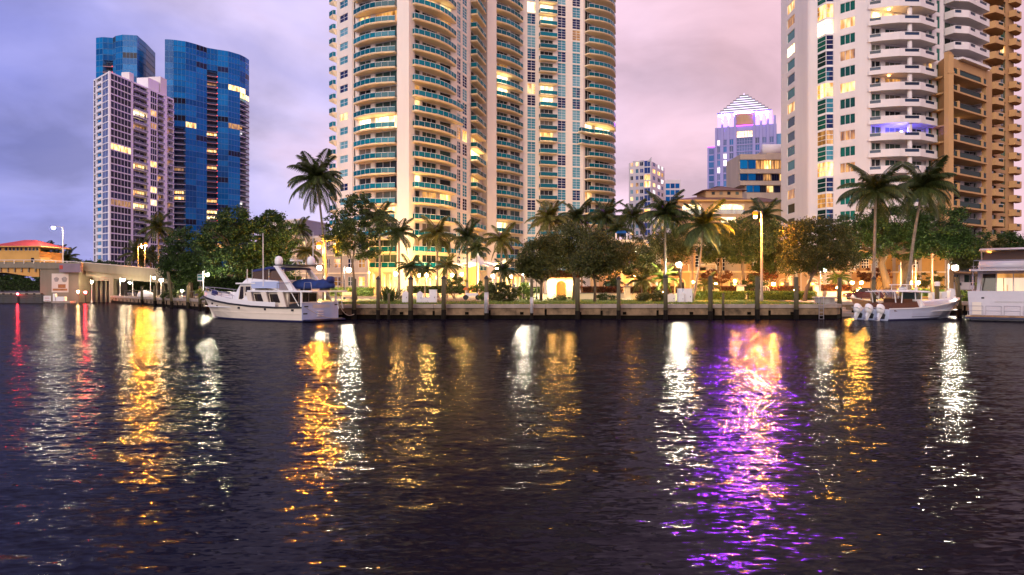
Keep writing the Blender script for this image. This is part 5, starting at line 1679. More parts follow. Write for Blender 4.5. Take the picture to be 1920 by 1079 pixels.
palm('coconut_palm', 'straight palm with tall trunk behind the white utility cabinets', (1248, 402), 80, 50, 1246, 20, 'leaf_palm', .17, 31, shaft=True)
palm('coconut_palm', 'curved trunk coconut palm right of the white utility cabinets', (1318, 424), 78, 52, 1298, 22, 'leaf_palm', .15, 33, sag=.18)
palm('coconut_palm', 'dark palm directly behind the orange street lamp', (1432, 408), 99, 42, 1440, 18, 'leaf_palm', .15, 35)
palm('coconut_palm', 'tall coconut palm left of the pair before the white tower', (1642, 360), 74, 60, 1637, 22, 'leaf_palm', .2, 37)
palm('coconut_palm', 'tall coconut palm right of the pair, with leaning trunk', (1730, 352), 76, 60, 1700, 24, 'leaf_palm', .2, 39, sag=-.12)
LP = 'palms behind the bridge'
for k, (c, Y, L, lab) in enumerate([((297, 428), 150, 34, 'tallest palm behind the bridge, before the white gridded tower'), ((258, 478), 152, 30, 'low palm behind the orange bridge lamps'), ((282, 482), 156, 26, 'small palm right of the orange bridge lamps'),
                                    ((84, 476), 165, 26, 'palm just right of the bridge tender house'), ((104, 482), 168, 24, 'bushy palm left of the white bridge lamp pole'), ((126, 486), 160, 24, 'palm right of the white bridge lamp pole')]):
    palm('date_palm', lab, c, Y, L, None, 18, 'leaf_palm', .22, 50 + k, LP)
for k, (c, Y, L, lab) in enumerate([((562, 432), 120, 26, 'thin palm in front of the plain grey block'), ((575, 474), 112, 28, 'palm lit orange by the street lamp behind the yacht'), ((640, 462), 110, 26, 'drooping palm between the two scroll arm lanterns')]):
    palm('coconut_palm', lab, c, Y, L, None, 16, 'leaf_palm' if k == 0 else 'leaf_palm_lit', .14, 60 + k)
SP = 'small ornamental palms in the garden'
for k, (c, Y, L, lf, lab) in enumerate([((770, 503), 88, 27, 'leaf_palm', 'dark feathery small palm above the power pedestals'), ((797, 507), 91, 22, 'leaf_palm', 'thin small palm right of the power pedestals'), ((838, 500), 93, 25, 'leaf_palm_lit', 'small palm before the glowing arcade'),
                                        ((945, 508), 80, 25, 'leaf_palm', 'small palm rising out of the round shrub'), ((1203, 528), 80, 28, 'leaf_palm_lit', 'feathery low palm right of the garden pillar'), ((1244, 524), 83, 30, 'leaf_bright', 'bright yellow green low palm lit from below'),
                                        ((1325, 536), 86, 26, 'leaf_palm_lit', 'low palm behind the left end of the clipped hedge'), ((1572, 524), 94, 22, 'leaf_bright', 'bright low palm glowing behind the forked tree'), ((1150, 530), 92, 22, 'leaf_palm', 'dark low palm behind the garden wall'),
                                        ((1872, 512), 100, 28, 'leaf_palm', 'drooping palm left of the sport yacht flybridge'), ((1080, 528), 95, 18, 'leaf_palm', 'low palm right beside the gatehouse')]):
    palm('small_palm', lab, c, Y, L, None, 16, lf, .10, 70 + k, SP)

# ------------------------------------------------------------------ shrubs and hedges


def bush(label, px, py, rx, ry, Y, leaf, n, size=.16, cat='shrub', name='shrub', group=None):
    s = Y / F_PX
    q = P(px, py, Y)
    t = thing(name, label, cat, (q.x, Y, LAND), 0, group)
    rg = np.random.default_rng(abs(int(px * 3 + py)))
    cz = q.z - LAND
    bl = [(0, 0, cz, rx * s, rx * s * .8, ry * s), (rx * s * .4, -.2, cz * .8, rx * s * .6, rx * s * .5, ry * s * .8), (-rx * s * .4, .1, cz * .85, rx * s * .6, rx * s * .5, ry * s * .75)]
    cen = clump_cloud(rg, bl, n, .3, .2)
    cen[:, 2] = np.maximum(cen[:, 2], .05)
    link('foliage', quad_mesh('foliage', leaves(rg, cen, size), leaf), t)
    m = MB()
    rr = random.Random(int(px))
    for k in range(5):
        limb(m, (rr.uniform(-.15, .15), 0, -.05), (rr.uniform(-.6, .6) * rx * s, rr.uniform(-.4, .4) * rx * s, cz * rr.uniform(.8, 1.2)), .05, .02, rr, 3)
    LO('stems', m, 'bark', t)
    return t


tree('garden_tree', 'leafy tree between the peach townhouse and the straight palm', 88, (1212, 556), [(1206, 478, 22, 20), (1190, 500, 20, 16), (1222, 505, 18, 14)], 'leaf_olive', 3600, .28, [(1212, 530), (1210, 512)], group=GG, r0=.14)
tree('garden_tree', 'dark tree behind the curved palm and the striped awning', 96, (1348, 554), [(1340, 452, 24, 18), (1362, 440, 20, 18), (1330, 480, 16, 14)], 'leaf_mid', 3600, .3, [(1348, 528), (1346, 500)], group=GG, r0=.16)
tree('garden_tree', 'small tree left of the forked tree', 94, (1472, 554), [(1470, 470, 18, 22), (1478, 500, 18, 16)], 'leaf_olive', 3000, .28, [(1472, 528)], group=GG, r0=.14)
bush('large round shrub lit gold on its left, before the arcade', 942, 550, 29, 22, 72, 'leaf_olive', 4500, .18)
bush('leafy shrub lit yellow left of the round shrub', 905, 543, 24, 22, 78, 'leaf_bright', 3000, .18)
bush('shrub with broad leaves before the white canopy', 852, 535, 26, 20, 92, 'leaf_mid', 2600, .22)
bush('bright green shrub glowing beside the lanterns', 985, 545, 15, 20, 86, 'leaf_bright', 2200, .18)
bush('low dark shrub left of the white utility cabinets', 1232, 558, 26, 14, 73, 'leaf_olive', 3000, .17)
bush('small shrub at the left foot of the garden pillar', 1206, 557, 14, 9, 75, 'leaf_olive', 1400, .15)
bush('low spreading shrub along the low garden wall', 1134, 558, 22, 6, 82, 'leaf_mid', 1400, .15)
bush('low creeping shrub below the gatehouse', 1050, 559, 26, 4, 80, 'leaf_mid', 1000, .14)
bush('yellow green shrub at the yacht bow', 381, 553, 14, 10, 84, 'leaf_bright', 1500, .16)
bush('low shrubs behind the piles near the bridge', 318, 552, 16, 8, 98, 'leaf_mid', 1300, .2)
bush('orange lit shrub below the townhouse by the fig trunks', 1640, 515, 34, 12, 97, 'leaf_red', 2600, .24)
bush('rounded dark topiary behind the street lamp foot', 1412, 530, 22, 16, 90, 'leaf_mid', 2200, .2)
bush('reddish vine mass on the townhouse terrace', 1340, 516, 32, 9, 96, 'leaf_red', 2600, .22)
bush('dark vine mass on the ochre townhouse terrace', 1432, 516, 34, 9, 96, 'leaf_red', 2400, .22)
bush('lit green shrub between the centre console and the sport yacht', 1808, 556, 10, 12, 76, 'leaf_bright', 1200, .15)
bush('yellow lit shrub behind the sport yacht bridge', 1850, 535, 22, 18, 98, 'leaf_bright', 2200, .2)
bush('shrub mass at the right of the fig trunks', 1745, 525, 26, 16, 95, 'leaf_olive', 2400, .2)

# spiky agave like shrub on the lawn edge
q = P(731, CY, 73)
t = thing('spiky_shrub', 'big dark spiky leaved shrub on the lawn behind the capped pile', 'shrub', (q.x, 73, LAND))
rr = random.Random(4)
blade = cached('blade', lambda: clean_mesh('leaf', [(0, -.05, 0), (0, .05, 0), (.45, -.075, .34), (.45, .075, .34), (.85, -.05, .52), (.85, .05, .52), (1.15, 0, .42)], [(0, 2, 3, 1), (2, 4, 5, 3), (4, 6, 5)], 'leaf_mid'))
for k in range(90):
    a = rr.uniform(0, 6.283)
    rad = rr.uniform(0, 1.35)
    link('leaf', blade, t, (math.cos(a) * rad, math.sin(a) * rad * .6, rr.uniform(.0, .35)), (0, -rr.uniform(-.25, .95), a + rr.uniform(-.6, .6)), (rr.uniform(.9, 1.5),) * 3)


def hedge(label, px0, px1, y0, y1, Y, leaf, n, dp=1.2, size=.15, name='hedge'):
    s = Y / F_PX
    x0, x1 = (px0 - CX) * s, (px1 - CX) * s
    z0, z1 = zz(y1, Y), zz(y0, Y)
    t = thing(name, label, 'hedge', ((x0 + x1) / 2, Y, LAND))
    w, h = x1 - x0, z1 - z0
    zb = z0 - LAND
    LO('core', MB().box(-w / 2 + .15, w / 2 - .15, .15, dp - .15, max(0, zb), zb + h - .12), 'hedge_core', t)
    rg = np.random.default_rng(abs(int(px0)))
    f = rg.uniform(0, 1, n)
    cen = np.stack([rg.uniform(-w / 2, w / 2, n), np.where(f < .6, rg.normal(.04, .06, n), rg.uniform(0, dp, n)), np.where(f < .6, rg.uniform(zb, zb + h, n), zb + h + rg.normal(-.03, .06, n))], 1)
    link('foliage', quad_mesh('foliage', leaves(rg, cen, size), leaf), t)
    return t


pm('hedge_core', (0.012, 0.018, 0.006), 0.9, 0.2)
hedge('clipped hedge glowing yellow right of the utility cabinets', 1300, 1400, 548, 563, 84, 'leaf_bright', 5000)
hedge('clipped hedge glowing yellow between street lamp and forked tree', 1404, 1532, 548, 563, 84, 'leaf_bright', 6000)
hedge('bright green hedge behind the bench near the yacht stern', 618, 700, 541, 556, 92, 'leaf_bright', 4200)
hedge('dark hedge in front of the glowing arcade', 762, 872, 538, 551, 96, 'leaf_mid', 4200)
hedge('dark hedge on top of the garden wall left of the pillar', 1090, 1168, 539, 551, 90, 'leaf_red', 3600)
hedge('dark hedge on top of the garden wall right of the pillar', 1182, 1262, 539, 551, 90, 'leaf_red', 3600)
hedge('short hedge left of the gatehouse door', 987, 1016, 540, 552, 90, 'leaf_mid', 1800)
hedge('dark hedge behind the clipped yellow hedge', 1340, 1500, 538, 547, 92, 'leaf_red', 4600)
hedge('dark hedge right of the forked tree', 1536, 1598, 536, 548, 92, 'leaf_red', 2600)
hedge('yellow topped hedge behind the centre console boat', 1690, 1772, 544, 556, 84, 'leaf_bright', 3600)
# bougainvillea over the gatehouse roof
hedge('rusty red creeper covering the gatehouse roof', 1016, 1092, 509, 521, 89.5, 'leaf_red', 5200, 3.0, .2, 'roof_creeper')
# a little loose grass at the lawn edge
rg = np.random.default_rng(5)
n = 26000
gx = rg.uniform(-15.8, 28.5, n); gy_ = 62.1 + rg.exponential(5.0, n); gy_ = np.minimum(gy_, 84)
cen = np.stack([gx, gy_, np.full(n, LAND + .05)], 1)
d = np.stack([rg.normal(0, .03, n), rg.normal(0, .03, n), rg.uniform(.05, .13, n)], 1)
wv = np.stack([rg.uniform(-.02, .02, n), rg.uniform(-.02, .02, n), np.zeros(n)], 1)
gv = np.stack([cen - wv - [0, 0, .05], cen + wv - [0, 0, .05], cen + d + wv * .2, cen + d - wv * .2], 1).reshape(-1, 3)
o = link('lawn_grass', quad_mesh('lawn_grass', gv, 'leaf_bright'))
tag(o, 'short grass blades of the riverside lawn', 'grass', kind='stuff')

# dark planting that closes the view under the bridge and behind the left bank
hedge('tall dark hedge behind the trees on the left bank', 325, 560, 520, 551, 108, 'leaf_dark', 9000, 2.0, .3)
FB = 'trees on the far bank under the bridge'
for k, (px, lab) in enumerate([(-60, 'dark far bank tree at the extreme left under the bridge leaf'), (5, 'dark far bank tree under the bridge leaf, left of the pier'), (50, 'dark far bank tree closest to the bridge pier'), (-130, 'dark far bank tree beyond the left frame edge')]):
    tree('bank_tree', lab, 260, (px, 548), [(px, 520, 34, 14), (px - 22, 530, 26, 12), (px + 20, 532, 26, 12)], 'leaf_dark', 2600, .8, [(px, 538)], tuft=1.3, group=FB, r0=.4)
hedge('dark bank planting along the far shore under the bridge', -260, 110, 528, 546, 252, 'leaf_dark', 6000, 3.0, .6)
hedge('dark planting under the right bridge span', 205, 330, 528, 548, 150, 'leaf_mid', 4000, 2.0, .4)
# ================================================================== boats
def hull_mesh(secs, keel=-.5, up=None):
    """secs: (x_deck, half_deck, sheer, x_wl, half_wl). Returns hull loft from chine to sheer, both sides."""
    rings = []
    for xd, hd, zs, xw, hw in secs:
        xm, hm = (xd * .55 + xw * .45), hd * .45 + hw * .55
        ring = [(xw, 0, keel), (xw, hw * .8, -.25), (xw, hw, .12), (xm, hm, .12 + (zs - .12) * .5), (xd, hd, zs), (xd, -hd, zs), (xm, -hm, .12 + (zs - .12) * .5), (xw, -hw, .12), (xw, -hw * .8, -.25)]
        rings.append(ring)
    return rings


def sheer_strip(m, secs, z0, z1, out, side):
    """A strip following the sheer: offsets below the deck edge; side +1 port, -1 starboard."""
    ring = []
    for xd, hd, zs, xw, hw in secs:
        f = 1.0
        ring.append([(xd, side * (hd + out), zs + z0), (xd, side * (hd + out), zs + z1), (xd, side * (hd - .04), zs + z1), (xd, side * (hd - .04), zs + z0)])
    m.loft(ring)


def band(m, secs, za, zb, out, side):
    ring = []
    for xd, hd, zs, xw, hw in secs:
        def at(z):
            u = (z - .12) / max(.2, zs - .12)
            if u < .5:
                x = xw + (xd * .55 + xw * .45 - xw) * u * 2; h = hw + ((hd * .45 + hw * .55) - hw) * u * 2
            else:
                a, b = xd * .55 + xw * .45, hd * .45 + hw * .55
                x = a + (xd - a) * (u - .5) * 2; h = b + (hd - b) * (u - .5) * 2
            return x, h
        (xa, ha), (xb, hb) = at(za), at(zb)
        ring.append([(xa, side * (ha + out), za), (xb, side * (hb + out), zb), (xb, side * (hb - .05), zb), (xa, side * (ha - .05), za)])
    m.loft(ring)


def side_win(root, name, x0, x1, z0, z1, y, mat, rake=0.0, frame=.07, rake2=None):
    """Flat side window on the port side (y > 0), raked ends, with a frame."""
    r2 = rake if rake2 is None else rake2
    p = [(x0, z0), (x1, z0), (x1 + r2, z1), (x0 + rake, z1)]
    m = MB().hexa([(x, y, z) for x, z in p] + [(x, y + .03, z) for x, z in p])
    o = LO(name, m, mat, root)
    f = MB()
    for (a, b), (c, d) in zip(p, p[1:] + p[:1]):
        f.tube([(a, y + .03, b), (c, y + .03, d)], frame * .5, 4)
    LO('frame', f, 'gel_cream', o)
    return o


TH = R(150)
yr = thing('trawler_yacht', 'white trawler motor yacht with navy canvas moored at the sea wall', 'yacht', (-17 + 2.1 * .5, 55 + 2.1 * .866, 0), TH)
S = [(0, 2.05, 1.22, 0, 1.95), (3, 2.15, 1.18, 3, 2.05), (6, 2.15, 1.26, 6, 2.0), (9, 2.0, 1.45, 8.9, 1.65), (11.5, 1.6, 1.68, 11.1, 1.0), (13.4, .95, 1.88, 12.6, .45), (14.6, .38, 2.0, 13.3, .14), (15.1, .05, 2.06, 13.55, .02)]
LO('hull', MB().loft(hull_mesh(S)), 'gel_cream', yr, smooth=False)
for sd in (1, -1):
    m = MB(); band(m, S, -.12, .13, .02, sd); LO('boot_stripe', m, 'boot_blue', yr)
    m = MB(); sheer_strip(m, S, -.12, .02, .06, sd); LO('rub_rail', m, 'black_rubber', yr)
    m = MB(); sheer_strip(m, S[1:], .03, .40, -.03, sd); LO('bulwark', m, 'gel_white', yr)
    m = MB(); band(m, S[:-1], .62, .69, .04, sd); LO('hull_moulding', m, 'gel_cream', yr)
LO('boot_stripe', MB().box(-.03, .01, -1.97, 1.97, -.2, .14), 'boot_blue', yr)
LO('transom', MB().box(-.05, -.003, -2.02, 2.02, .145, 1.55), 'gel_skylit', yr)
LO('transom_cap', MB().box(-.12, .12, -2.08, 2.08, 1.553, 1.62), 'gel_white', yr)
LO('name_plate', MB().box(-.07, -.053, -1.0, .9, 1.12, 1.38), 'pale_grey', yr)
LO('swim_platform', MB().box(-.95, -.052, -1.9, 1.9, .10, .2), 'boot_blue', yr)
for z in (.42, .62, .82):
    LO('transom_step', MB().box(-.2, -.052, -.15, .45, z, z + .05), 'gel_white', yr)
for y, z in ((1.7, .62), (1.6, 1.2), (-1.8, 1.3)):
    LO('transom_vent', MB().box(-.07, -.053, y - .22, y + .22, z, z + .1), 'black_rubber', yr)
LO('deck', MB().prism([(.1, -1.95), (6, -2.05), (9, -1.9), (11.5, -1.5), (13.4, -.85), (14.5, -.3), (14.5, .3), (13.4, .85), (11.5, 1.5), (9, 1.9), (6, 2.05), (.1, 1.95)], 1.05, 1.13), 'gel_white', yr)
LO('foredeck_trunk', MB().loft([[(8.6, -1.5, 1.5), (8.6, 1.5, 1.5), (8.6, 1.4, 2.02), (8.6, -1.4, 2.02)], [(12.6, -.85, 1.6), (12.6, .85, 1.6), (12.4, .75, 2.1), (12.4, -.75, 2.1)]]), 'gel_white', yr)
# salon
LO('salon', MB().loft([[(2.0, -1.72, 1.1), (2.0, 1.72, 1.1), (2.0, 1.6, 2.42), (2.0, -1.6, 2.42)], [(6.3, -1.72, 1.1), (6.3, 1.72, 1.1), (6.3, 1.6, 2.42), (6.3, -1.6, 2.42)]]), 'gel_cream', yr)
for a, b in ((2.45, 4.0), (4.4, 5.9)):
    side_win(yr, 'salon_window', a, b, 1.5, 2.28, 1.655, 'smoked', .25)
for a in (2.2, 4.2, 6.1):      # raked wing pillars carrying the boat deck
    LO('wing_pillar', MB().hexa([(a - .35, 1.86, 1.15), (a + .15, 1.86, 1.15), (a + .15, 1.98, 1.15), (a - .35, 1.98, 1.15), (a + .1, 1.86, 2.42), (a + .75, 1.86, 2.42), (a + .75, 1.98, 2.42), (a + .1, 1.98, 2.42)]), 'gel_cream', yr)
LO('salon_door', MB().box(1.94, 1.997, -.5, .4, 1.15, 2.35), 'smoked', yr)
LO('aft_window', MB().box(1.94, 1.997, -1.45, -.65, 1.6, 2.3), 'smoked', yr)
LO('aft_window', MB().box(1.94, 1.997, .6, 1.45, 1.6, 2.3), 'smoked', yr)
# pilothouse
LO('pilothouse', MB().loft([[(6.1, -1.7, 1.15), (9.35, -1.5, 1.45), (9.35, 1.5, 1.45), (6.1, 1.7, 1.15)], [(6.1, -1.55, 3.1), (8.35, -1.3, 3.1), (8.35, 1.3, 3.1), (6.1, 1.55, 3.1)]]), 'gel_white', yr)
side_win(yr, 'pilothouse_window', 6.55, 7.35, 2.1, 2.92, 1.585, 'smoked', .03, rake2=-.06)
side_win(yr, 'pilothouse_door', 7.55, 8.25, 1.75, 2.92, 1.53, 'smoked', .0, rake2=-.25)
for k in (-1, 0, 1):
    m = MB().hexa([(9.02, k * .9 - .4, 2.05), (9.02, k * .9 + .4, 2.05), (9.06, k * .9 + .4, 2.05), (9.06, k * .9 - .4, 2.05), (8.47, k * .85 - .36, 2.95), (8.47, k * .85 + .36, 2.95), (8.51, k * .85 + .36, 2.95), (8.51, k * .85 - .36, 2.95)])
    LO('windscreen', m, 'smoked', yr)
LO('pilothouse_roof', MB().prism([(5.9, -1.75), (8.6, -1.6), (9.0, -1.0), (9.0, 1.0), (8.6, 1.6), (5.9, 1.75)], 3.103, 3.22), 'gel_white', yr)
# boat deck and flybridge
LO('boat_deck', MB().prism([(-1.1, -2.0), (6.6, -2.0), (6.6, 2.0), (-1.1, 2.0)], 2.425, 2.56), 'gel_white', yr)
LO('flybridge', MB().loft([[(3.2, -1.6, 2.563), (7.9, -1.45, 3.225), (7.9, 1.45, 3.225), (3.2, 1.6, 2.563)], [(3.2, -1.65, 3.35), (7.3, -1.4, 3.62), (7.3, 1.4, 3.62), (3.2, 1.65, 3.35)]]), 'gel_white', yr)
LO('bridge_coaming', MB().box(3.0, 6.4, 1.66, 1.72, 2.75, 3.3), 'gel_skylit', yr)
LO('bimini', MB().loft([[(2.6, -1.5, 4.32), (2.6, 1.5, 4.32), (2.6, 1.4, 4.45), (2.6, -1.4, 4.45)], [(4.5, -1.55, 4.36), (4.5, 1.55, 4.36), (4.5, 1.4, 4.58), (4.5, -1.4, 4.58)], [(6.7, -1.45, 4.12), (6.7, 1.45, 4.12), (6.7, 1.3, 4.32), (6.7, -1.3, 4.32)]]), 'navy', yr)
for a, b in ((2.8, 4.4), (4.6, 6.6)):
    LO('enclosure_panel', MB().hexa([(a, 1.48, 3.42), (b, 1.42, 3.52), (b, 1.44, 3.52), (a, 1.5, 3.42), (a, 1.46, 4.3), (b - .1, 1.4, 4.18), (b - .1, 1.42, 4.18), (a, 1.48, 4.3)]), 'curtain_plastic', yr)
LO('enclosure_panel', MB().hexa([(6.62, -1.4, 3.53), (6.66, -1.4, 3.53), (6.66, 1.4, 3.53), (6.62, 1.4, 3.53), (6.5, -1.38, 4.15), (6.54, -1.38, 4.15), (6.54, 1.38, 4.15), (6.5, 1.38, 4.15)]), 'curtain_plastic', yr)
for x in (2.7, 4.5, 6.6):
    for y in (-1.46, 1.46):
        LO('bimini_frame', MB().tube([(x, y, 3.3), (x, y, 4.35)], .03, 5), 'steel', yr)
for y in (1.75, -1.75):
    LO('radar_arch', MB().hexa([(1.0, y - .12, 2.563), (1.65, y - .12, 2.563), (1.65, y + .12, 2.563), (1.0, y + .12, 2.563), (3.05, y * .93 - .1, 4.5), (3.5, y * .93 - .1, 4.5), (3.5, y * .93 + .1, 4.5), (3.05, y * .93 + .1, 4.5)]), 'gel_white', yr)
LO('arch_top', MB().box(3.0, 3.6, -1.75, 1.75, 4.503, 4.62), 'gel_white', yr)
LO('hardtop', MB().prism([(1.2, -1.5), (4.0, -1.5), (4.0, 1.5), (1.2, 1.5)], 4.625, 4.7), 'dark_steel', yr)
for (x, y) in ((3.6, 1.2), (1.5, -.4)):
    LO('satellite_dome', MB().lathe([(.28, 4.703), (.33, 4.85), (.33, 5.12), (.27, 5.32), (.14, 5.43), (.01, 5.46)], 14, (x, y, 0)), 'gel_white', yr, smooth=True)
LO('radar_scanner', MB().box(2.0, 2.5, .1, 1.0, 5.0, 5.14), 'gel_white', yr)
LO('radar_mast', MB().tube([(2.2, .3, 4.7), (2.25, .5, 5.0)], .07, 6).tube([(2.5, .8, 4.7), (2.25, .6, 5.0)], .04, 6), 'gel_white', yr)
LO('antenna', MB().tube([(4.9, 1.72, 2.9), (4.9, 1.75, 7.4)], [.05, .025], 6), 'box_white', yr)
LO('antenna', MB().tube([(2.1, -1.2, 4.7), (2.1, -1.2, 7.6)], [.04, .02], 6), 'box_white', yr)
LO('flag_staff', MB().tube([(7.2, 1.5, 3.2), (7.2, 1.5, 4.4)], .03, 6), 'box_white', yr)
# rails
for sd in (1, -1):
    pts = [(8.8, sd * 1.75, 2.15), (10.5, sd * 1.6, 2.4), (12.4, sd * 1.2, 2.62), (14.2, sd * .45, 2.8), (15.0, 0, 2.85)]
    LO('bow_rail', MB().tube(pts, .03, 6), 'steel', yr)
    LO('bow_rail', MB().tube([(x, y, z - .35) for x, y, z in pts], .02, 5), 'steel', yr)
    for x, y, z in pts[:-1]:
        LO('stanchion', MB().tube([(x, y, z - .75), (x, y, z)], .025, 5), 'steel', yr)
    LO('deck_rail', MB().tube([(3.0, sd * 1.9, 2.57), (3.0, sd * 1.9, 3.15), (1.5, sd * 1.9, 3.2), (1.1, sd * 1.9, 2.57)], .03, 6), 'steel', yr)
    LO('deck_rail', MB().tube([(-1.0, sd * 1.9, 2.57), (-.9, sd * 1.9, 3.2), (-.2, sd * 1.9, 3.2), (-.1, sd * 1.9, 2.57)], .03, 6), 'steel', yr)
    LO('cockpit_post', MB().tube([(.15, sd * 1.92, 1.2), (.15, sd * 1.92, 2.43)], .09, 8), 'gel_white', yr)
    LO('cockpit_rail', MB().tube([(.4, sd * 1.95, 1.3), (1.3, sd * 1.95, 2.42)], .035, 6), 'steel', yr)
LO('boarding_ladder', MB().tube([(-.9, -1.2, 1.0), (-.5, -1.2, 2.45)], .03, 5).tube([(-.9, -1.7, 1.0), (-.5, -1.7, 2.45)], .03, 5), 'steel', yr)
LO('cockpit_seat', MB().rbox((.8, -.6, 1.35), (.9, 2.2, .5)), 'teak', yr)
LO('settee_cover', MB().loft([[(.4, 1.1, 1.14), (.4, 1.8, 1.14), (.4, 1.8, 1.5), (.4, 1.2, 1.62)], [(1.7, 1.1, 1.14), (1.7, 1.8, 1.14), (1.7, 1.8, 1.42), (1.7, 1.2, 1.5)]]), 'black_rubber', yr)
for x, z, y in ((4.2, .98, 2.11), (7.6, 1.05, 2.04), (11.3, 1.15, 1.42), (12.4, 1.35, 1.12), (1.0, .95, 2.08)):
    LO('porthole', MB().rbox((x, y + .01, z), (.24, .08, .16), -.12 if x < 9 else -.35), 'black_rubber', yr)
LO('anchor', MB().rbox((15.1, 0, 2.0), (.7, .12, .12), 0, (0, .5)).rbox((15.25, 0, 1.8), (.1, .6, .12), 0), 'steel', yr)
LO('windlass_cover', MB().lathe([(.3, 2.0), (.32, 2.35), (.2, 2.55), (.02, 2.6)], 9, (13.6, 0, 0)), 'navy', yr)
LO('deck_box', MB().rbox((9.8, .6, 2.25), (.9, .5, .3)), 'gel_white', yr)
# covered tender on the boat deck: a thing of its own, resting on the yacht
ot = Matrix.Rotation(TH, 4, 'Z')
p = Vector(yr.location) + (ot @ Vector((.6, 0, 2.565)))
dn = thing('covered_dinghy', 'dinghy under a bright blue canvas cover on the yacht boat deck', 'dinghy', p, TH)
LO('cover', MB().loft([[(x, h * math.cos(a), .32 + zc * max(-.3, math.sin(a))) for a in [2 * math.pi * k / 14 for k in range(14)]] for x, h, zc in ((-2.05, .12, .28), (-1.75, .55, .45), (-1.0, .85, .62), (-.2, .95, .52), (.8, .95, .66), (1.6, .85, .62), (2.2, .55, .5), (2.6, .1, .3))]), 'canvas_blue', dn, smooth=True)
LO('outboard_cover', MB().loft([[(-1.75 + .34 * math.cos(a), .3 * math.sin(a), z) for a in [2 * math.pi * k / 10 for k in range(10)]] for z in (.62, .9, 1.08)] + [[(-1.75 + .12 * math.cos(a), .1 * math.sin(a), 1.16) for a in [2 * math.pi * k / 10 for k in range(10)]]]), 'navy', dn, smooth=True)
LO('cradle', MB().box(-1.2, -1.0, -.5, .5, 0, .2).box(1.0, 1.2, -.5, .5, 0, .2), 'dark_steel', dn)
# stern mooring line


def rope(label, a, b, sagz, n=10, r=.03):
    a, b = Vector(a), Vector(b)
    t_ = tag(link('mooring_line', MB().tube([a.lerp(b, i / n) - Vector((0, 0, sagz * math.sin(math.pi * i / n))) for i in range(n + 1)], r, 5).mesh('mooring_line', 'rope', a), None, a), label, 'rope')
    return t_


far_c = Vector(yr.location) + ot @ Vector((0, -2.0, 1.5))
rope('pale slack mooring line from the yacht stern to the thick pile', far_c, P(664, 590, 60.0), .5)
nr = Vector(yr.location) + ot @ Vector((-.06, 1.7, 1.2))
rope('thin line hanging across the yacht transom', nr, Vector(yr.location) + ot @ Vector((-1.0, -1.5, .25)), .35, r=.02)

# ------------------------------------------------------------------ centre console boat
TC = R(28)
cb = thing('center_console_boat', 'white centre console fishing boat with hardtop moored on the right', 'boat', (30.95, 58.7, 0), TC)
S2 = [(0, 1.6, .95, 0, 1.5), (3, 1.75, .96, 3, 1.6), (6, 1.78, 1.1, 5.8, 1.45), (8.6, 1.6, 1.34, 8.0, 1.0), (10.6, 1.15, 1.55, 9.4, .55), (12.1, .55, 1.68, 10.4, .18), (12.9, .04, 1.75, 10.9, .02)]
LO('hull', MB().loft(hull_mesh(S2, -.4)), 'gel_skylit2', cb)
for sd in (1, -1):
    m = MB(); band(m, S2, -.1, .13, .015, sd); LO('boot_stripe', m, 'boot_blue', cb)
    m = MB(); sheer_strip(m, S2, .003, .1, .05, sd); LO('gunwale', m, 'gel_white', cb)
    m = MB(); band(m, S2[1:-2], .26, .29, .015, sd); LO('chine_stripe', m, 'boot_blue', cb)
LO('deck', MB().prism([(.1, -1.5), (6, -1.65), (8.6, -1.4), (10.6, -.95), (12.1, -.4), (12.1, .4), (10.6, .95), (8.6, 1.4), (6, 1.65), (.1, 1.5)], .7, .76), 'gel_white', cb)
LO('coaming_pad', MB().box(.6, 5.0, -1.62, -1.5, .78, 1.0), 'leather', cb)
LO('console', MB().loft([[(5.0, -.75, .76), (6.7, -.7, .76), (6.7, .7, .76), (5.0, .75, .76)], [(5.2, -.7, 1.75), (6.1, -.62, 1.75), (6.1, .62, 1.75), (5.2, .7, 1.75)]]), 'gel_white', cb)
LO('windscreen', MB().hexa([(5.3, -.7, 1.755), (6.1, -.64, 1.755), (6.1, .64, 1.755), (5.3, .7, 1.755), (5.3, -.72, 2.36), (5.6, -.7, 2.36), (5.6, .7, 2.36), (5.3, .72, 2.36)]), 'smoked_green', cb)
LO('helm_seat', MB().rbox((3.6, 0, 1.3), (1.2, 1.9, 1.0)), 'leather', cb)
LO('cover_curtain', MB().loft([[(.9, -1.3, .77), (.9, 1.3, .77), (1.1, 1.1, 1.5), (1.1, -1.1, 1.5)], [(2.9, -1.4, .77), (2.9, 1.4, .77), (2.8, 1.1, 1.45), (2.8, -1.1, 1.45)], [(4.7, -1.35, .77), (4.7, 1.35, .77), (4.6, 1.1, 1.6), (4.6, -1.1, 1.6)]]), 'leather', cb)
LO('hardtop', MB().loft([[(.7, -1.1, 2.42), (.7, 1.1, 2.42), (.7, 1.1, 2.46), (.7, -1.1, 2.46)], [(3, -1.45, 2.44), (3, 1.45, 2.44), (3, 1.35, 2.6), (3, -1.35, 2.6)], [(6.3, -1.3, 2.38), (6.3, 1.3, 2.38), (6.3, 1.2, 2.48), (6.3, -1.2, 2.48)], [(7.2, -.7, 2.32), (7.2, .7, 2.32), (7.2, .6, 2.36), (7.2, -.6, 2.36)]]), 'gel_white', cb)
for x0, x1 in ((1.8, 1.5), (2.4, 2.6), (4.6, 4.4), (5.2, 5.4)):
    for y in (-1.05, 1.05):
        LO('top_leg', MB().tube([(x0, y, .8), (x1, y, 2.44)], .045, 6), 'gel_white', cb)
for k in range(5):
    LO('rod', MB().tube([(.5 + .2 * k, -1.1 + .5 * k, 2.2), (-.1 + .2 * k, -1.15 + .5 * k, 2.6)], .025, 5), 'gel_white', cb)
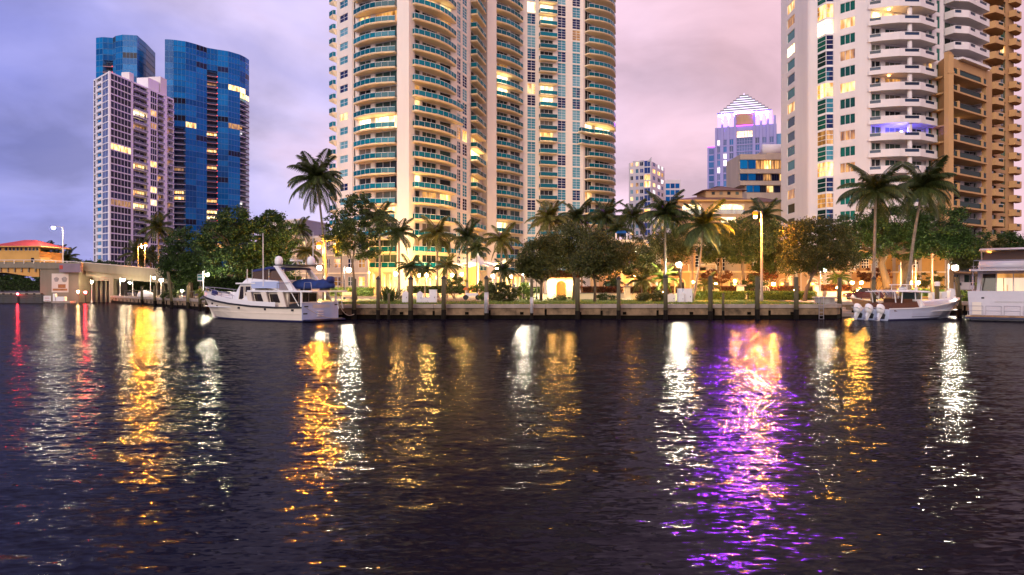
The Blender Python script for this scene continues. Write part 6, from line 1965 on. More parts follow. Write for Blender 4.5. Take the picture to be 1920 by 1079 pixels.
LO('radar_dome', MB().lathe([(.3, 2.6), (.32, 2.7), (.28, 2.85), (.05, 2.92)], 12, (4.4, .1, 0)), 'gel_white', cb, smooth=True)
LO('search_light', MB().lathe([(.12, 2.5), (.16, 2.75), (.05, 2.9)], 10, (5.6, -.4, 0)), 'gel_white', cb)
LO('upper_top', MB().prism([(3.6, -.8), (5.4, -.8), (5.4, .8), (3.6, .8)], 3.02, 3.08), 'gel_white', cb)
for x, y in ((3.8, -.7), (5.2, -.7), (3.8, .7), (5.2, .7)):
    LO('upper_leg', MB().tube([(x, y, 2.5), (x, y, 3.02)], .025, 5), 'gel_white', cb)
LO('bow_rail', MB().tube([(7.5, -1.5, 1.3), (10, -1.1, 1.45), (12, -.4, 1.55)], .025, 5), 'steel', cb)
for k, y in enumerate((-1.05, 0, 1.05)):
    eg = MB().loft([[(x0 + w * .5 * math.cos(a), .32 * h * math.sin(a), z) for a in [2 * math.pi * i / 12 for i in range(12)]] for z, w, h, x0 in ((-.15, .6, .75, -.12), (.05, .95, .95, -.16), (.35, 1.1, 1.0, -.16), (.6, 1.0, .9, -.2), (.74, .6, .55, -.22))])
    eo = LO('outboard_engine', eg, 'gel_white', cb, (-.38, y, .68), (0, R(24), 0), smooth=True)
    eo.scale = (.86, .86, .86)
    LO('leg', MB().loft([[(-.3, -.12, -.13), (.15, -.12, -.13), (.15, .12, -.13), (-.3, .12, -.13)], [(-.25, -.09, -.8), (.02, -.09, -.8), (.02, .09, -.8), (-.25, .09, -.8)], [(-.4, -.05, -1.0), (.1, -.05, -1.0), (.1, .05, -1.0), (-.4, .05, -1.0)]]), 'gel_white', eo)
    LO('bracket', MB().box(.15, .5, -.2, .2, -.45, .0), 'black_rubber', eo)
    LO('propeller', MB().rbox((-.48, 0, -.85), (.06, .42, .1), 0, (.5, 0)).rbox((-.48, 0, -.85), (.06, .1, .42), 0, (.5, 0)).tube([(-.5, 0, -.85), (-.2, 0, -.85)], .07, 6), 'steel', eo)
    LO('cowl_stripe', MB().box(-.72, -.2, -.325, .325, .2, .24), 'pale_grey', eo)
bow = Vector(cb.location) + Matrix.Rotation(TC, 4, 'Z') @ Vector((12.6, 0, 1.3))
rope('short bow line from the centre console to the dark leaning pile', bow, P(1797, 566, 66.0), .3)

# ------------------------------------------------------------------ sport yacht, stern towards us
TS = math.atan2(.78, .62)
sy = thing('sport_yacht', 'large white sport yacht seen stern on, cut by the right edge', 'yacht', (41.35, 57.4, 0), TS)
S3 = [(0, 2.55, 2.5, 0, 2.4), (5, 2.65, 2.5, 5, 2.5), (9, 2.4, 2.7, 8.6, 2.0), (12, 1.5, 3.0, 11.2, .9), (14.5, .3, 3.3, 13, .1)]
LO('hull', MB().loft(hull_mesh(S3, -.6)), 'gel_grey', sy)
for sd in (1, -1):
    m = MB(); band(m, S3, -.1, .2, .02, sd); LO('boot_stripe', m, 'boot_blue', sy)
    m = MB(); sheer_strip(m, S3, .003, .08, .05, sd); LO('cap_rail', m, 'teak', sy)
LO('transom', MB().hexa([(-.12, -2.4, .45), (-.003, -2.4, .45), (-.003, 2.4, .45), (-.12, 2.4, .45), (-.02, -2.5, 2.5), (-.002, -2.5, 2.5), (-.002, 2.5, 2.5), (-.02, 2.5, 2.5)]), 'gel_grey', sy)
LO('transom_lettering', MB().box(-.1, -.085, -1.9, .6, 1.55, 1.66), 'pale_grey', sy)
LO('transom_door', MB().box(-.16, -.125, 1.55, 2.2, .5, 1.55), 'gel_cream', sy)
LO('transom_lamp_lens', MB().box(-.09, -.07, 1.35, 1.55, 1.85, 1.98), 'black_rubber', sy)
LO('swim_platform', MB().box(-1.6, -.13, -2.55, 2.55, .34, .44), 'teak', sy)
LO('platform_edge', MB().box(-1.62, -.13, -2.58, 2.58, .2, .338), 'boot_blue', sy)
for k in range(4):
    y0 = -2.4 + k * 1.25
    m = MB().tube([(-1.45, y0, .443), (-1.45, y0, 1.25), (-1.45, y0 + 1.05, 1.25), (-1.45, y0 + 1.05, .443)], .03, 6).tube([(-1.45, y0, .85), (-1.45, y0 + 1.05, .85)], .02, 5)
    LO('staple_rail', m, 'steel', sy)
LO('aft_deck', MB().prism([(0, -2.4), (8, -2.4), (8, 2.4), (0, 2.4)], 2.3, 2.42), 'teak', sy)
LO('salon', MB().loft([[(2.6, -2.1, 2.42), (9.5, -1.9, 2.6), (9.5, 1.9, 2.6), (2.6, 2.1, 2.42)], [(2.8, -2.0, 4.2), (8.3, -1.7, 4.2), (8.3, 1.7, 4.2), (2.8, 2.0, 4.2)]]), 'gel_grey', sy)
for y0, y1, mt in ((-1.7, -.6, 'lit_dim'), (-.5, .6, 'lit_dim'), (.7, 1.7, 'smoked')):
    LO('salon_door', MB().hexa([(2.56, y0, 2.5), (2.6, y0, 2.5), (2.6, y1, 2.5), (2.56, y1, 2.5), (2.7, y0, 4.0), (2.74, y0, 4.0), (2.74, y1, 4.0), (2.7, y1, 4.0)]), mt, sy)
LO('overhang', MB().loft([[(-.3, -2.2, 4.22), (-.3, 2.2, 4.22), (-.3, 2.1, 4.3), (-.3, -2.1, 4.3)], [(1, -2.5, 4.22), (1, 2.5, 4.22), (1, 2.5, 4.42), (1, -2.5, 4.42)], [(8.6, -2.0, 4.22), (8.6, 2.0, 4.22), (8.6, 2.0, 4.42), (8.6, -2.0, 4.42)]]), 'gel_grey', sy)
for y in (-2.2, 2.2):
    LO('overhang_post', MB().tube([(.3, y, 2.5), (.9, y, 4.22)], .06, 6), 'steel', sy)
    LO('cockpit_brace', MB().tube([(1.7, y * .8, 2.5), (1.1, y * .7, 4.22)], .05, 6), 'steel', sy)
LO('flybridge', MB().loft([[(3.0, -2.0, 4.423), (8.4, -1.7, 4.423), (8.4, 1.7, 4.423), (3.0, 2.0, 4.423)], [(3.2, -1.95, 5.15), (7.6, -1.5, 5.3), (7.6, 1.5, 5.3), (3.2, 1.95, 5.15)]]), 'gel_grey', sy)
LO('bridge_screen', MB().hexa([(4.0, -1.8, 5.16), (7.4, -1.4, 5.3), (7.4, 1.4, 5.3), (4.0, 1.8, 5.16), (4.0, -1.6, 5.95), (6.4, -1.3, 5.95), (6.4, 1.3, 5.95), (4.0, 1.6, 5.95)]), 'curtain_plastic', sy)
LO('hardtop', MB().loft([[(1.2, -1.7, 6.05), (1.2, 1.7, 6.05), (1.2, 1.6, 6.1), (1.2, -1.6, 6.1)], [(3.5, -2.0, 6.1), (3.5, 2.0, 6.1), (3.5, 1.9, 6.3), (3.5, -1.9, 6.3)], [(6.8, -1.6, 6.0), (6.8, 1.6, 6.0), (6.8, 1.5, 6.12), (6.8, -1.5, 6.12)]]), 'gel_grey', sy)
for x, y in ((2.2, -1.7), (2.2, 1.7), (5.0, -1.6), (5.0, 1.6)):
    LO('hardtop_post', MB().tube([(x + .5, y, 4.43), (x, y, 6.08)], .06, 6), 'steel', sy)
LO('bridge_rail', MB().tube([(-.1, -2.1, 4.43), (-.1, -2.1, 5.1), (-.1, 2.1, 5.1), (-.1, 2.1, 4.43)], .035, 6), 'steel', sy)
LO('rolled_tender', MB().tube([(.6, -1.6, 4.75), (.6, 1.7, 4.75)], .32, 10), 'gel_grey', sy, smooth=True)
LO('ensign_staff', MB().tube([(.05, 0, 2.5), (-.4, 0, 3.6)], .03, 5), 'teak', sy)

# ------------------------------------------------------------------ wooden launch in the basin
wb = thing('wooden_launch', 'varnished wooden launch lit orange behind the outboard engines', 'boat', (40.6, 68.2, 0), R(176))
S4 = [(0, .8, 1.25, 0, .7), (2, 1.0, 1.2, 2, .85), (4, .95, 1.3, 3.8, .7), (5.6, .5, 1.55, 5.0, .25), (6.6, .04, 1.8, 5.6, .02)]
LO('hull', MB().loft(hull_mesh(S4, -.3)), 'teak', wb)
for sd in (1, -1):
    m = MB(); sheer_strip(m, S4, .003, .08, .04, sd); LO('gunwale', m, 'gel_cream', wb)
    m = MB(); band(m, S4, .55, .6, .02, sd); LO('lap_strake', m, 'wood', wb)
LO('foredeck', MB().prism([(4, -.8), (5.6, -.42), (6.4, 0), (5.6, .42), (4, .8)], 1.32, 1.38), 'wood', wb)
LO('bow_post', MB().lathe([(.12, 1.7), (.14, 1.95), (.05, 2.1)], 8, (6.35, 0, 0)), 'box_white', wb)
LO('thwart', MB().box(1.5, 1.8, -.9, .9, 1.0, 1.06), 'wood', wb)
LO('engine_box', MB().rbox((1.0, 0, 1.35), (.9, .9, .5)), 'wood', wb)

# dinghy under white cover near bridge
t = thing('covered_skiff', 'small skiff under a white cover by the piles near the bridge', 'boat', (P(275, CY, 112).x, 112, LAND + .004), R(-35))
LO('cover', MB().loft([[(x, h * math.cos(a), .1 + zc * max(-.1, math.sin(a))) for a in [2 * math.pi * k / 12 for k in range(12)]] for x, h, zc in ((-1.8, .7, .8), (-.8, .9, 1.0), (.4, .85, .8), (1.4, .55, .6), (2.0, .05, .35))]), 'tent_white', t, smooth=True)
LO('keel', MB().box(-1.7, 1.6, -.08, .08, 0, .1), 'teak', t)
# ================================================================== garden fixtures
GY = 90.0


def gx_(px, Y=GY): return (px - CX) / F_PX * Y


t = thing('gatehouse', 'small lit garden gatehouse with arched iron gate under red creeper', 'gatehouse', (gx_(1052), GY, LAND))
gz = lambda y: zz(y, GY)
for a, b in ((1027, 1043), (1062, 1077)):
    W('pier', MB().box(gx_(a), gx_(b), GY, GY + 2.5, LAND, gz(520)), 'cream', t)
W('lintel', MB().box(gx_(1043) + .003, gx_(1062) - .003, GY + .05, GY + 2.4, gz(526), gz(520)), 'cream', t)
m = MB()
for i in range(8):
    a0, a1 = math.pi * i / 8, math.pi * (i + 1) / 8
    cxg, rg_, zc = gx_(1052.5), gx_(1062) - gx_(1052.5), gz(537)
    pts_ = [(cxg + rg_ * math.cos(a), zc + rg_ * math.sin(a)) for a in (a0, a1)]
    m.hexa([(pts_[1][0], GY + .06, pts_[1][1]), (pts_[0][0], GY + .06, pts_[0][1]), (pts_[0][0], GY + .5, pts_[0][1]), (pts_[1][0], GY + .5, pts_[1][1]), (pts_[1][0], GY + .06, gz(526) + .01), (pts_[0][0], GY + .06, gz(526) + .01), (pts_[0][0], GY + .5, gz(526) + .01), (pts_[1][0], GY + .5, gz(526) + .01)])
W('arch', m, 'cream', t)
for k in range(9):
    x = gx_(1044 + k * 2.1)
    W('gate_bar', MB().tube([(x, GY + .3, LAND), (x, GY + .3, gz(533 - 5 * math.sin(math.pi * (k + .5) / 9)))], .03, 5), 'ochre', t)
W('gate_rail', MB().box(gx_(1043.5), gx_(1061.5), GY + .27, GY + .33, gz(545), gz(545) + .06), 'ochre', t)
W('back_wall', MB().box(gx_(1043) - .5, gx_(1062) + .5, GY + 2.55, GY + 2.7, LAND, gz(521)), 'ochre', t)
W('pergola_beam', MB().box(gx_(1016), gx_(1092), GY + .2, GY + .4, gz(521) + .1, gz(521) + .3), 'bougainvillea_wood', t)
for px in (1018, 1090):
    W('pergola_post', MB().box(gx_(px), gx_(px) + .2, GY + .2, GY + .4, LAND, gz(521) + .1), 'bougainvillea_wood', t)
LAMPS = []


def low_wall(label, a, b, yt, Y, mat='cream'):
    t_ = thing('garden_wall', label, 'wall', (gx_((a + b) / 2, Y), Y, LAND))
    W('wall', MB().box(gx_(a, Y), gx_(b, Y), Y, Y + .3, LAND, zz(yt, Y)), mat, t_)
    W('coping', MB().box(gx_(a, Y), gx_(b, Y), Y - .06, Y + .36, zz(yt, Y) + .003, zz(yt, Y) + .09), 'cap_concrete', t_)
    return t_


low_wall('low cream wall left of the gatehouse', 986, 1026, 552, 89)
low_wall('low cream wall between gatehouse and pale pillar', 1078, 1170, 551.5, 89)
low_wall('low cream wall right of the pale pillar', 1182, 1298, 551.5, 89)
low_wall('long low wall behind the clipped hedges', 1300, 1532, 549, 90.5)
low_wall('low wall right of the forked tree', 1536, 1596, 548, 90)


def pillar(label, px, yt, Y, w=11, ball=False):
    t_ = thing('garden_pillar', label, 'pillar', (gx_(px, Y), Y, LAND), 0, 'garden pillars')
    s = Y / F_PX
    h = zz(yt, Y) - LAND
    LO('base', MB().box(-w * .8 * s, w * .8 * s, -w * .8 * s, w * .8 * s, 0, h * .12), 'cream', t_)
    LO('shaft', MB().box(-w * .45 * s, w * .45 * s, -w * .45 * s, w * .45 * s, h * .12, h * .9), 'cream', t_)
    LO('cap', MB().box(-w * .7 * s, w * .7 * s, -w * .7 * s, w * .7 * s, h * .9, h), 'cap_concrete', t_)
    LO('finial', MB().lathe([(w * .3 * s, h), (w * .18 * s, h + .08), (w * .35 * s, h + .2), (.02, h + .4)], 8), 'cap_concrete', t_)
    return t_


pillar('pale square pillar with urn finial left of the low palms', 1176, 537, 86)
pillar('pale pillar left of the gatehouse hedge', 964, 538, 86)
pillar('pale pillar behind the clipped hedge left of the street lamp', 1388, 535, 90, 12)
pillar('pillar with lamp behind the clipped hedge', 1343, 540, 90, 9)
pillar('pillar right of the forked tree trunk', 1530, 535, 90, 9)


# ------------------------------------------------------------------ lamps
def globe(parent, loc, r, mat, name='globe', sz=1.0):
    o = LO(name, MB().ball((0, 0, 0), r, 8, sz), mat, parent, loc, smooth=True)
    return o


def lantern_post(label, px, py, Y, mat='glow_white', r=.22, pole='pole_paint', arm=0.0, double=False, group='lantern posts', base_z=LAND, pr=.07):
    """Post with a globe lantern at picture point (px, py); arm: the post stands that many pixels to the right."""
    s = Y / F_PX
    q = P(px, py, Y)
    bxx = q.x + arm * s
    t_ = thing('lantern_post', label, 'lamp', (bxx, Y, base_z), 0, group)
    h = q.z - base_z
    top = h + (.45 if arm else -r)
    LO('pole', MB().lathe([(pr * 2.2, 0), (pr * 2.2, .3), (pr, .45), (pr * .8, top)], 8), pole, t_)
    if arm:
        n = 7
        LO('scroll_arm', MB().tube([(-arm * s * (i / n), 0, top - .12 + .28 * math.sin(math.pi * i / n)) for i in range(n + 1)], .03, 5), 'dark_steel', t_)
        if double:
            LO('scroll_arm', MB().tube([(abs(arm) * s * (i / n), 0, top - .12 + .28 * math.sin(math.pi * i / n)) for i in range(n + 1)], .03, 5), 'dark_steel', t_)
    LO('lamp_cap', MB().lathe([(r * .9, r * .75), (r * .5, r * 1.25), (.02, r * 1.5)], 8, (-arm * s, 0, h)), 'dark_steel', t_)
    globe(t_, (-arm * s, 0, h), r, mat)
    return t_


def cobra_lamp(label, px, py, Y, pole_px, base_z, mat, r=.26, pole='pole_paint', pr=.11, double=None):
    s = Y / F_PX
    q = P(px, py, Y)
    bxx = (pole_px - CX) * s
    t_ = thing('street_lamp', label, 'street lamp', (bxx, Y, base_z), 0, 'tall street lamps')
    h = q.z - base_z
    dx = q.x - bxx
    LO('pole', MB().lathe([(pr * 1.5, 0), (pr * 1.35, .3), (pr, 1.0), (pr * .7, h + .25)], 9), pole, t_, smooth=True)
    LO('arm', MB().tube([(0, 0, h - .1), (dx * .3, 0, h + .2), (dx * .8, 0, h + .24)], [pr * .6, pr * .5, pr * .45], 6), pole, t_)
    LO('lamp_head', MB().loft([[(dx * .75, -.14, h + .14), (dx * .75, .14, h + .14), (dx * .75, .1, h + .34), (dx * .75, -.1, h + .34)], [(dx * 1.18, -.2, h + .12), (dx * 1.18, .2, h + .12), (dx * 1.18, .12, h + .3), (dx * 1.18, -.12, h + .3)]]), 'pole_paint', t_)
    if mat in ('glow_orange', 'glow_sodium'):      # sodium bulb below an amber bowl
        globe(t_, (dx, 0, h), r, 'glow_bowl', 'lens', .8)
        globe(t_, (dx, 0, h - r * .8 - .12), r * .5, mat, 'bulb')
    else:
        globe(t_, (dx, 0, h), r, mat, 'lens', .8)
    return t_


# tall street lamps
cobra_lamp('tall bridge lamp with white light left of the gridded tower', 100, 428, BY + 1, 118, bz(494), 'glow_white', .30, pr=.1)
cobra_lamp('orange bridge lamp on the right of the pair', 273, 458, BY + 1.2, 271.5, bz(503), 'glow_orange', .34, 'pole_grey', .08)
cobra_lamp('orange bridge lamp on the left of the pair', 265, 461, BY + 1.8, 259, bz(503), 'glow_orange', .26, 'pole_grey', .08)
cobra_lamp('orange street lamp glowing in front of the coconut palm trunk', 598, 458, 84, 606, LAND, 'glow_orange', .34, 'dark_steel', .09)
cobra_lamp('tall concrete street lamp with orange light in the centre right', 1416, 401, 75, 1428, LAND, 'glow_sodium', .34, 'pole_grey', .15)
# lanterns
WS = 'glow_white'
lantern_post('bright lantern under the bridge, left of the white columns', 172, 529, BY - 1, 'glow_bridge', .2, base_z=0)
lantern_post('white lantern under the right bridge span, left one', 231, 526, 124, 'glow_bridge', .26, arm=-6)
lantern_post('white lantern under the right bridge span, second from left', 243, 531, 126, 'glow_bridge', .2, arm=6)
lantern_post('lantern with scroll arm under the end of the bridge', 289, 522, 112, 'glow_bridge', .22, arm=-7, double=True)
lantern_post('brightest lantern under the end of the bridge', 302, 526, 114, 'glow_bridge', .3)
lantern_post('low warm lantern behind the leaning pale pile', 341, 546, 99, 'glow_bridge', .16)
lantern_post('white lantern beside the teal sign near the yacht bow', 389, 516, 86, WS, .19, arm=-8)
lantern_post('double scroll lantern post behind the yacht stern, left one', 599, 503, 88, WS, .27, arm=11, double=True, pole='pole_paint')
lantern_post('double scroll lantern post behind the yacht stern, right one', 654, 507, 88, WS, .27, arm=-9, double=True, pole='dark_steel')
lantern_post('lantern beside the bright shrub left of the gatehouse, left one', 982, 513, 88, WS, .24, pole='dark_steel')
lantern_post('lantern beside the bright shrub left of the gatehouse, right one', 1006, 514, 88, WS, .18, pole='dark_steel')
lantern_post('white lantern post above the utility cabinets', 1273, 497, 80, WS, .30, arm=4, pole='dark_steel')
lantern_post('white lantern post behind the forked tree', 1546, 506, 84, WS, .24, arm=-8)
lantern_post('white lantern post between the two boats on the right', 1791, 503, 80, WS, .32, arm=-13)
# garden lamps (warm, low)
for k, (px, py, Y, mt, r, lab) in enumerate([(1342, 534, 90, 'glow_garden', .17, 'warm pillar lamp behind the left part of the clipped hedge'), (1378, 528, 93, 'glow_garden', .17, 'warm lamp left of the round tree trunk'),
                                             (1450, 533, 92, 'glow_garden', .22, 'bright warm lamp behind the clipped hedge right of the street lamp'), (1598, 531, 88, 'glow_garden', .2, 'left lamp of the pair by the parked car'),
                                             (1615, 531, 88, 'glow_garden', .2, 'right lamp of the pair by the parked car'), (1707, 531, 86, 'glow_garden', .2, 'left lamp of the pair above the centre console hardtop'),
                                             (1722, 531, 86, 'glow_garden', .2, 'right lamp of the pair above the centre console hardtop'), (1855, 520, 92, 'glow_garden', .18, 'warm lamp behind the sport yacht overhang'), (1660, 520, 96, 'glow_garden', .16, 'warm lamp lighting the fig trunks'),
                                             (1490, 545, 88, 'glow_garden', .12, 'small lamp low in the hedge left of the forked tree'), (1570, 540, 90, 'glow_garden', .14, 'small lamp below the bright low palm'), (1244, 549, 81, 'glow_garden', .11, 'small spotlight below the bright low palm'),
                                             (1300, 530, 97, 'glow_garden', .15, 'wall lamp glowing behind the curved palm'), (1190, 520, 98, 'glow_garden', .15, 'wall lamp below the peach townhouse')]):
    lantern_post(lab, px, py, Y, mt, r, 'dark_steel', group='low garden lamps', pr=.05)
# sconces of the gatehouse
for px, lab in ((1037, 'left wall lantern of the gatehouse'), (1067, 'right wall lantern of the gatehouse')):
    t_ = thing('wall_lantern', lab, 'lamp', (gx_(px), GY - .15, gz(535)), 0, 'wall lanterns')
    LO('back_plate', MB().box(-.08, .08, .11, .147, -.25, .25), 'dark_steel', t_)
    LO('bracket', MB().box(-.03, .03, 0, .11, -.03, .03), 'dark_steel', t_)
    globe(t_, (0, -.05, 0), .15, 'glow_sconce', 'shade')
# arcade lamps along the tower foot
for k, (px, py, Y, mt, r) in enumerate([(690, 512, 128, 'glow_sconce', .3), (742, 514, 126, 'glow_sconce', .35), (786, 518, 126, 'glow_warm', .3), (800, 517, 126, 'glow_warm', .34), (848, 517, 126, 'glow_warm', .32), (866, 515, 124, 'glow_warm', .25), (924, 518, 118, 'glow_warm', .3), (958, 520, 140, 'glow_sconce', .3), (932, 505, 150, 'glow_sconce', .3)]):
    t_ = thing('arcade_lamp', ['arcade lamp left of the leftmost royal palm', 'arcade lamp between the two left royal palms', 'arcade lamp behind the dark feathery palm', 'arcade lamp left of the golden lit royal palm', 'arcade lamp right of the golden lit royal palm', 'arcade lamp beside the golden drape', 'arcade lamp right below the white canopy', 'arcade lamp behind the round shrub palm', 'arcade lamp high behind the right royal palm'][k], 'lamp', (P(px, py, Y).x, Y, LAND), 0, 'arcade lamps')
    h = zz(py, Y) - LAND
    LO('standard', MB().tube([(0, 0, 0), (0, 0, h - r)], .05, 6), 'cream', t_)
    globe(t_, (0, 0, h), r, mt)
# up-lights in the canopy
for k, (dx, lab) in enumerate([(-1.6, 'left uplight under the white canopy'), (1.8, 'right uplight under the white canopy')]):
    t_ = thing('canopy_uplight', lab, 'lamp', (cx + dx, cyy - 1.0, LAND), 0, 'canopy uplights')
    LO('housing', MB().lathe([(.18, 0), (.22, 1.2), (.2, 1.3)], 8), 'dark_steel', t_)
    LO('lens', MB().lathe([(.19, 1.3), (.19, 1.36), (.02, 1.45)], 8), 'glow_white', t_)
# navigation lights
for px, py, mt, r, lab in ((33, 552, 'glow_red', .14, 'small red navigation light on the timber fender at the far left'), (160, 549, 'glow_red', .2, 'bright red navigation light beside the white float')):
    Yn = BY - 4.6
    q = P(px, py, Yn)
    t_ = thing('navigation_light', lab, 'lamp', (q.x, Yn, 0), 0, 'red navigation lights')
    LO('post', MB().tube([(0, 0, -1), (0, 0, q.z - r)], .09, 8), 'dark_steel', t_)
    LO('hood', MB().lathe([(r * 1.3, q.z + r * .8), (r * 1.1, q.z + r * 1.2), (.02, q.z + r * 1.5)], 8), 'dark_steel', t_)
    globe(t_, (0, 0, q.z), r, mt, 'lens')
q = P(146, 548, BY - 4.6)
t_ = thing('float_lamp', 'small warm flame like lamp on the white float', 'lamp', (q.x, BY - 4.55, 1.153), 0)
LO('stem', MB().tube([(0, 0, 0), (0, 0, q.z - 1.3)], .05, 6), 'dark_steel', t_)
globe(t_, (0, 0, q.z - 1.15), .15, 'glow_flame', 'flame', 1.5)

# ------------------------------------------------------------------ dock furniture
def cabinet(label, px0, px1, y0, Y, roof=False, dp=.7, mat='box_white', group='white dock cabinets'):
    s = Y / F_PX
    w = (px1 - px0) * s
    h = zz(y0, Y) - LAND
    t_ = thing('utility_cabinet', label, 'cabinet', (gx_((px0 + px1) / 2, Y), Y, LAND), 0, group)
    LO('plinth', MB().box(-w / 2 - .04, w / 2 + .04, -.04, dp + .04, 0, .08), 'cap_concrete', t_)
    if roof:
        LO('body', MB().box(-w / 2, w / 2, 0, dp, .083, h * .8), mat, t_)
        LO('top', MB().add([(-w / 2, 0, h * .8 + .002), (w / 2, 0, h * .8 + .002), (w / 2, dp, h * .8 + .002), (-w / 2, dp, h * .8 + .002), (0, 0, h), (0, dp, h)], [(0, 1, 4), (1, 2, 5, 4), (2, 3, 5), (3, 0, 4, 5), (3, 2, 1, 0)]), mat, t_)
    else:
        LO('body', MB().box(-w / 2, w / 2, 0, dp, .083, h), mat, t_)
        LO('lid', MB().box(-w / 2 - .03, w / 2 + .03, -.04, dp + .03, h + .002, h + .06), mat, t_)
    LO('door', MB().box(-w * .38, w * .38, -.025, -.003, .2, h * .72), mat, t_)
    LO('handle', MB().box(w * .22, w * .30, -.05, -.027, h * .4, h * .5), 'dark_steel', t_)
    return t_


cabinet('white power pedestal left of the capped pile', 754, 765, 546, 66, True)
cabinet('white pointed power pedestal right of the capped pile', 781, 792, 547, 66, True)
cabinet('low white dock box between two pedestals', 792.5, 804.5, 560, 66)
cabinet('tall white pedestal at the right of the pedestal group', 804.8, 818, 545, 66)
cabinet('rounded cream dock box left of the large cabinets', 1252, 1267, 551, 68, True, mat='gel_cream')
cabinet('slim white meter cabinet in front of the large cabinet', 1272, 1283, 552, 67.5)
cabinet('large white utility cabinet right of the capped pile', 1283.5, 1298, 543, 68, dp=1.0)
cabinet('white cabinet behind the meter cabinet', 1272, 1283, 543, 69, dp=.5)
cabinet('white dock box left of the white capped pile', 1748, 1763, 550, 74, group='white dock cabinets in the basin')
cabinet('white dock box right of the white capped pile', 1766, 1776, 549, 74, group='white dock cabinets in the basin')
cabinet('tall white pedestal left of the dark leaning pile', 1782, 1793, 542, 74, True, group='white dock cabinets in the basin')

# bench
t = thing('garden_bench', 'cream slatted bench on the lawn right of the yacht stern', 'bench', (gx_(654, 86), 86, LAND))
for k in range(3):
    LO('seat_slat', MB().box(-.85, .85, -.45 + k * .16, -.32 + k * .16, .42, .46), 'gel_cream', t)
for k in range(3):
    LO('back_slat', MB().box(-.85, .85, .02, .06, .55 + k * .15, .66 + k * .15), 'gel_cream', t)
for x in (-.75, .75):
    for y in (-.4, .04):
        LO('leg', MB().box(x - .04, x + .04, y - .04, y + .015, 0, .42 if y < 0 else .98), 'gel_cream', t)
# teal sign near the yacht bow
t = thing('teal_sign', 'small teal and white sign on a post above the yacht bow', 'sign', (gx_(375.5, 84), 84, LAND))
sz0, sz1 = zz(528, 84) - LAND, zz(515, 84) - LAND
LO('post', MB().box(-.05, .05, .03, .1, 0, sz1), 'dark_steel', t)
LO('board', MB().box(-.33, .33, -.02, .02, sz0, sz1), 'box_white', t)
LO('printed_top', MB().box(-.3, .3, -.035, -.023, (sz0 + sz1) / 2 + .12, sz1 - .03), 'sign_teal', t)
LO('printed_band', MB().box(-.3, .3, -.035, -.023, sz0 + .12, (sz0 + sz1) / 2 + .04), 'sign_teal', t)
# swim ladder
t = thing('dock_ladder', 'steel dock ladder hanging on the sea wall below the planter', 'ladder', (gx_(1540, 60.75), 60.75, 0))
for x in (-.2, .2):
    LO('rail', MB().tube([(x, .6, LAND + .05), (x, .5, LAND + .75), (x, .1, LAND + .8), (x, 0, LAND + .5), (x, 0, -.4)], .035, 6), 'steel', t)
for k in range(5):
    LO('rung', MB().tube([(-.2, 0, .0 + k * .3), (.2, 0, .0 + k * .3)], .028, 5), 'steel', t)
# round planter at the corner
t = thing('stone_planter', 'low octagonal stone planter at the rounded corner of the wall', 'planter', (gx_(1546, 63.5), 63.5, LAND + .004))
LO('bowl', MB().lathe([(1.0, 0), (1.0, .12), (.9, .14), (.92, .5), (1.15, .55), (1.15, .68), (.9, .68), (.85, .55)], 8), 'concrete', t)
LO('urn', MB().lathe([(.12, .55), (.12, .7), (.22, .8), (.25, 1.05), (.12, 1.2), (.02, 1.22)], 8), 'peach', t)
# orange covered cart on the sand path
t = thing('covered_cart', 'orange topped stall cart on the brick path behind the lawn', 'cart', (gx_(885, 84), 84, LAND))
LO('canopy', MB().loft([[(-1.1, -.6, 1.25), (1.0, -.6, 1.1), (1.0, .6, 1.1), (-1.1, .6, 1.25)], [(-.9, -.3, 1.55), (.8, -.3, 1.3), (.8, .3, 1.3), (-.9, .3, 1.55)]]), 'orange_cloth', t)
LO('counter', MB().box(-.8, .8, -.35, .35, .45, .85), 'box_white', t)
for x in (-.75, .75):
    LO('post', MB().box(x - .04, x + .04, -.04, .04, .85, 1.25), 'box_white', t)
    LO('wheel', MB().tube([(x, -.45, .32), (x, -.37, .32)], .32, 12), 'black_rubber', t)
# parked cars behind the launch


def car(label, px, Y, rz, paint):
    t_ = thing('parked_car', label, 'car', (gx_(px, Y), Y, LAND + .004), rz, 'cars parked by the basin')
    b = [[(x, -w, z0), (x, w, z0), (x, w, z1), (x, w * .92, z2), (x, -w * .92, z2), (x, -w, z1)] for x, w, z0, z1, z2 in ((-2.25, .78, .4, .7, .82), (-2.05, .88, .25, .8, .95), (-.9, .9, .22, .85, 1.0), (1.0, .9, .22, .82, .96), (1.95, .86, .25, .7, .8), (2.25, .74, .38, .6, .66))]
    LO('body', MB().loft(b), paint, t_, smooth=False)
    LO('cabin', MB().loft([[(-1.6, -.8, .97), (-1.6, .8, .97), (-1.25, .66, 1.42), (-1.25, -.66, 1.42)], [(1.15, -.8, .97), (1.15, .8, .97), (.45, .66, 1.45), (.45, -.66, 1.45)]]), 'smoked', t_)
    LO('roof', MB().box(-1.2, .42, -.62, .62, 1.44, 1.49), paint, t_)
    for x in (-1.4, 1.4):
        for y in (-.9, .9):
            w_ = LO('wheel', MB().tube([(x, y - .1, .32), (x, y + .1, .32)], .32, 14), 'black_rubber', t_)
            LO('rim', MB().tube([(x, y - .12, .32), (x, y + .12, .32)], .18, 10), 'steel', w_)
    for y in (-.62, .62):
        LO('headlight', MB().box(2.18, 2.27, y - .14, y + .14, .56, .66), 'box_white', t_)
        LO('tail_light', MB().box(-2.27, -2.2, y - .14, y + .14, .66, .78), 'roof_red', t_)
    return t_


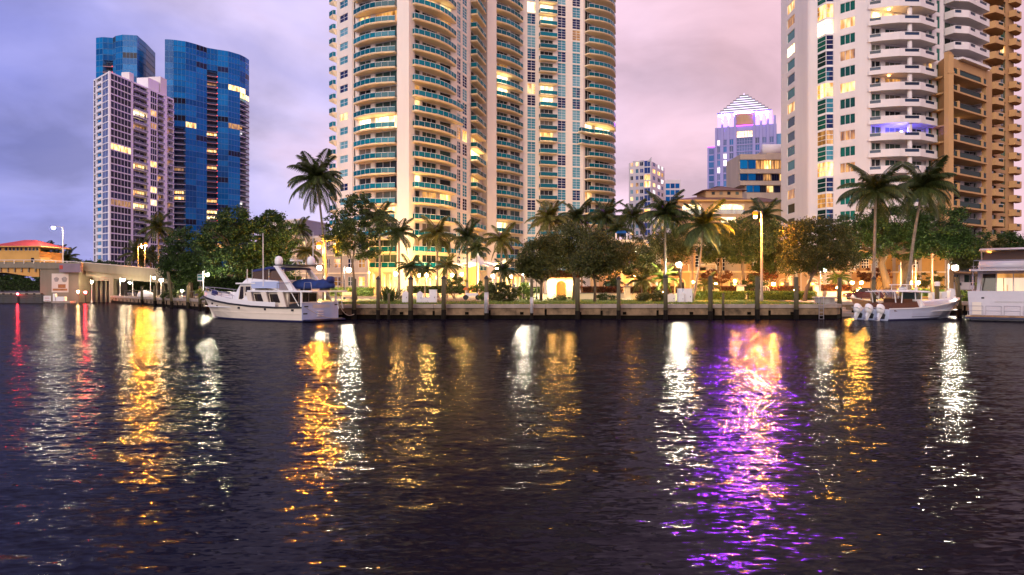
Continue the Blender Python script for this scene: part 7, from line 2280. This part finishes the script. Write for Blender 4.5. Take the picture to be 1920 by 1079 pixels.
car('dark red car parked behind the wooden launch', 1618, 86, R(172), 'car_red')
car('dark blue car parked right of the red car', 1672, 88, R(176), 'car_paint')
# flag poles / thin masts behind the basin
for px, y0, Y, r, lab, mt in ((1689, 493, 88, .07, 'thin pale mast left of the leaning palm trunk', 'pole_paint'), (1717, 490, 87, .09, 'second pale mast right of the leaning palm trunk', 'pole_paint'), (1748, 478, 84, .16, 'thick brown timber pole behind the white capped pile', 'wood'), (1711, 498, 90, .05, 'thin steel mast above the lamp pair', 'steel')):
    q = P(px, CY, Y)
    t_ = thing('mast', lab, 'pole', (q.x, Y, LAND), 0, 'poles behind the basin')
    LO('pole', MB().tube([(0, 0, 0), (0, 0, zz(y0, Y) - LAND)], [r, r * .7], 8), mt, t_)
    LO('tip', MB().ball((0, 0, zz(y0, Y) - LAND), r * 1.3, 6), mt, t_)
    LO('base', MB().lathe([(r * 2.2, 0), (r * 2.2, .25), (r, .3)], 8), 'cap_concrete', t_)
# garden umbrella top behind the street lamp, wall stump etc.
t = thing('wicker_lantern', 'pale arched trellis behind the clipped hedge next to the street lamp', 'trellis', (gx_(1434, 87), 87, LAND))
for k in range(6):
    x = -.55 + k * .22
    LO('bar', MB().tube([(x, 0, 0), (x, 0, 1.15 + .45 * math.sin(math.pi * (k + .5) / 6))], .03, 5), 'gel_cream', t)
LO('hoop', MB().tube([(-.6 * math.cos(math.pi * i / 10), 0, 1.1 + .6 * math.sin(math.pi * i / 10)) for i in range(11)], .04, 5), 'gel_cream', t)
# dock rail posts along the receding wall by the bridge
t = thing('bank_railing', 'thin dark railing along the bank path near the bridge', 'railing', (gx_(300, 105), 105, LAND))
fcR = Face((-73, 126.3), (-30, 76.9))
for k in range(18):
    q = fcR.w(fcR.len * k / 17, -1.2)
    W('rail_post', MB().box(q.x - .04, q.x + .04, q.y - .04, q.y + .04, LAND, LAND + 1.0), 'dark_steel', t)
a, b = fcR.w(0, -1.2), fcR.w(fcR.len, -1.2)
W('top_rail', MB().tube([(a.x, a.y, LAND + 1.0), (b.x, b.y, LAND + 1.0)], .04, 6), 'dark_steel', t)
